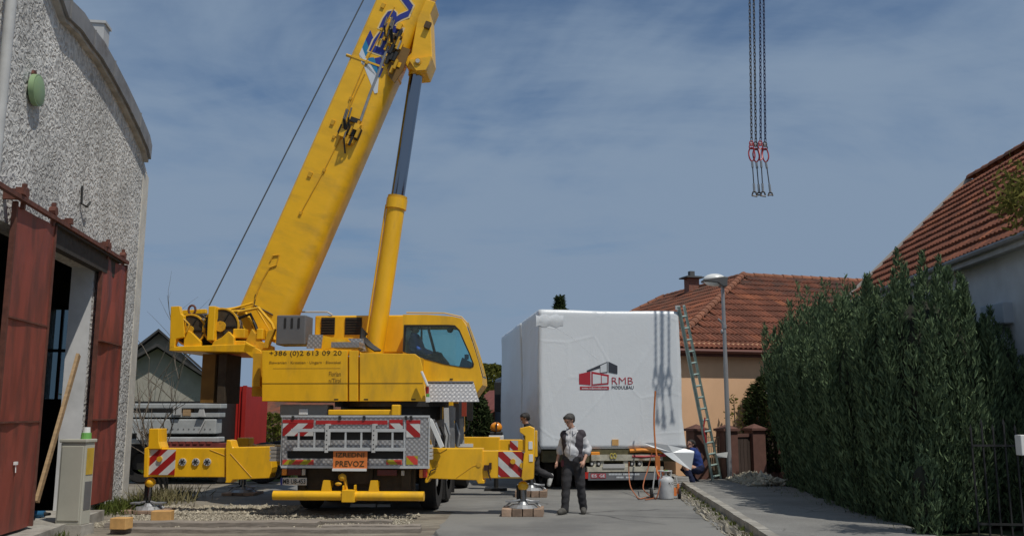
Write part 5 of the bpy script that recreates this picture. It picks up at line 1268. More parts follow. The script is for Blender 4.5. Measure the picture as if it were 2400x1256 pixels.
for s, u0, u1 in (('ES', 1384, 1396), ('GE', 1402, 1415)): c0_, c1_ = tx(u0, 1117), tx(u1, 1110); text('lettering', s, PRINTW, tb, (c0_[0], c0_[1], c1_[0], c1_[1]), y=-.127, bold=.02)
q = MB()
for (v0, v1, runs) in ((1108, 1112, ((1424, 1454), (1458, 1496))), (1115, 1119, ((1442, 1458), (1464, 1477)))):
    for ua, ub in runs:
        u = ua
        while u < ub: c0_, c1_ = tx(u, v1), tx(min(u + 2.4, ub), v0); q.box(c0_[0], c1_[0], -.124, -.1205, c0_[1], c1_[1]); u += 3.4
q.build('worn_lettering', PRINTW, tb)
q = MB(); a, b = tx(1372, 1120), tx(1378, 1105); q.box(a[0] - .03, b[0] - .004, -.12, -.06, a[1], b[1]); a, b = tx(1538, 1122), tx(1549, 1104); q.box(a[0], b[0], -.12, -.06, a[1], b[1]); q.build('tail_light', REDLENS, tr)
q = MB(); a, b = tx(1384, 1070), tx(1405, 1058); q.box(a[0], b[0], -.05, .1, a[1], b[1]); q.build('side_marker', AMBER, tr, bevel=.02)
q = MB(); a, b = tx(1428, 1075), tx(1441, 1060); 
for c in (a[0] + .04, b[0] - .02): q.tube([(c + .035 * math.cos(t), -.07, (a[1] + b[1]) / 2 + .055 * math.sin(t)) for t in np.linspace(0, 6.283, 13)[:-1]], .012, 5, closed=True)
q.build('lashing_ring', P('yellow steel ring', (0.5, 0.42, 0.08), .5), tr)
m = MB(); a = tx(1480, 1056); m.tube([(a[0] - .05, -.03, a[1]), (a[0] + .25, -.05, a[1] + .02), (a[0] + .75, -.04, a[1] - .02)], .045, 7, mat=AMBER); m.tube([(a[0], -.05, a[1] - .12), (a[0] + .3, -.05, a[1] - .13), (a[0] + .8, -.04, a[1] - .1)], .03, 7, mat=REDP); m.build('lashing_strap', None, tr)
for yy in (1.2, 2.5, 3.8):
    for xx in (.35, .68, WX - .68, WX - .35):
        w = link('wheel', tyre_me, tr); w.location = (xx, yy, .42); w.scale = (.85, .78, .78)
m = MB(); [m.box(.2, WX - .2, yy - .06, yy + .06, .36, .5) for yy in (1.2, 2.5, 3.8)]; m.build('axle', BLACK, tr)
m = MB(); m.box(.03, .06, .5, 6.5, .3, zb0 - .05); m.box(.0, .03, .5, 6.5, .78, .83); m.build('side_skirt', BLACK, tr)
# truck cab in front of the modules: its dark mirror shows at the left
tk = thing('tractor_truck', 'dark truck tractor standing in front of the wrapped modules', 'truck', TF.o + TF.m @ Vector((WX / 2 - .3, 8.0, 0)), TRZ)
m = MB(); m.box(-1.25, 1.25, .6, 2.8, .5, 2.9); m.build('cab', P('dark blue cab', (0.02, 0.03, 0.06), .4), tk, bevel=.08)
m = MB(); m.box(-1.5, -1.3, .5, .62, 1.75, 2.7); m.tube([(-1.25, .7, 2.6), (-1.4, .55, 2.65)], .025, 6); m.build('wing_mirror', BLACK, tk, bevel=.03)
for yy in (1.6, -.6):
    for sx in (-1, 1): w = link('wheel', tyre_me, tk); w.location = (sx * 1.08, yy, .5); w.scale = (1, .93, .93)
m = MB(); m.box(-.5, .5, -1.2, 2.4, .55, .62); m.build('chassis', BLACK, tk)

# loose gear behind the trailer
GB = gnd(1562, 1169)
gb = thing('gas_cylinder', 'grey white gas cylinder standing on the road behind the trailer', 'gas cylinder', GB)
prof = [(0, .02), (.15, .02), (.155, .05), (.158, .34), (.15, .40), (.10, .45), (.05, .465), (0, .47)]
def lathe(pr, n=22):
    q = MB(); vs = [(r_ * math.cos(2 * math.pi * k / n), r_ * math.sin(2 * math.pi * k / n), z) for r_, z in pr for k in range(n)]
    q.add(vs, [(i * n + k, i * n + (k + 1) % n, (i + 1) * n + (k + 1) % n, (i + 1) * n + k) for i in range(len(pr) - 1) for k in range(n)]); return q
GW = P('worn grey white enamel', (0.50, 0.51, 0.52), .5, var=.15, scale=9)
lathe(prof).build('body', GW, gb, 50)
lathe([(.13, -.0), (.135, 0), (.135, .035), (.13, .035)]).build('foot_ring', LGREY, gb, True)
m = MB(); [m.tube([(.115 * math.cos(t), .115 * math.sin(t), .42), (.12 * math.cos(t), .12 * math.sin(t), .56)], .012, 5) for t in (.5, 2.6, 3.7, 5.8)]; m.tube([(.12 * math.cos(t), .12 * math.sin(t), .56) for t in np.linspace(0, 6.283, 17)[:-1]], .014, 6, closed=True); m.build('collar', LGREY, gb)
m = MB(); m.cyl((0, 0, .46), (0, 0, .55), .025, n=8, mat=STEEL); m.cyl((0, 0, .55), (0, 0, .58), .045, n=10, mat=MAT['green plastic']); m.build('valve', None, gb)
text('lettering', 'KG', BLACK, gb, (.03, .30, .12, .35), y=-.158, ext=.0005)
ct = thing('hose_cart', 'small two wheeled hose cart beside the gas cylinder', 'cart', (GB.x - .22, GB.y + .08, 0))
m = MB(); m.bar((-.06, 0, .05), (.02, 0, .62), .025); m.bar((.52, 0, .05), (.44, 0, .45), .025); m.bar((-.05, 0, .10), (.50, 0, .10), .025); m.build('frame', LGREY, ct)
for x in (-.07, .5): q = MB(); q.cyl((x - .02, 0, .11), (x + .02, 0, .11), .11, n=14); q.build('wheel', RUBBER, ct)
m = MB(); m.box(.37, .44, -.03, .03, .06, .22); m.box(.46, .5, -.03, .03, .1, .3); m.build('bracket', ORANGE, ct)
HOSE = P('orange rubber hose', (0.42, 0.14, 0.06), .5)
def curve_pts(pts, n=10):
    pts = [Vector(p) for p in pts]; out_ = []
    for i in range(len(pts) - 1):
        p0, p1, p2, p3 = pts[max(i - 1, 0)], pts[i], pts[i + 1], pts[min(i + 2, len(pts) - 1)]
        for k in range(n):
            t = k / n; out_.append(.5 * ((2 * p1) + (p2 - p0) * t + (2 * p0 - 5 * p1 + 4 * p2 - p3) * t * t + (-p0 + 3 * p1 - 3 * p2 + p3) * t ** 3))
    return out_ + [pts[-1]]
yh = 20.3
m = MB(); m.tube(curve_pts([at(1474, 1082, yh), at(1474, 1110, yh), at(1478, 1140, 19.9), gnd(1492, 1162, .02), gnd(1500, 1168, .02), gnd(1520, 1164, .02), gnd(1538, 1168, .02), (GB.x - .08, GB.y - .05, .5)]), .012, 6)
tag(m.build('gas_hose', HOSE, None, True), 'orange hose hanging from the trailer and lying to the cylinder foot', 'hose', 'orange hoses by the gas cylinder')
m = MB(); m.tube(curve_pts([at(1528, 1060, yh), at(1518, 1100, yh), at(1510, 1125, 19.9), at(1508, 1145, 19.3), gnd(1522, 1160, .02), gnd(1534, 1166, .02), gnd(1512, 1170, .02)]), .012, 6)
tag(m.build('gas_hose', HOSE, None, True), 'orange hose looping from under the white flap to the road', 'hose', 'orange hoses by the gas cylinder')
m = MB(); m.tube(curve_pts([at(1536, 916, 20.5), at(1533, 980, 20.45), at(1536, 1045, 20.3), at(1541, 1075, 20.2)]), [.02] * 31, 7); m.tube(curve_pts([at(1541, 1075, 20.2), at(1539, 1100, 20.1), at(1548, 1118, 19.6), (GB.x - .02, GB.y, .57)]), .022, 7); m.box(*(lambda p: (p.x - .05, p.x + .05, p.y - .05, p.y + .03))(at(1541, 1085, 20.2)), at(1541, 1100, 20.2).z, at(1541, 1068, 20.2).z)
tag(m.build('heat_lance', P('orange lance', (0.55, 0.17, 0.04), .5), None, 60), 'orange heating lance and hose hanging against the wrapped module', 'gas torch')
t_ = thing('fire_extinguisher', 'small red and white canister behind the gas cylinder', 'canister', at(1565, 1110, 19.7))
m = MB(); m.cyl((0, 0, -.05), (0, 0, .12), .03, n=10); m.build('body', WHITE, t_); m = MB(); m.cyl((0, 0, .12), (0, 0, .2), .028, n=10); m.box(-.07, .0, -.02, .02, .13, .19); m.build('cap', REDP, t_); t_.location.z = .05 + .0
t_.location = (t_.location.x, 19.75, .05)
m = MB()
for k in range(5): z = .04 + k * .05; m.box(-.22 + .02 * k, .24 - .01 * k, -.16, .16, z - .04, z)
o = tag(m.build('board_pile', LGREY), 'small pile of pale boards between the cylinder and the crouching man', 'boards'); p = gnd(1592, 1140); o.location = (p.x, p.y, 0)

# ladder leaning on the module
lg = thing('ladder', 'green tinged aluminium ladder leaning against the wrapped module', 'ladder')
LGM = P('green tinged aluminium', (0.36, 0.47, 0.43), .45, metal=.2, var=.2, scale=6)
fa, ta = gnd(1672, 1135) , at(1589, 718, 21.1)
fb_, tb_ = gnd(1691, 1131), at(1603, 716, 21.55)
fa = Vector((fa.x, fa.y, 0)); fb_ = Vector((fb_.x, fb_.y, 0))
for nm, (a, b) in (('rail', (fa, ta)), ('rail', (fb_, tb_))):
    q = MB(); q.bar(a, b, .05, .09, up=(0, 1, 0)); q.build(nm, LGM, lg)
for k in range(15):
    t = (k + .7) / 15.6; q = MB(); q.cyl(fa.lerp(ta, t), fb_.lerp(tb_, t), .028, n=6); q.build('rung', LGM, lg)
q = MB(); q.bar(fa.lerp(ta, .35) + Vector((.03, -.02, 0)), fa.lerp(ta, 1.0) + Vector((.03, -.02, 0)), .03, .07, up=(0, 1, 0)); q.build('rail', LGM, lg)
q = MB(); q.box(ta.x - .06, ta.x + .04, ta.y - .03, ta.y + .03, ta.z - .08, ta.z + .02); q.build('top_hook', LGREY, lg)
q = MB(); a_ = fa.lerp(ta, .3); q.tube([a_ + Vector((.05, -.05, .35)), a_ + Vector((.0, -.06, .1)), a_ + Vector((.06, -.05, -.25))], .02, 6); q.build('lashing', RRING, lg)
# ------------------------------------------------------------------ roof tiles
TILE = P('clay roof tile', (0.195, 0.062, 0.030), .85, var=.3, scale=3, col2=(0.10, 0.052, 0.036), c2lo=.45, c2hi=.62, c2scale=2.2, objrand=.28, island=.2, bump=.2)
TILE2 = P('orange clay tile', (0.27, 0.090, 0.040), .85, var=.25, scale=3, objrand=.2, island=.15)
MORTAR = P('weathered ridge tile', (0.24, 0.095, 0.05), .85, var=.3, scale=5, objrand=.2)
TW, TL = .30, .36
def tile_geo(roll=1.0, lip=.035):
    """interlocking pan tile: a roll and a pan, lip at the lower edge; local x across, y up the slope, z off the slope"""
    px = [(-.15, .0), (-.12, .032), (-.075, .036), (-.04, .002), (.0, .0), (.03, .032), (.075, .036), (.11, .002), (.15, .0)]
    px = [(x, z * roll) for x, z in px]
    vs = []
    for y, dz in ((-.03, lip), (TL + .01, 0.0)):
        vs += [(x, y, z + dz) for x, z in px]
    vs += [(x, -.03, z + .005) for x, z in px]
    n = len(px); fs = [(i, i + 1, i + n + 1, i + n) for i in range(n - 1)] + [(2 * n + i, 2 * n + i + 1, i + 1, i) for i in range(n - 1)]
    return vs, fs
TV, TFc = tile_geo()
q = MB(); q.add(TV, TFc); tile_me = q.mesh('tile', TILE); q = MB(); q.add(TV, TFc); tile_me2 = q.mesh('tile', TILE2)
TV2, _ = tile_geo(.55, .06)
q = MB(); q.add(TV2, TFc); flat_me = q.mesh('tile', TILE); q = MB(); q.add(TV2, TFc); flat_me2 = q.mesh('tile', TILE2)
def tile_slope(origin, ex, ey, width, length, inside, root, budget, view=None, tl=TL, mes=None, tv=None):
    ky_ = tl / TL
    """rows of tiles over a slope: origin at the eave's left end, ex along the eave, ey up the slope"""
    ez = ex.cross(ey).normalized(); M = Matrix((ex, ey, ez)).transposed()
    cells = []
    for r_ in range(int(length / tl) + 1):
        for c in range(int(width / TW) + 1):
            x = (c + .5) * TW; y_ = r_ * tl
            if inside(x, y_ + tl / 2): cells.append((x, y_))
    pos = [origin + ex * x + ey * y_ for x, y_ in cells]
    order = sorted(range(len(pos)), key=lambda i: (pos[i] - Vector((0, 0, EYE))).length)
    if view: order = sorted(range(len(pos)), key=lambda i: (not view(pos[i]), (pos[i] - Vector((0, 0, EYE))).length))
    rest = MB()
    for k, i in enumerate(order):
        jit = M @ Matrix.Rotation(random.uniform(-.012, .012), 3, 'Z') @ Matrix.Rotation(random.uniform(-.012, .012), 3, 'X')
        if k < budget:
            o = link('tile', (mes or (tile_me, tile_me2))[random.random() < .07], root)
            o.matrix_local = Matrix.Translation(pos[i] + ez * random.uniform(0, .006)) @ jit.to_4x4() @ Matrix.Diagonal((1, ky_, 1, 1))
        else:
            rest.add([pos[i] + jit @ Vector((v[0], v[1] * ky_, v[2])) for v in (tv or TV)], TFc)
    return rest
def ridge(root, a, b, r_=.12):
    d = (b - a); n = max(1, int(d.length / .38)); d /= n
    q = MB(); k = 7
    L = d.length
    x_ = d.normalized(); side = x_.cross(Vector((0, 0, 1))).normalized(); up = side.cross(x_)
    vs = []
    for s, rr in ((0, r_ * 1.1), (L * 1.02, r_ * .92)):
        vs += [x_ * s + side * rr * math.cos(t) + up * (rr * math.sin(t) - .03) for t in np.linspace(0, math.pi, k)]
    q.add(vs, [(i, i + 1, i + k + 1, i + k) for i in range(k - 1)] + [tuple(range(k - 1, -1, -1))]); me = q.mesh('ridge_tile', MORTAR)
    for i in range(n): o = link('ridge_tile', me, root); o.location = a + d * i; o.rotation_euler = (random.uniform(-.02, .02),) * 3

# ------------------------------------------------------------------ peach house with hip roof
PEACH = P('peach render', (0.80, 0.50, 0.30), .95, var=.10, scale=1.1, stretch=(1, 1, .5), bump=.15, bscale=60)
EAVEW = P('brown eave board', (0.12, 0.04, 0.025), .7, var=.2)
e1 = Vector((.957, .29, 0)); e2 = Vector((-.29, .957, 0)); up = Vector((0, 0, 1))
HC = Vector((4.19, 23.98, 3.43)); hw_, rz_ = 6.11, 6.53
ph = thing('peach_house', 'peach rendered house with red tiled hip roof and brick chimney', 'house')
A_ = HC + (e1 + e2) * hw_ + up * (rz_ - 3.43)
pc = HC + (e1 + e2) * .22; L1, L2 = 14.0, 13.0
def wallp(q, a, b, z0, z1, th=.3):
    d = (b - a).normalized(); nn_ = Vector((-d.y, d.x, 0)) * th
    vs = [Vector((p.x, p.y, z)) for z in (z0, z1) for p in (a, b, b + nn_, a + nn_)]
    q.add(vs, [(0, 1, 2, 3), (4, 5, 6, 7), (0, 1, 5, 4), (1, 2, 6, 5), (2, 3, 7, 6), (3, 0, 4, 7)])
m = MB(); wallp(m, pc, pc + e1 * L1, 0, 3.62); wallp(m, pc + e2 * (L2 - 1.2), pc + e2 * .3, 0, 3.62); m.build('wall', PEACH, ph)
m = MB(); o_ = HC - up * .14; 
m.add([o_, o_ + e1 * L1, o_ + e1 * L1 + e2 * .7, o_ + e2 * .7 + e1 * .7, o_ + e1 * .7 + e2 * L2, o_ + e2 * L2], [(0, 1, 2, 3), (0, 3, 4, 5)]); m.build('soffit', EAVEW, ph)
m = MB(); m.bar(o_ + up * .04, o_ + e1 * L1 + up * .04, .03, .2); m.bar(o_ + up * .04, o_ + e2 * L2 + up * .04, .03, .2); m.build('fascia', EAVEW, ph)
m = MB(); g_ = HC - up * .06 - e2 * .07; m.cyl(g_ - e1 * .1, g_ + e1 * L1, .065, n=8); m.build('gutter', P('brown gutter', (0.14, 0.045, 0.03), .5), ph)
sl = math.hypot(hw_, rz_ - 3.5); sy1 = (e2 * hw_ + up * (rz_ - 3.43)).normalized(); sy2 = (e1 * hw_ + up * (rz_ - 3.43)).normalized()
m = MB()
RL, RR = 6.3, 9.0
m.add([HC, HC + e1 * (hw_ + RR), A_ + e1 * RR, A_], [(0, 1, 2, 3)])
EL_ = hw_ + RL + 1.0; Bk = HC + e2 * EL_
m.add([HC, A_, A_ + e2 * RL, Bk], [(0, 1, 2, 3)])
m.add([Bk, A_ + e2 * RL, Bk + e1 * 2 * hw_], [(0, 1, 2)]); m.build('roof', TILE, ph)
ratio = hw_ / sl
r1 = tile_slope(HC + up * .02, e1, sy1, hw_ + 7.5, sl, lambda x, y: x > y * ratio + .05 and y < sl - .1, ph, 230, tl=.52)
r2 = tile_slope(HC + e2 * EL_ + up * .02, -e2, sy2, EL_, sl, lambda x, y: x < EL_ - y * ratio - .05 and x > y / sl * 1.0 + .05 and y < sl - .1, ph, 70, view=lambda p: p.z > 4.3, tl=.52)
r1.add(r2.v, r2.f); o = r1.build('tiles', TILE, ph); o['kind'] = 'stuff'
ridge(ph, HC + up * .08, A_ + up * .08); ridge(ph, A_ + up * .03, A_ + e1 * 7.5 + up * .03); ridge(ph, A_ + up * .03, A_ + e2 * RL + up * .03); ridge(ph, Bk + up * .06, A_ + e2 * RL + up * .06)
cpos = A_ + e2 * 3.3 - e1 * .3; BRICK = P('chimney brick', (0.22, 0.075, 0.045), .9, var=.3, scale=12, bump=.3)
m = MB(); m.box(-.36, .36, -.32, .32, -.6, .55); ch_ = m.build('chimney', BRICK, ph); ch_.location = cpos; ch_.rotation_euler = (0, 0, R(16.8)); ch_.scale = (.62, .62, .66)
m = MB(); m.box(-.6, .6, -.55, .55, .55, .62); m.box(-.5, .5, -.45, .45, .62, .66); m.box(-.16, .16, -.15, .15, .66, .98); m.build('cap', P('dark concrete cap', (0.10, 0.10, 0.10), .9), ch_)
m = MB()
for r_ in range(9):
    z = -.5 + r_ * .115
    m.box(-.362, .362, -.322, .322, z, z + .008)
m.build('mortar_joint', LGREY, ch_)
m = MB(); wq = at(1774, 905, 27.6); m.box(-.35, .35, -.05, .05, -.42, .42); w_ = m.build('window', WHITE, ph); w_.location = Vector((pc.x, pc.y, 1.9)) + e1 * 2.9 - e2 * .03; w_.rotation_euler = (0, 0, R(16.8))
m = MB(); m.box(-.28, .28, -.06, -.051, -.35, .35); m.build('pane', PANEGLASS, w_)

# ------------------------------------------------------------------ house on the right
h1 = Vector((HD.x, HD.y, 0)); h2 = Vector((HD.y, -HD.x, 0))
RC = Vector((8.22, 22.0, 4.36)); RW, RZ = 3.28, 3.12; RLn = 9.4
rh = thing('grey_house', 'grey rendered house with long tiled gable roof behind the tall hedge', 'house')
GREYW = P('pale bluish render', (0.62, 0.64, 0.67), .95, var=.12, scale=2, bump=.2, bscale=40)
w0 = RC + h2 * .55 - h1 * .25
m = MB(); wallp(m, w0 - h1 * (RLn - .3), w0, 0, 4.5)
gb0 = w0; m.add([Vector((gb0.x, gb0.y, 0)), Vector((gb0.x, gb0.y, 4.55)), gb0 + h2 * (RW - .55) + up * (RZ - .15), Vector((gb0.x, gb0.y, 4.55)) + h2 * (2 * RW - 1.1), Vector((gb0.x, gb0.y, 0)) + h2 * (2 * RW - 1.1)], [(0, 1, 2, 3, 4)])
gb1 = w0 - h1 * (RLn - .3); m.add([Vector((gb1.x, gb1.y, 0)), Vector((gb1.x, gb1.y, 4.55)), gb1 + h2 * (RW - .55) + up * (RZ - .15), Vector((gb1.x, gb1.y, 4.55)) + h2 * (2 * RW - 1.1), Vector((gb1.x, gb1.y, 0)) + h2 * (2 * RW - 1.1)], [(0, 1, 2, 3, 4)])
m.build('wall', GREYW, rh)
m = MB(); se = RC - up * .1; m.add([se, se - h1 * RLn, se - h1 * RLn + h2 * .6, se + h2 * .6], [(0, 1, 2, 3)]); m.bar(RC - up * .06 - h2 * .02, RC - up * .06 - h2 * .02 - h1 * RLn, .04, .18); m.bar(se + h2 * .45 - up * .1, se + h2 * .45 - up * .1 - h1 * RLn, .12, .14); m.build('soffit', P('pale soffit boards', (0.40, 0.40, 0.40), .8, var=.15), rh)
m = MB(); g_ = RC - h2 * .09 - up * .02; m.cyl(g_, g_ - h1 * RLn, .05, n=8); m.build('gutter', P('dull zinc', (0.22, 0.22, 0.22), .6, var=.2), rh)
sr = math.hypot(RW, RZ); sy = (h2 * RW + up * RZ).normalized()
m = MB(); T_ = RC + h2 * RW + up * RZ; m.add([RC, T_, T_ - h1 * RLn, RC - h1 * RLn], [(0, 1, 2, 3)]); m.add([T_, T_ + h2 * RW - up * RZ, T_ + h2 * RW - up * RZ - h1 * RLn, T_ - h1 * RLn], [(0, 1, 2, 3)]); m.build('roof', TILE, rh)
def seen(p):
    d = p - Vector((0, 0, EYE)); dd = d.y * math.cos(PITCH) + d.z * math.sin(PITCH); return abs(d.x / dd) < .585 and -2 < p.y < 40
rest = tile_slope(RC + up * .02, -h1, sy, RLn, sr, lambda x, y: y < sr - .05, rh, 295, view=seen, mes=(flat_me, flat_me2), tv=TV2)
TILE_ROW = rest.build('tiles', TILE, rh); TILE_ROW['kind'] = 'stuff'
ridge(rh, T_ + up * .06, T_ + up * .06 - h1 * RLn)
m = MB(); m.bar(RC + up * .05 + h1 * .04, T_ + up * .05 + h1 * .04, .05, .16); m.build('verge_board', P('pale verge board', (0.50, 0.47, 0.43), .7), rh)
# wall box, louvre and blind on the shaded wall
bx = w0 - h1 * 6.6
m = MB(); b_ = at(2372, 735, 14.4); m.box(b_.x - .25, b_.x + .35, 14.2, 14.9, b_.z - .17, b_.z + .17); m.build('wall_box', P('pale blue box', (0.42, 0.47, 0.54), .6), rh, bevel=.02)
for k in range(5):
    z = b_.z - .42 - k * .10; m = MB(); m.add([(b_.x + .05, 13.6, z), (b_.x + .05, 15.2, z), (b_.x + .16, 15.2, z + .07), (b_.x + .16, 13.6, z + .07), (b_.x + .05, 13.6, z - .015), (b_.x + .05, 15.2, z - .015), (b_.x + .16, 15.2, z + .055), (b_.x + .16, 13.6, z + .055)], [(0, 1, 2, 3), (7, 6, 5, 4), (0, 4, 5, 1), (1, 5, 6, 2), (2, 6, 7, 3), (3, 7, 4, 0)]); m.build('slat', LGREY, rh)
m = MB(); m.box(b_.x + .2, b_.x + .26, 13.5, 15.3, .9, b_.z - .2); m.build('dark_window', BLACK, rh)

# ------------------------------------------------------------------ tall hedge of thujas
def thuja(x, y, h, r_, n, lab, taper=.78, top=.80):
    """a thuja as a bundle of upright pointed plumes, each clothed in small flat sprays"""
    g = thing('thuja', lab, 'thuja', (x, y, 0), 0, 'thujas of the tall hedge')
    sp = []
    for f, hl_, hh_, gap in ((.90, .70, .95, .20), (.68, .84, 1.02, .22), (.36, .92, 1.08, .26)):
        m_ = max(3, int(2 * math.pi * r_ * f / gap))
        for k in range(m_):
            a = 2 * math.pi * (k + rng.uniform(-.35, .35)) / m_
            hk = h * rng.uniform(hl_, hh_) * (1 - (.5 if top < .5 else .16) * (f - .36) ** 1.2)
            for z0 in ((0.0,) if f < .8 else (0.0, hk * rng.uniform(.22, .42))):
                rr = r_ * f * rng.uniform(.92, 1.08)
                sp.append((a + (z0 > 0) * rng.uniform(-.12, .12), rr, z0, hk if z0 > 0 or f < .8 else hk * rng.uniform(.55, .8), rng.uniform(.13, .21) * min(1, r_ + .25)))
    w = np.array([(s[3] - s[2]) * s[4] * (1.6 if s[1] > r_ * .6 else .8) for s in sp]); w = (w / w.sum() * n * 1.9).astype(int)
    C_, D_ = [], []; q = MB()
    for (a, rr, z0, z1, rs), k in zip(sp, w):
        k = max(k, 20); t = rng.uniform(0, 1, k) ** .85
        lean = taper + (1 - taper) * np.minimum((z0 + t * (z1 - z0)) / h * 1.6, 1)
        prof = np.minimum(1, .45 + 1.6 * t) * np.sqrt(np.clip(1 - t ** 2.2, 0, 1)) + .02
        b = rng.uniform(0, 6.283, k); rad_ = rs * prof * rng.uniform(.7, 1.1, k)
        wob = .05 * np.sin(t * 7 + a * 5)
        px_ = (rr * lean + wob) * np.cos(a) + rad_ * np.cos(b); py_ = (rr * lean + wob) * np.sin(a) + rad_ * np.sin(b)
        C_.append(np.stack([px_, py_, z0 + t * (z1 - z0) + .06], 1))
        D_.append(unit(np.stack([.5 * np.cos(b) + rng.normal(0, .25, k), .5 * np.sin(b) + rng.normal(0, .25, k), np.full(k, 1.0)], 1)))
    sprays(np.concatenate(C_), np.concatenate(D_), .115, .027, THUJA, 'foliage', g, .3)
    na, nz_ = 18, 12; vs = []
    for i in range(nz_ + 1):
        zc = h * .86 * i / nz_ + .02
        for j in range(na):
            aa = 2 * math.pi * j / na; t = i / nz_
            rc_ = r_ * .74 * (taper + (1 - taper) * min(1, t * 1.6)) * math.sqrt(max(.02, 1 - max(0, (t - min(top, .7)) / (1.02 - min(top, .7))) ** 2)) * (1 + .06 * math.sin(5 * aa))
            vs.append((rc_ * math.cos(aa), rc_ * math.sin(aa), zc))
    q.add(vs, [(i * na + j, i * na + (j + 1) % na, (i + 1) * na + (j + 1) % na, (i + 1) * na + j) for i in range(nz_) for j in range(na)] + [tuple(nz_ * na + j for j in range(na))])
    q.build('dark_core', THUJD, g)  # solid dark core added inside so nothing shows through the sprays
    q = MB(); q.cyl((0, 0, 0), (0, 0, h * .8), .09, .04, n=8); q.build('trunk', BARK, g)
    return g
HX0 = 6.62
hl = ['far end thuja of the tall hedge beside the brown fence', 'second thuja of the tall hedge counted from the brown fence', 'third thuja of the tall hedge counted from the brown fence', 'fourth thuja of the tall hedge, deep in its shaded run', 'fifth thuja of the tall hedge, just behind the sunlit end', 'sunlit front thuja of the tall hedge, widest in the picture']
for i, (t, h, r_, n) in enumerate((a_, b_ - .05, c_, int(d_ * 1.35)) for a_, b_, c_, d_ in ((20.4, 4.35, 1.08, 10500), (19.0, 4.25, 1.12, 10500), (17.7, 4.12, 1.15, 11000), (16.4, 4.0, 1.18, 12000), (15.2, 3.92, 1.2, 14000), (14.15, 4.05, 1.02, 24000))):
    thuja(HX0 + (t - 17) * HD.x + (0.02 if i == 5 else 0), t, h, r_, n, hl[i], taper=.62 if i < 3 else .74)
thuja(7.72, 14.2, 3.15, .50, 11000, 'slim lower thuja at the right end of the hedge before the grey wall', top=.3)
thuja(8.1, 14.5, 2.2, .40, 6000, 'low thuja behind the iron fence at the right picture edge', top=.4)
thuja(5.72, 12.75, 1.15, .2, 900, 'small sunlit thuja sprout at the foot of the hedge', taper=.6)

# iron fence in front of the hedge's right end
IRON = P('black wrought iron', (0.018, 0.018, 0.018), .6, var=.3)
fi = thing('iron_fence', 'black iron picket fence in front of the hedge at the right', 'fence')
fa_, fb2 = Vector((6.55, 13.0, 0)), Vector((8.6, 12.7, 0))
n = 15
for k in range(n):
    p = fa_.lerp(fb2, k / (n - 1)); q = MB(); h = 1.5 + .08 * (k % 2)
    q.box(-.011, .011, -.011, .011, 0, h); q.add([(-.022, 0, h), (0, -.012, h), (.022, 0, h), (0, .012, h), (0, 0, h + .09)], [(0, 1, 4), (1, 2, 4), (2, 3, 4), (3, 0, 4)])
    o = q.build('picket', IRON, fi); o.location = p
for z in (.2, 1.28): q = MB(); q.bar(fa_ + up * z, fb2 + up * z, .035, .03); q.build('rail', IRON, fi)
for p in (fa_.lerp(fb2, .42),): q = MB(); q.box(p.x - .045, p.x + .045, p.y - .06, p.y + .03, 0, 1.62); q.build('post', IRON, fi)
m = MB(); p = at(2397, 1042, 12.2); m.box(p.x - .02, p.x + .25, 12.2, 12.35, p.z - .14, p.z + .13); tag(m.build('letter_box', WHITE, None, bevel=.01), 'pale letter box at the far right edge beside the fence', 'letter box')
m = MB(); m.box(p.x + .05, p.x + .13, 12.24, 12.32, 0, p.z - .14); bpy.data.objects['letter_box']
o = m.build('post', BLACK, bpy.data.objects['letter_box'])

# overhanging branch at the top right
lt = thing('leafy_tree', 'broad leaved tree reaching in at the upper right before the grey wall', 'tree', (7.5, 11.4, .45))
q = MB(); q.tube([(0, 0, -.45), (.02, 0, 1.5), (-.05, 0, 2.8), (.0, 0, 4.4)], [.12, .1, .08, .03], 8)
br = [((-.03, 0, 2.9), (-.5, -.1, 3.6), (-1.15, -.2, 4.0)), ((0, 0, 3.2), (-.3, .2, 3.9), (-.8, .2, 4.35)), ((0, 0, 3.0), (.5, .1, 3.7), (1.0, .1, 4.1)), ((0, 0, 3.6), (-.2, -.3, 4.2), (-.4, -.4, 4.8))]
for b in br: q.tube(b, [.05, .035, .012], 6)
q.build('trunk', BARK, lt)
c = []
for b in br:
    for k in range(26):
        t = rng.uniform(.35, 1.02); p = np.array(b[1]) * (1 - t) + np.array(b[2]) * t if t > .5 else np.array(b[0]) * (1 - 2 * t) + np.array(b[1]) * 2 * t
        c.append(p + rng.normal(0, .13, (14, 3)))
c = np.concatenate(c); d = unit(rng.normal(0, 1, c.shape) * np.array([1, 1, .5]) + np.array([-.2, 0, -.75])); sprays(c, d, .12, .034, leafy('sunlit olive leaves', (0.15, 0.155, 0.05)), 'crown', lt, .2)  # olive green is these leaves' own colour

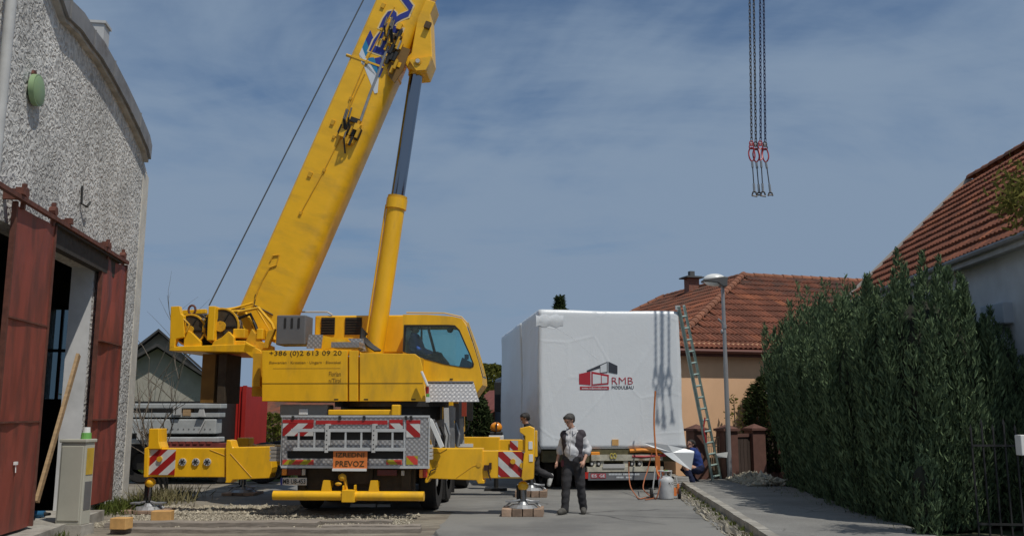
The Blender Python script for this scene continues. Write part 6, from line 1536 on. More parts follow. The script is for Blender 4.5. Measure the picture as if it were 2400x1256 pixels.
# ------------------------------------------------------------------ brown fence, lamp, shrubs
PIL = P('brown fence masonry', (0.13, 0.062, 0.048), .9, var=.2, scale=5, objrand=.12); PANL = P('dark brown fence board', (0.055, 0.036, 0.028), .8, var=.2, scale=6, objrand=.2)
bf = thing('brown_fence', 'brown fence of masonry pillars and dark board panels', 'fence')
fp0 = Vector((5.35, 22.9, 0)); fdir = Vector((.80, .60, 0)); fn = Vector((fdir.y, -fdir.x, 0))
fz = math.atan2(fdir.y, fdir.x)
pil = [at(u, 1000, Y) for u, Y in ((1703, 23.0), (1768, 23.7), (1824, 24.4), (1632, 22.9))]
pp = [Vector((p.x, p.y, 0)) for p in pil]
for k, p in enumerate(pp):
    q = MB(); q.box(-.19, .19, -.19, .19, 0, 1.28); q.box(-.24, .24, -.24, .24, 1.28, 1.34); q.add([(-.21, -.21, 1.34), (.21, -.21, 1.34), (.21, .21, 1.34), (-.21, .21, 1.34), (0, 0, 1.45)], [(0, 1, 4), (1, 2, 4), (2, 3, 4), (3, 0, 4)])
    o = q.build('pillar', PIL, bf); o.location = p; o.rotation_euler = (0, 0, .35)
def panel(a, b):
    d = (b - a); L = d.length - .42; d.normalize(); n = int(L / .13); M = Matrix.Rotation(math.atan2(d.y, d.x), 4, 'Z')
    q = MB(); q.box(0, L / n - .012, -.02, .02, .18, 1.12); me = q.mesh('board', PANL)
    for k in range(n): o = link('board', me, bf); o.location = a + d * (.21 + L * k / n) + up * random.uniform(-.01, .01); o.rotation_euler = (0, 0, math.atan2(d.y, d.x))
    q = MB()
    q.box(.2, L + .22, -.1, .1, 0, .18); o = q.build('plinth', PIL, bf); o.location = a; o.rotation_euler = (0, 0, math.atan2(d.y, d.x)); q = MB()
    q.box(.2, L + .22, -.05, .05, 1.12, 1.2); o = q.build('capping', PIL, bf); o.location = a; o.rotation_euler = (0, 0, math.atan2(d.y, d.x))
panel(pp[0], pp[1]); panel(pp[1], pp[2]); ext_ = pp[2] + (pp[2] - pp[1]) * 2.2; panel(pp[2], ext_)
wg = thing('wire_gate', 'thin pale wire gate between two brown pillars behind the ladder', 'gate'); q = MB()
a, b = pp[3] + Vector((.2, 0, 0)), pp[0] - Vector((.2, 0, 0))
for z in (.25, .9, 1.12): q.bar(a + up * z, b + up * z, .02)
for k in range(8): t = k / 7; p = a.lerp(b, t); q.bar(p + up * .25, p + up * (1.12 + .05 * math.sin(k)), .016)
q.build('gate_frame', P('beige gate paint', (0.36, 0.27, 0.18), .7), wg)
m = MB(); m.box(4.95, 5.25, 23.2, 23.5, 0, .55); m.box(4.9, 5.3, 23.15, 23.55, .55, .6); tag(m.build('stone_post', P('ochre stone', (0.26, 0.19, 0.11), .9, var=.3, scale=6, bump=.4), None, bevel=.02), 'short ochre stone post behind the crouching man', 'post')
LF = gnd(1711, 1133); lampo = thing('street_lamp', 'slim grey street lamp with white domed head beside the fence', 'street lamp', (LF.x, LF.y, 0))
hz = at(1700, 668, LF.y).z; POLE = P('galvanised pole', (0.33, 0.33, 0.34), .5, metal=.3, var=.1)
q = MB(); q.cyl((0, 0, 0), (0, 0, hz * .62), .062, .055, n=14); q.cyl((0, 0, hz * .62), (0, 0, hz), .05, .042, n=14); q.cyl((0, 0, 0), (0, 0, .08), .1, n=12); q.build('pole', POLE, lampo, 50)
q = MB(); pts = [(0.1, 0), (0.06, .03), (-.5, -.02), (-.53, 0), (-.48, .04), (.04, .18), (.12, .14)]
q.prism([(.08, -.16), (.10, .09), (.02, .10), (-.52, .03), (-.52, -.02), (-.16, -.06), (-.02, -.16)], -.19, .19, 'xz'); hd = q.build('lamp_head', P('dark lamp casting', (0.10, 0.10, 0.10), .5), lampo, bevel=.02); hd.location = (0, 0, hz + .1)
q = MB(); q.ball((-.2, 0, .03), .30, 16, 10, sc=(1.0, .6, .55)); q.build('lamp_dome', P('milky dome', (0.75, 0.76, 0.74), .3), hd, True)
q = MB(); zc = at(1705, 765, LF.y).z; q.tube([(0, 0, zc), (-.12, -.05, zc + .16), (-.16, -.05, zc + .19)], .022, 6); q.tube([(0, 0, zc), (-.08, -.05, zc + .15)], .015, 6); q.cyl((0, 0, zc - .05), (0, 0, zc + .05), .062, n=12); q.ball((-.07, -.04, zc - .13), .045, 8, 6, sc=(.8, .8, 1.3)); q.build('bracket', POLE, lampo)
m = MB(); q_ = at(1700, 1062, LF.y); m.add([(-.32, 0, .0), (-.05, -.02, -.1), (-.02, -.02, .04), (-.28, 0, -.06), (-.3, .02, -.1)], [(0, 1, 2), (0, 3, 1), (3, 4, 1)]); o = tag(m.build('plastic_scrap', WHITE), 'scrap of white film caught beside the lamp post', 'film scrap'); o.location = (LF.x - .02, LF.y - .06, q_.z)

def bush(name, lab, cat, loc, r_, h, n, mat, leaf=.09, wid=.05, group=None, cone=False, stems=5):
    g = thing(name, lab, cat, loc, 0, group)
    a = rng.uniform(0, 6.283, n); t = rng.uniform(.0, 1, n) ** .8; k = rng.uniform(.35, 1.05, n) ** .5
    w = (1 - t) if cone else np.sin(np.clip(t * .86 + .12, 0, 1) * math.pi) ** .6
    lump = 1 + .2 * np.sin(3 * a + loc[0]) + .15 * np.sin(5 * a + 7 * t)
    rr = r_ * w * k * lump
    c = np.stack([rr * np.cos(a), rr * np.sin(a), h * (.06 + .94 * t)], 1)
    d = unit(np.stack([np.cos(a) * .7 + rng.normal(0, .5, n), np.sin(a) * .7 + rng.normal(0, .5, n), rng.normal(.35 if not cone else -.15, .4, n)], 1))
    sprays(c, d, leaf, wid, mat, 'foliage', g, .25)
    q = MB(); q.tube([(0, 0, 0), (.02, .01, h * .45), (0, 0, h * .93)], [r_ * .07 + .02, r_ * .05 + .012, .01], 7)
    for s in range(stems):
        z = h * random.uniform(.15, .6); a_ = random.uniform(0, 6.28); l_ = r_ * .8 * ((1 - z / h) if cone else .8); q.tube([(0, 0, z), (l_ * .5 * math.cos(a_), l_ * .5 * math.sin(a_), z + .12 * h), (l_ * math.cos(a_), l_ * math.sin(a_), z + .2 * h)], [.03 + .02 * r_, .02, .006], 5)
    q.build('stem', BARK, g); return g
bush('garden_conifer', 'dark bushy conifer before the peach house wall', 'shrub', (7.0, 24.45, 0), .8, 2.75, 5200, SPRUCE, .16, .05, cone=False)
bush('garden_shrub', 'thin yellowish shrub behind the fence pillar at the lamp', 'shrub', (5.95, 24.3, 0), .30, 2.2, 190, LEAFP, .09, .04)
m = MB(); p = at(1800, 955, 24.6); m.box(p.x - .05, p.x + .05, 24.6, 24.7, 0, p.z + .35); m.box(p.x - .15, p.x + .75, 24.58, 24.66, p.z + .1, p.z + .2); m.box(p.x + .6, p.x + .68, 24.6, 24.7, 0, p.z + .1); tag(m.build('trellis', WOOD), 'wooden garden trellis beside the dark conifer', 'trellis')
# trees and houses behind, middle
bush('slender_conifer', 'dark slender conifer beside the crane outrigger behind', 'conifer', (-1.42, 33, 0), .75, 2.5, 4200, SPRUCE, .2, .07, cone=False)
bush('slender_conifer', 'darker conifer between the crane flank and the slender one', 'conifer', (-2.35, 35, 0), .8, 2.3, 3000, SPRUCE, .2, .07)
g_ = bush('spruce_tree', 'spruce whose tip shows above the wrapped module', 'tree', (2.35, 44, 0), 2.2, 7.3, 5000, SPRUCE, .5, .10, cone=True)
bush('leafy_tree', 'light green leafy tree behind the crane cab step', 'tree', (-1.5, 55, 0), 2.9, 4.6, 6500, LEAFP, .28, .15)
bush('leafy_tree', 'round green tree left of the dark truck mirror', 'tree', (-.4, 62, 0), 2.3, 3.9, 4500, LEAF, .3, .16)
def hut(name, lab, cat, loc, rz, w, d, h, rh_, wmat, rmat, over=.4):
    g = thing(name, lab, cat, loc, rz)
    q = MB(); q.box(-w, w, -d, d, 0, h); q.prism([(-w, h), (w, h), (0, h + rh_)], -d, d, 'xz'); q.build('wall', wmat, g)
    q = MB()
    for s in (-1, 1):
        dx = w + over; dz = rh_ * over / w
        q.add([(0, -d - over, h + rh_ + .05), (0, d + over, h + rh_ + .05), (s * dx, d + over, h - dz + .05), (s * dx, -d - over, h - dz + .05), (0, -d - over, h + rh_ + .17), (0, d + over, h + rh_ + .17), (s * dx, d + over, h - dz + .17), (s * dx, -d - over, h - dz + .17)], [(0, 1, 2, 3), (7, 6, 5, 4), (0, 4, 5, 1), (1, 5, 6, 2), (2, 6, 7, 3), (3, 7, 4, 0)])
    q.build('roof', rmat, g); return g
hut('garden_hut', 'small brown hut with red roof behind the amber beacon', 'hut', (-.45, 42, 0), R(20), 1.2, 1.5, 1.6, 1.0, P('dark brown boards', (0.08, 0.04, 0.025), .9, var=.2), P('red sheet roof', (0.24, 0.07, 0.05), .8, var=.2))
bc = at(1163, 1030, 20.9); bt = thing('beacon_box', 'white battery box with amber beacon behind the far outrigger', 'beacon', (bc.x, 20.9, 0))
m = MB(); m.box(-.17, .17, -.12, .12, bc.z - .12, bc.z + .10); m.build('box', WHITE, bt, bevel=.015); m = MB(); m.box(-.15, .15, -.11, .11, bc.z + .10, bc.z + .18); m.build('base', BLACK, bt, bevel=.02)
m = MB(); m.ball((0, 0, bc.z + .28), .14, 14, 9, sc=(1, .8, .85)); m.build('lens', AMBER, bt, True); m = MB(); m.bar((0, -.13, bc.z + .2), (.02, -.13, bc.z + .42), .03); m.cyl((0, 0, 0), (0, 0, bc.z - .12), .05, n=8); m.box(-.25, .25, -.25, .25, 0, .06); m.build('stand', BLACK, bt)

# ------------------------------------------------------------------ left background: ballast trailer, red container, house
tb0 = thing('ballast_trailer', 'flatbed trailer with stacked pale steel beams behind the left outrigger', 'trailer', (0, 0, 0))
SB = P('pale steel beam', (0.44, 0.46, 0.46), .55, var=.15, scale=4)
Yt = 22.5
def tbox(q, u0, v0, u1, v1, Y, d, mat=None): a, b = at(u0, v1, Y), at(u1, v0, Y); q.box(a.x, b.x, Y, Y + d, a.z, b.z, mat)
for (u0, v0, u1, v1, dy) in ((300, 945, 518, 957, 0), (300, 966, 514, 978, .05), (300, 982, 506, 1016, 0), (380, 1024, 512, 1036, -.1), (300, 1028, 350, 1040, .1)):
    q = MB(); tbox(q, u0, v0, u1, v1, Yt + dy, .5); q.build('steel_beam', SB, tb0, bevel=.02)
q = MB(); tbox(q, 296, 940, 512, 1052, Yt + .6, 1.6); tbox(q, 300, 1062, 530, 1100, Yt + .3, 1.8); q.build('frame', BLACK, tb0)
q = MB()
for k in range(14): a = at(330 + k * 12.5, 1005, Yt - .005); q.cyl((a.x, Yt - .008, a.z), (a.x, Yt, a.z), .018, n=6)
q.build('rivet', GREY, tb0)
q = MB(); tbox(q, 405, 953, 423, 972, Yt - .08, .1); a = at(474, 966, Yt); q.prism([(a.x - .09, a.z - .1), (a.x + .1, a.z - .1), (a.x + .05, a.z + .08), (a.x - .04, a.z + .08)], Yt - .1, Yt - .02); b0, b1 = at(466, 1014, Yt), at(481, 985, Yt); q.bar((b0.x, Yt - .03, b0.z), (b1.x, Yt - .03, b1.z), .03); tbox(q, 320, 1008, 338, 1030, Yt - .1, .1); q.build('clamp', LGREY, tb0)
q = MB(); tbox(q, 376, 1038, 530, 1050, Yt - .2, .3); 
for k in range(7): tbox(q, 388 + 16 * k, 1034, 398 + 16 * k, 1040, Yt - .22, .1)
q.build('red_rail', P('dull red rail', (0.22, 0.045, 0.035), .7, var=.3), tb0)
q = MB(); tbox(q, 428, 958, 447, 974, Yt + .02, .25); q.build('wood_wedge', WOOD, tb0)
for xx in (-9.2, -7.2, -6.2):
    for dy in (.4, 1.9): w = link('wheel', tyre_me, tb0); w.location = (xx, Yt + dy, .5); w.rotation_euler = (0, 0, R(90)); w.scale = (1, .93, .93)
Yr = 24.6
rc_ = thing('red_container', 'bright red corrugated container behind the ballast trailer', 'container')
REDC = P('red container paint', (0.42, 0.022, 0.016), .5, var=.12, scale=2)
ca_, cb2 = at(513, 1044, Yr), at(573, 905, Yr)
q = MB(); xs = np.linspace(ca_.x, cb2.x, 33); pr = []
for i, x in enumerate(xs): pr.append((x, Yr - (.035 if (i // 2) % 2 else 0)))
pr += [(cb2.x, Yr + 2.4), (ca_.x, Yr + 2.4)]
q.prism(pr, ca_.z - .02, cb2.z, 'xy'); q.build('corrugated_wall', REDC, rc_)
q = MB()
for x in (ca_.x - .03, cb2.x + .03): q.box(x - .05, x + .05, Yr - .08, Yr, ca_.z - .05, cb2.z + .02)
q.box(ca_.x, cb2.x, Yr - .08, Yr - .04, ca_.z - .05, ca_.z + .06); q.build('frame', REDC, rc_)
q = MB()
for x in (ca_.x, cb2.x - .2):
    for yy in (Yr, Yr + 2): q.box(x, x + .2, yy, yy + .3, 0, ca_.z - .05)
q.build('support_block', CONC, rc_)
q = MB(); tbox(q, 533, 843, 556, 906, Yr + .3, .3); q.build('end_post', REDC, rc_)
hut('far_house', 'old cream house with dark gabled roof behind the crane winch', 'house', (-17.0, 44, 0), R(16), 1.9, 3.2, 3.6, 1.7, P('cream house wall', (0.34, 0.31, 0.25), .95, var=.15), P('dark slate roof', (0.05, 0.048, 0.046), .8, var=.3), .5)
fh2 = hut('far_house', 'low white house with dark roof beside the cream one', 'house', (-14.8, 38, 0), R(18), 2.1, 3.0, 2.85, 1.35, P('white house wall', (0.36, 0.34, 0.29), .95, var=.1), MAT['dark slate roof'], .5)
q = MB(); q.box(-.5, .5, -3.3, -3.22, 1.9, 2.9); q.build('window', DBROWN, bpy.data.objects['far_house']); 
q = MB(); q.box(-1.6, 1.6, -3.5, -3.3, 2.3, 2.36); [q.box(-1.6 + k * .4, -1.56 + k * .4, -3.5, -3.45, 2.3, 3.2) for k in range(9)]; q.box(-1.6, 1.6, -3.5, -3.44, 3.2, 3.26); q.build('balcony', DBROWN, bpy.data.objects['far_house'])
hut('brick_barn', 'weathered brick barn with tiled roof behind the lawn', 'barn', (-10.2, 44, 0), R(85), 3.0, 4.0, 1.1, 1.2, P('old barn brick', (0.16, 0.08, 0.055), .95, var=.4, scale=5, bump=.3), TILE, .4)
bush('garden_shrub', 'yellow green shrub on the lawn behind the red container', 'shrub', (-8.2, 31.0, 0), .9, 1.7, 1700, LEAFP, .14, .07)
def bare(lab, loc, h, n, spread, seed):
    g = thing('bare_shrub', lab, 'bare shrub', loc, 0, 'leafless shrubs by the workshop'); r0 = random.Random(seed); q = MB()
    def grow(p, d, L, r_, lvl):
        pts = [p]; 
        for i in range(4): d = (d + Vector((r0.uniform(-.22, .22), r0.uniform(-.22, .22), r0.uniform(-.05, .12)))).normalized(); pts.append(pts[-1] + d * L / 4)
        q.tube(pts, [r_ * (1 - .17 * i) for i in range(5)], 5)
        if lvl: 
            for i in range(3): 
                s = pts[r0.randint(1, 4)]; grow(s, (d + Vector((r0.uniform(-.8, .8), r0.uniform(-.8, .8), r0.uniform(-.1, .5)))).normalized(), L * .6, r_ * .55, lvl - 1)
    for i in range(n): grow(Vector((r0.uniform(-.1, .1), r0.uniform(-.1, .1), 0)), Vector((r0.uniform(-spread, spread), r0.uniform(-spread, spread), 1)).normalized(), h * r0.uniform(.6, 1), .03, 2)
    q.build('branches', TWIG, g); return g
bare('bare grey shrub climbing beside the workshop corner', (-7.3, 19.4, 0), 1.9, 5, .35, 3)
bare('tall thin bare shrub reaching into the sky beside the far house', (-13.4, 34, 0), 4.6, 3, .12, 5)
bare('bare bush before the cream house wall', (-11.0, 30, 0), 2.6, 4, .25, 8)
# far tree line
ft = thing('distant_trees', None, None); bpy.data.objects.remove(ft)
c = []; d = []
for k in range(70):
    x, y_ = random.uniform(-90, 90), random.uniform(150, 190); hh = random.uniform(2.5, 6); n = 130
    cc_ = np.stack([rng.normal(x, 2.6, n), rng.normal(y_, 2, n), hh * rng.uniform(.02, 1, n)], 1); c.append(cc_); d.append(unit(rng.normal(0, 1, (n, 3))))
tag(sprays(np.concatenate(c), np.concatenate(d), 1.5, .9, LEAF, 'treeline', None, .2), 'far line of low trees on the horizon', 'trees', kind='stuff')
# ------------------------------------------------------------------ people
SKIN = P('skin', (0.50, 0.28, 0.20), .55, var=.1, scale=14); HAIR = P('dark hair', (0.025, 0.022, 0.02), .6, var=.4, scale=40, bump=.5); HAIRG = P('greying dark hair', (0.06, 0.056, 0.052), .6, var=.5, scale=40, bump=.5)
EYEM = P('eye', (0.03, 0.025, 0.02), .2); LIPS = P('lips', (0.30, 0.11, 0.09), .5)
SHIRTG = P('pale grey shirt', (0.58, 0.58, 0.60), .9, var=.12, scale=7, bump=.4, bscale=18); VEST = P('dark grey violet vest', (0.055, 0.046, 0.055), .85, var=.2, scale=8, bump=.4, bscale=20); TROU = P('dark work trousers', (0.035, 0.034, 0.038), .9, var=.4, scale=6, bump=.5, bscale=16)
SWEAT = P('black sweater', (0.016, 0.016, 0.018), .9, var=.3, scale=8, bump=.4, bscale=18); OVER = P('blue overalls', (0.014, 0.040, 0.19), .85, var=.3, scale=6, bump=.5, bscale=16); OVERD = P('dark blue overalls', (0.010, 0.016, 0.055), .85, var=.3, scale=6, bump=.5, bscale=16); SHOEW = P('white trainers', (0.62, 0.62, 0.60), .6); SHOED = P('dusty dark shoes', (0.09, 0.085, 0.075), .8, var=.3, scale=12)
def capmesh(q, a, b, ra, rb):
    a, b = Vector(a), Vector(b)
    if (b - a).length < 1e-4: q.ball(a, ra, 12, 8); return
    q.cyl(a, b, ra, rb, n=12); q.ball(a, ra, 12, 8); q.ball(b, rb, 12, 8)
def fuse(name, caps, balls, mat, parent, voxel=.016, grow=0.0, smooth=4, cut=None, wrinkle=0.0):
    """one continuous surface grown from tapered limbs"""
    q = MB()
    for a, b, ra, rb in caps: capmesh(q, a, b, ra + grow, rb + grow)
    for c, r_, sc in balls: q.ball(c, 1, 14, 10, sc=tuple(r_ * s + grow for s in sc))
    me = q.mesh(name, mat); o = bpy.data.objects.new(name, me); COL.objects.link(o)
    rm = o.modifiers.new('fuse', 'REMESH'); rm.mode = 'VOXEL'; rm.voxel_size = voxel; rm.use_smooth_shade = True
    if smooth: sm = o.modifiers.new('soft', 'SMOOTH'); sm.iterations = smooth; sm.factor = .5
    dg = bpy.context.evaluated_depsgraph_get(); new = bpy.data.meshes.new_from_object(o.evaluated_get(dg)); bpy.data.objects.remove(o)
    if wrinkle:
        for v in new.vertices:
            c = v.co; s = math.sin(c.z * 23 + 26 * c.x + 2 * math.sin(c.x * 11 + c.y * 9)) * math.sin(c.x * 13 - c.z * 31 + c.y * 19); v.co = c + v.normal * s * wrinkle
    if cut:
        bm = bmesh.new(); bm.from_mesh(new)
        bmesh.ops.delete(bm, geom=[f for f in bm.faces if cut(f.calc_center_median())], context='FACES'); bm.to_mesh(new); bm.free()
    new.name = name; new.materials.clear(); new.materials.append(mat); new.polygons.foreach_set('use_smooth', [True] * len(new.polygons))
    return link(name, new, parent)
def hand(J, el, wr, out, caps, curl=.5):
    """palm, four fingers and a thumb continuing the forearm"""
    d = (Vector(wr) - Vector(el)).normalized(); s = Vector(out); s = (s - d * s.dot(d)).normalized(); nn_ = d.cross(s)
    w = Vector(wr); caps.append((w, w + d * .075, .028, .036)); caps.append((w + d * .03 - s * .018, w + d * .085 - s * .026, .022, .018)); caps.append((w + d * .03 + s * .018, w + d * .085 + s * .026, .022, .018))
    for k, L in enumerate((.065, .078, .073, .056)):
        b = w + d * .085 + s * (.030 - .020 * k); m_ = b + (d + nn_ * curl * .35).normalized() * L * .5; caps.append((b, m_, .0105, .010)); caps.append((m_, m_ + (d + nn_ * curl * 1.1).normalized() * L * .5, .010, .008))
    b = w + d * .03 + s * .033; m_ = b + (d + s * .9 + nn_ * .3).normalized() * .04; caps.append((b, m_, .014, .012)); caps.append((m_, m_ + (d + nn_ * .4 + s * .2).normalized() * .032, .012, .009))
def person(label, loc, rz, J, top, legs, shoes, hair, sleeves, face, vest=None, arm_mat=None, group=None):
    g = thing('person', label, 'person', loc, rz)
    V = {k: Vector(v) for k, v in J.items()}
    pel, che, nk, hd = V['pelvis'], V['chest'], V['neck'], V['head']
    f = Vector(face).normalized(); u = (hd - nk).normalized(); u = (u - f * u.dot(f)).normalized(); r_ = f.cross(u)
    tax = (che - pel).normalized()
    torso = [(pel + (che - pel) * .05 - V['lat'] * .07, pel + (che - pel) * .05 + V['lat'] * .07, .115, .115), (pel, pel.lerp(che, .5), .135, .135), (pel.lerp(che, .45) - V['lat'] * .05, che - V['lat'] * .07, .12, .125), (pel.lerp(che, .45) + V['lat'] * .05, che + V['lat'] * .07, .12, .125), (V['sl'], V['sr'], .068, .068), (che, nk, .085, .06)]
    if 'belly' in J: torso.append((V['belly'], V['belly'], .135, .135))
    armc = [(V['sl'], V['el'], .056, .044), (V['el'], V['wl'], .043, .029), (V['sr'], V['er'], .056, .044), (V['er'], V['wr'], .043, .029)]
    legc = [(V['hl'], V['kl'], .088, .060), (V['kl'], V['al'], .060, .040), (V['hr'], V['kr'], .088, .060), (V['kr'], V['ar'], .060, .040), (V['kl'] + (V['al'] - V['kl']) * .25, V['kl'] + (V['al'] - V['kl']) * .45, .06, .052), (V['kr'] + (V['ar'] - V['kr']) * .25, V['kr'] + (V['ar'] - V['kr']) * .45, .06, .052)]
    feet = [(V['al'], V['tl'], .045, .035), (V['ar'], V['tr'], .045, .035)]
    headc = [(nk - u * .03, hd - u * .05, .056, .054), (hd - u * .045 + f * .012, hd - u * .075 + f * .045, .062, .040), (hd + f * .085 - u * .005, hd + f * .108 - u * .035, .012, .016), (hd - r_ * .076 - u * .02, hd - r_ * .080 + u * .02 - f * .012, .012, .014), (hd + r_ * .076 - u * .02, hd + r_ * .080 + u * .02 - f * .012, .012, .014), (hd + f * .075 + u * .025 - r_ * .03, hd + f * .075 + u * .025 + r_ * .03, .018, .018)]
    hb = [(hd - f * .012 + u * .02, .1, (.80, .98, 1.04))]
    hands = []; hand(J, V['el'], V['wl'], f * .6 + V['lat'] * .2, hands); hand(J, V['er'], V['wr'], f * .6 - V['lat'] * .2, hands)
    # the head ball is oriented roughly: made of two overlapping lobes along the face direction
    headc += [(hd - f * .035 + u * .025, hd + f * .02 + u * .03, .088, .080)]
    fuse('body', torso + armc + legc + feet + headc + hands, [], SKIN, g, .0125, -.004, 3)
    fuse('shirt', torso + [(V['sl'], V['el'], .054, .045)] + [(V['sr'], V['er'], .054, .045)] + ([(V['el'], V['el'].lerp(V['wl'], .92), .052, .040), (V['er'], V['er'].lerp(V['wr'], .92), .052, .040)] if sleeves == 'long' else [(V['el'], V['el'].lerp(V['wl'], .3), .05, .05), (V['er'], V['er'].lerp(V['wr'], .3), .05, .05)]), [], top, g, .017, .014, 5, wrinkle=.007, cut=lambda c: ((c - nk).dot(u) > .03 and (c - nk).length < .14) or (c - pel).dot(tax) < -.01)
    fuse('trousers', [(pel + tax * .0 - V['lat'] * .065, pel + tax * .0 + V['lat'] * .065, .128, .128)] + [(a, b, x + .004, y_ + .014) for a, b, x, y_ in legc], [], legs, g, .017, .016, 5, wrinkle=.006, cut=lambda c: (c - pel).dot(tax) > .075)
    for a, t_ in (('al', 'tl'), ('ar', 'tr')):
        a, t_ = V[a], V[t_]; q = (t_ - a).normalized(); fuse('shoe', [(a - q * .03 - Vector((0, 0, .015)), t_, .050, .042), (a.lerp(t_, .5), t_, .05, .04)], [], shoes, g, .014, .008, 3)
    if vest: fuse('vest', torso[:-1] + [(che, che.lerp(nk, .6), .09, .06), (V['sl'].lerp(V['sr'], .16), V['sr'].lerp(V['sl'], .16), .052, .052), (pel + (che - pel) * -.02 - V['lat'] * .06, pel - (che - pel) * .02 + V['lat'] * .06, .11, .11)] + ([(V['belly'], V['belly'], .12, .12)] if 'belly' in J else []), [], vest, g, .017, .021, 4, wrinkle=.006,
                  cut=lambda c: (abs((c - che).dot(V['lat'])) < .060 + .045 * max(0, (c.z - pel.z) / .5) and (c - che).dot(Vector((V['lat'].y, -V['lat'].x, 0))) > .02) or (c - nk).length < .085 or (c - pel).dot(tax) < -.07)
    # hair: crown shell, fringe and nape
    hm = MB(); 
    fuse('hair', [(hd - f * .042 + u * .030, hd + f * .012 + u * .042, .087, .076), (hd - f * .07 - u * .02, hd - f * .05 + u * .03, .052, .066), (hd + f * .05 + u * .075, hd - f * .02 + u * .085, .030, .04), (hd - r_ * .062 + u * .03, hd - r_ * .06 + u * .06 + f * .03, .026, .03), (hd + r_ * .062 + u * .03, hd + r_ * .06 + u * .06 + f * .03, .026, .03)], [], hair, g, .013, .004, 2, cut=lambda c: (c - hd).dot(f) > .03 and (c - hd).dot(u) < .045)
    for s in (-1, 1):
        q = MB(); q.ball(hd + f * .079 + u * .003 + r_ * .032 * s, .010, 8, 6); q.build('eye', EYEM, g, True)
        q = MB(); q.tube([hd + f * .084 + u * .026 + r_ * .016 * s, hd + f * .074 + u * .030 + r_ * .048 * s], .005, 5); q.build('eyebrow', hair, g)
    q = MB(); q.tube([hd + f * .072 - u * .062 - r_ * .022, hd + f * .079 - u * .061, hd + f * .072 - u * .062 + r_ * .022], .006, 6); q.build('mouth', LIPS, g)
    return g
LX = Vector((1, 0, 0))
# man in the vest, walking towards the left, looking down
p = gnd(1345, 1203)
A = person('grey haired man in dark vest and light shirt standing on the road', (p.x, p.y, 0), R(-20), dict(pelvis=(0, 0, .93), chest=(0, -.01, 1.27), neck=(-.01, -.03, 1.45), head=(-.045, -.075, 1.60), lat=(1, 0, 0), sl=(-.150, 0, 1.35), sr=(.155, 0, 1.355), el=(-.245, .03, 1.12), wl=(-.285, -.04, .885), er=(.265, .05, 1.11), wr=(.225, -.11, .91), hl=(-.09, 0, .90), hr=(.095, 0, .90), kl=(-.11, -.09, .50), kr=(.125, .0, .49), al=(-.125, -.12, .075), ar=(.145, .10, .08), tl=(-.17, -.29, .045), tr=(.19, -.05, .045), belly=(0, -.055, 1.07)),
           SHIRTG, TROU, SHOED, HAIRG, 'short', (-.42, -.80, -.36), vest=VEST)
q = MB(); q.box(-.17, .17, -.125, .0, .935, .975); q.build('belt', BLACK, A); q = MB(); q.box(-.2, -.13, -.12, -.02, .80, .92); q.build('tool_pouch', P('maroon pouch', (0.12, 0.03, 0.04), .8), A, bevel=.02)
q = MB()
for s in (-1, 1): q.add([(s * .02, -.10, 1.44), (s * .10, -.06, 1.47), (s * .10, -.11, 1.40), (s * .045, -.135, 1.36)], [(0, 1, 2, 3)])
q.build('collar', SHIRTG, A); q = MB(); q.tube([(0.0, -.165, 1.32), (.005, -.20, 1.15), (.005, -.20, 1.0)], .006, 5); q.build('button_placket', LGREY, A)
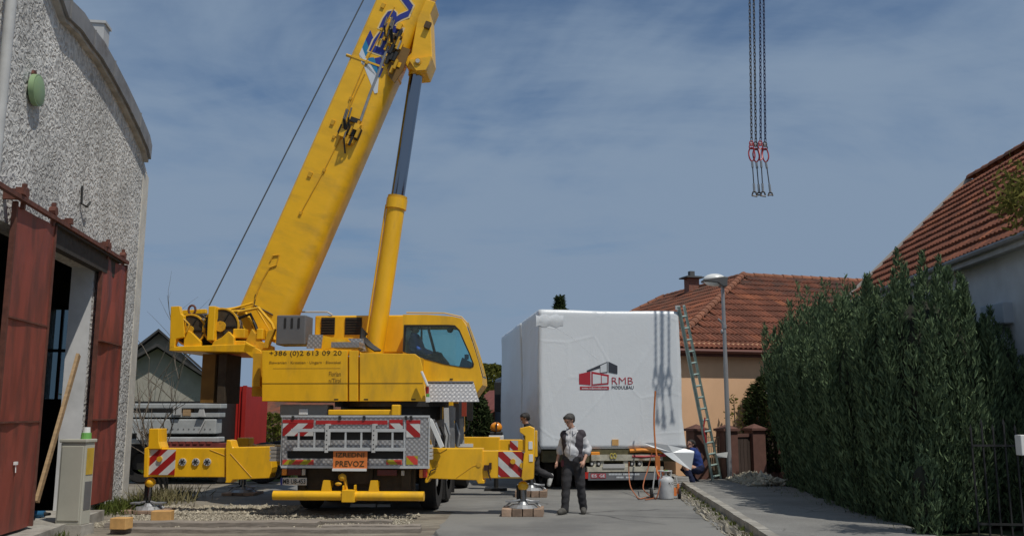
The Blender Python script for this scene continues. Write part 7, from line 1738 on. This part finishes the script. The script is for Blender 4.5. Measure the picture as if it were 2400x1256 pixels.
# man behind the outrigger, seen from the side, one heel lifted
p = gnd(1228, 1158)
B = person('short haired man in black sweater walking behind the right outrigger', (p.x + .13, 20.0, 0), 0, dict(pelvis=(.10, 0, .93), chest=(.0, 0, 1.26), neck=(-.06, 0, 1.47), head=(-.11, -.01, 1.61), lat=(0.12, 1, 0), sl=(-.02, -.17, 1.40), sr=(.02, .17, 1.40), el=(.06, -.23, 1.13), wl=(-.16, -.2, 1.02), er=(.08, .22, 1.13), wr=(-.12, .2, 1.05), hl=(.08, -.09, .90), hr=(.10, .09, .90), kl=(-.02, -.09, .50), kr=(.14, .09, .50), al=(0.10, -.09, .08), ar=(.46, .09, .36), tl=(-.05, -.10, .045), tr=(.42, .08, .19)), SWEAT, TROU, SHOEW, HAIR, 'long', (-.95, -.15, -.28))
# man crouching in blue overalls by the module's corner
p = gnd(1626, 1138)
Cc = person('man in blue overalls crouching at the lower corner of the module', (p.x, p.y - .05, 0), 0, dict(pelvis=(.12, 0, .42), chest=(.03, -.02, .72), neck=(-.02, -.03, .87), head=(-.06, -.06, .98), lat=(.35, .94, 0), sl=(-.05, -.17, .83), sr=(.08, .14, .83), el=(-.20, -.22, .62), wl=(-.30, -.12, .80), er=(-.14, .16, .62), wr=(-.30, .05, .78), hl=(.08, -.10, .38), hr=(.14, .09, .38), kl=(-.26, -.20, .50), kr=(-.22, .14, .40), al=(-.06, -.20, .09), ar=(.08, .14, .09), tl=(-.22, -.22, .045), tr=(-.08, .14, .05)), OVER, OVERD, SHOED, HAIR, 'long', (-.75, -.50, .25))
# operator in the cab
so_ = CF.o + CF.m @ Vector((sx_ - .02, ky + .29, sz_ + .02))
D_ = person('crane operator in blue jacket and dark cap seated in the cab', so_, CRZ, dict(pelvis=(0.0, 0, .10), chest=(-.08, 0, .40), neck=(-.11, 0, .56), head=(-.07, -.02, .70), lat=(0, 1, 0), sl=(-.08, -.17, .50), sr=(-.08, .17, .50), el=(.03, -.22, .25), wl=(.27, -.16, .14), er=(.05, .2, .25), wr=(.27, .12, .16), hl=(.02, -.09, .07), hr=(.02, .09, .07), kl=(.38, -.10, .12), kr=(.38, .10, .12), al=(.42, -.1, -.22), ar=(.42, .1, -.22), tl=(.54, -.1, -.25), tr=(.54, .1, -.25)), P('blue work jacket', (0.04, 0.11, 0.36), .85, var=.3, scale=6, bump=.4), TROU, SHOED, HAIR, 'long', (.92, -.30, -.12))
q = MB(); h = Vector((-.07, -.02, .70)); q.ball(h + Vector((-.005, 0, .055)), .105, 14, 8, sc=(1, .9, .62)); q.prism([(.05, -.09), (.18, -.06), (.18, .06), (.05, .09)], .735, .75, 'xy'); q.build('cap', BLACK, D_, 50)
print('objects', len(bpy.data.objects), 'materials', len(bpy.data.materials))
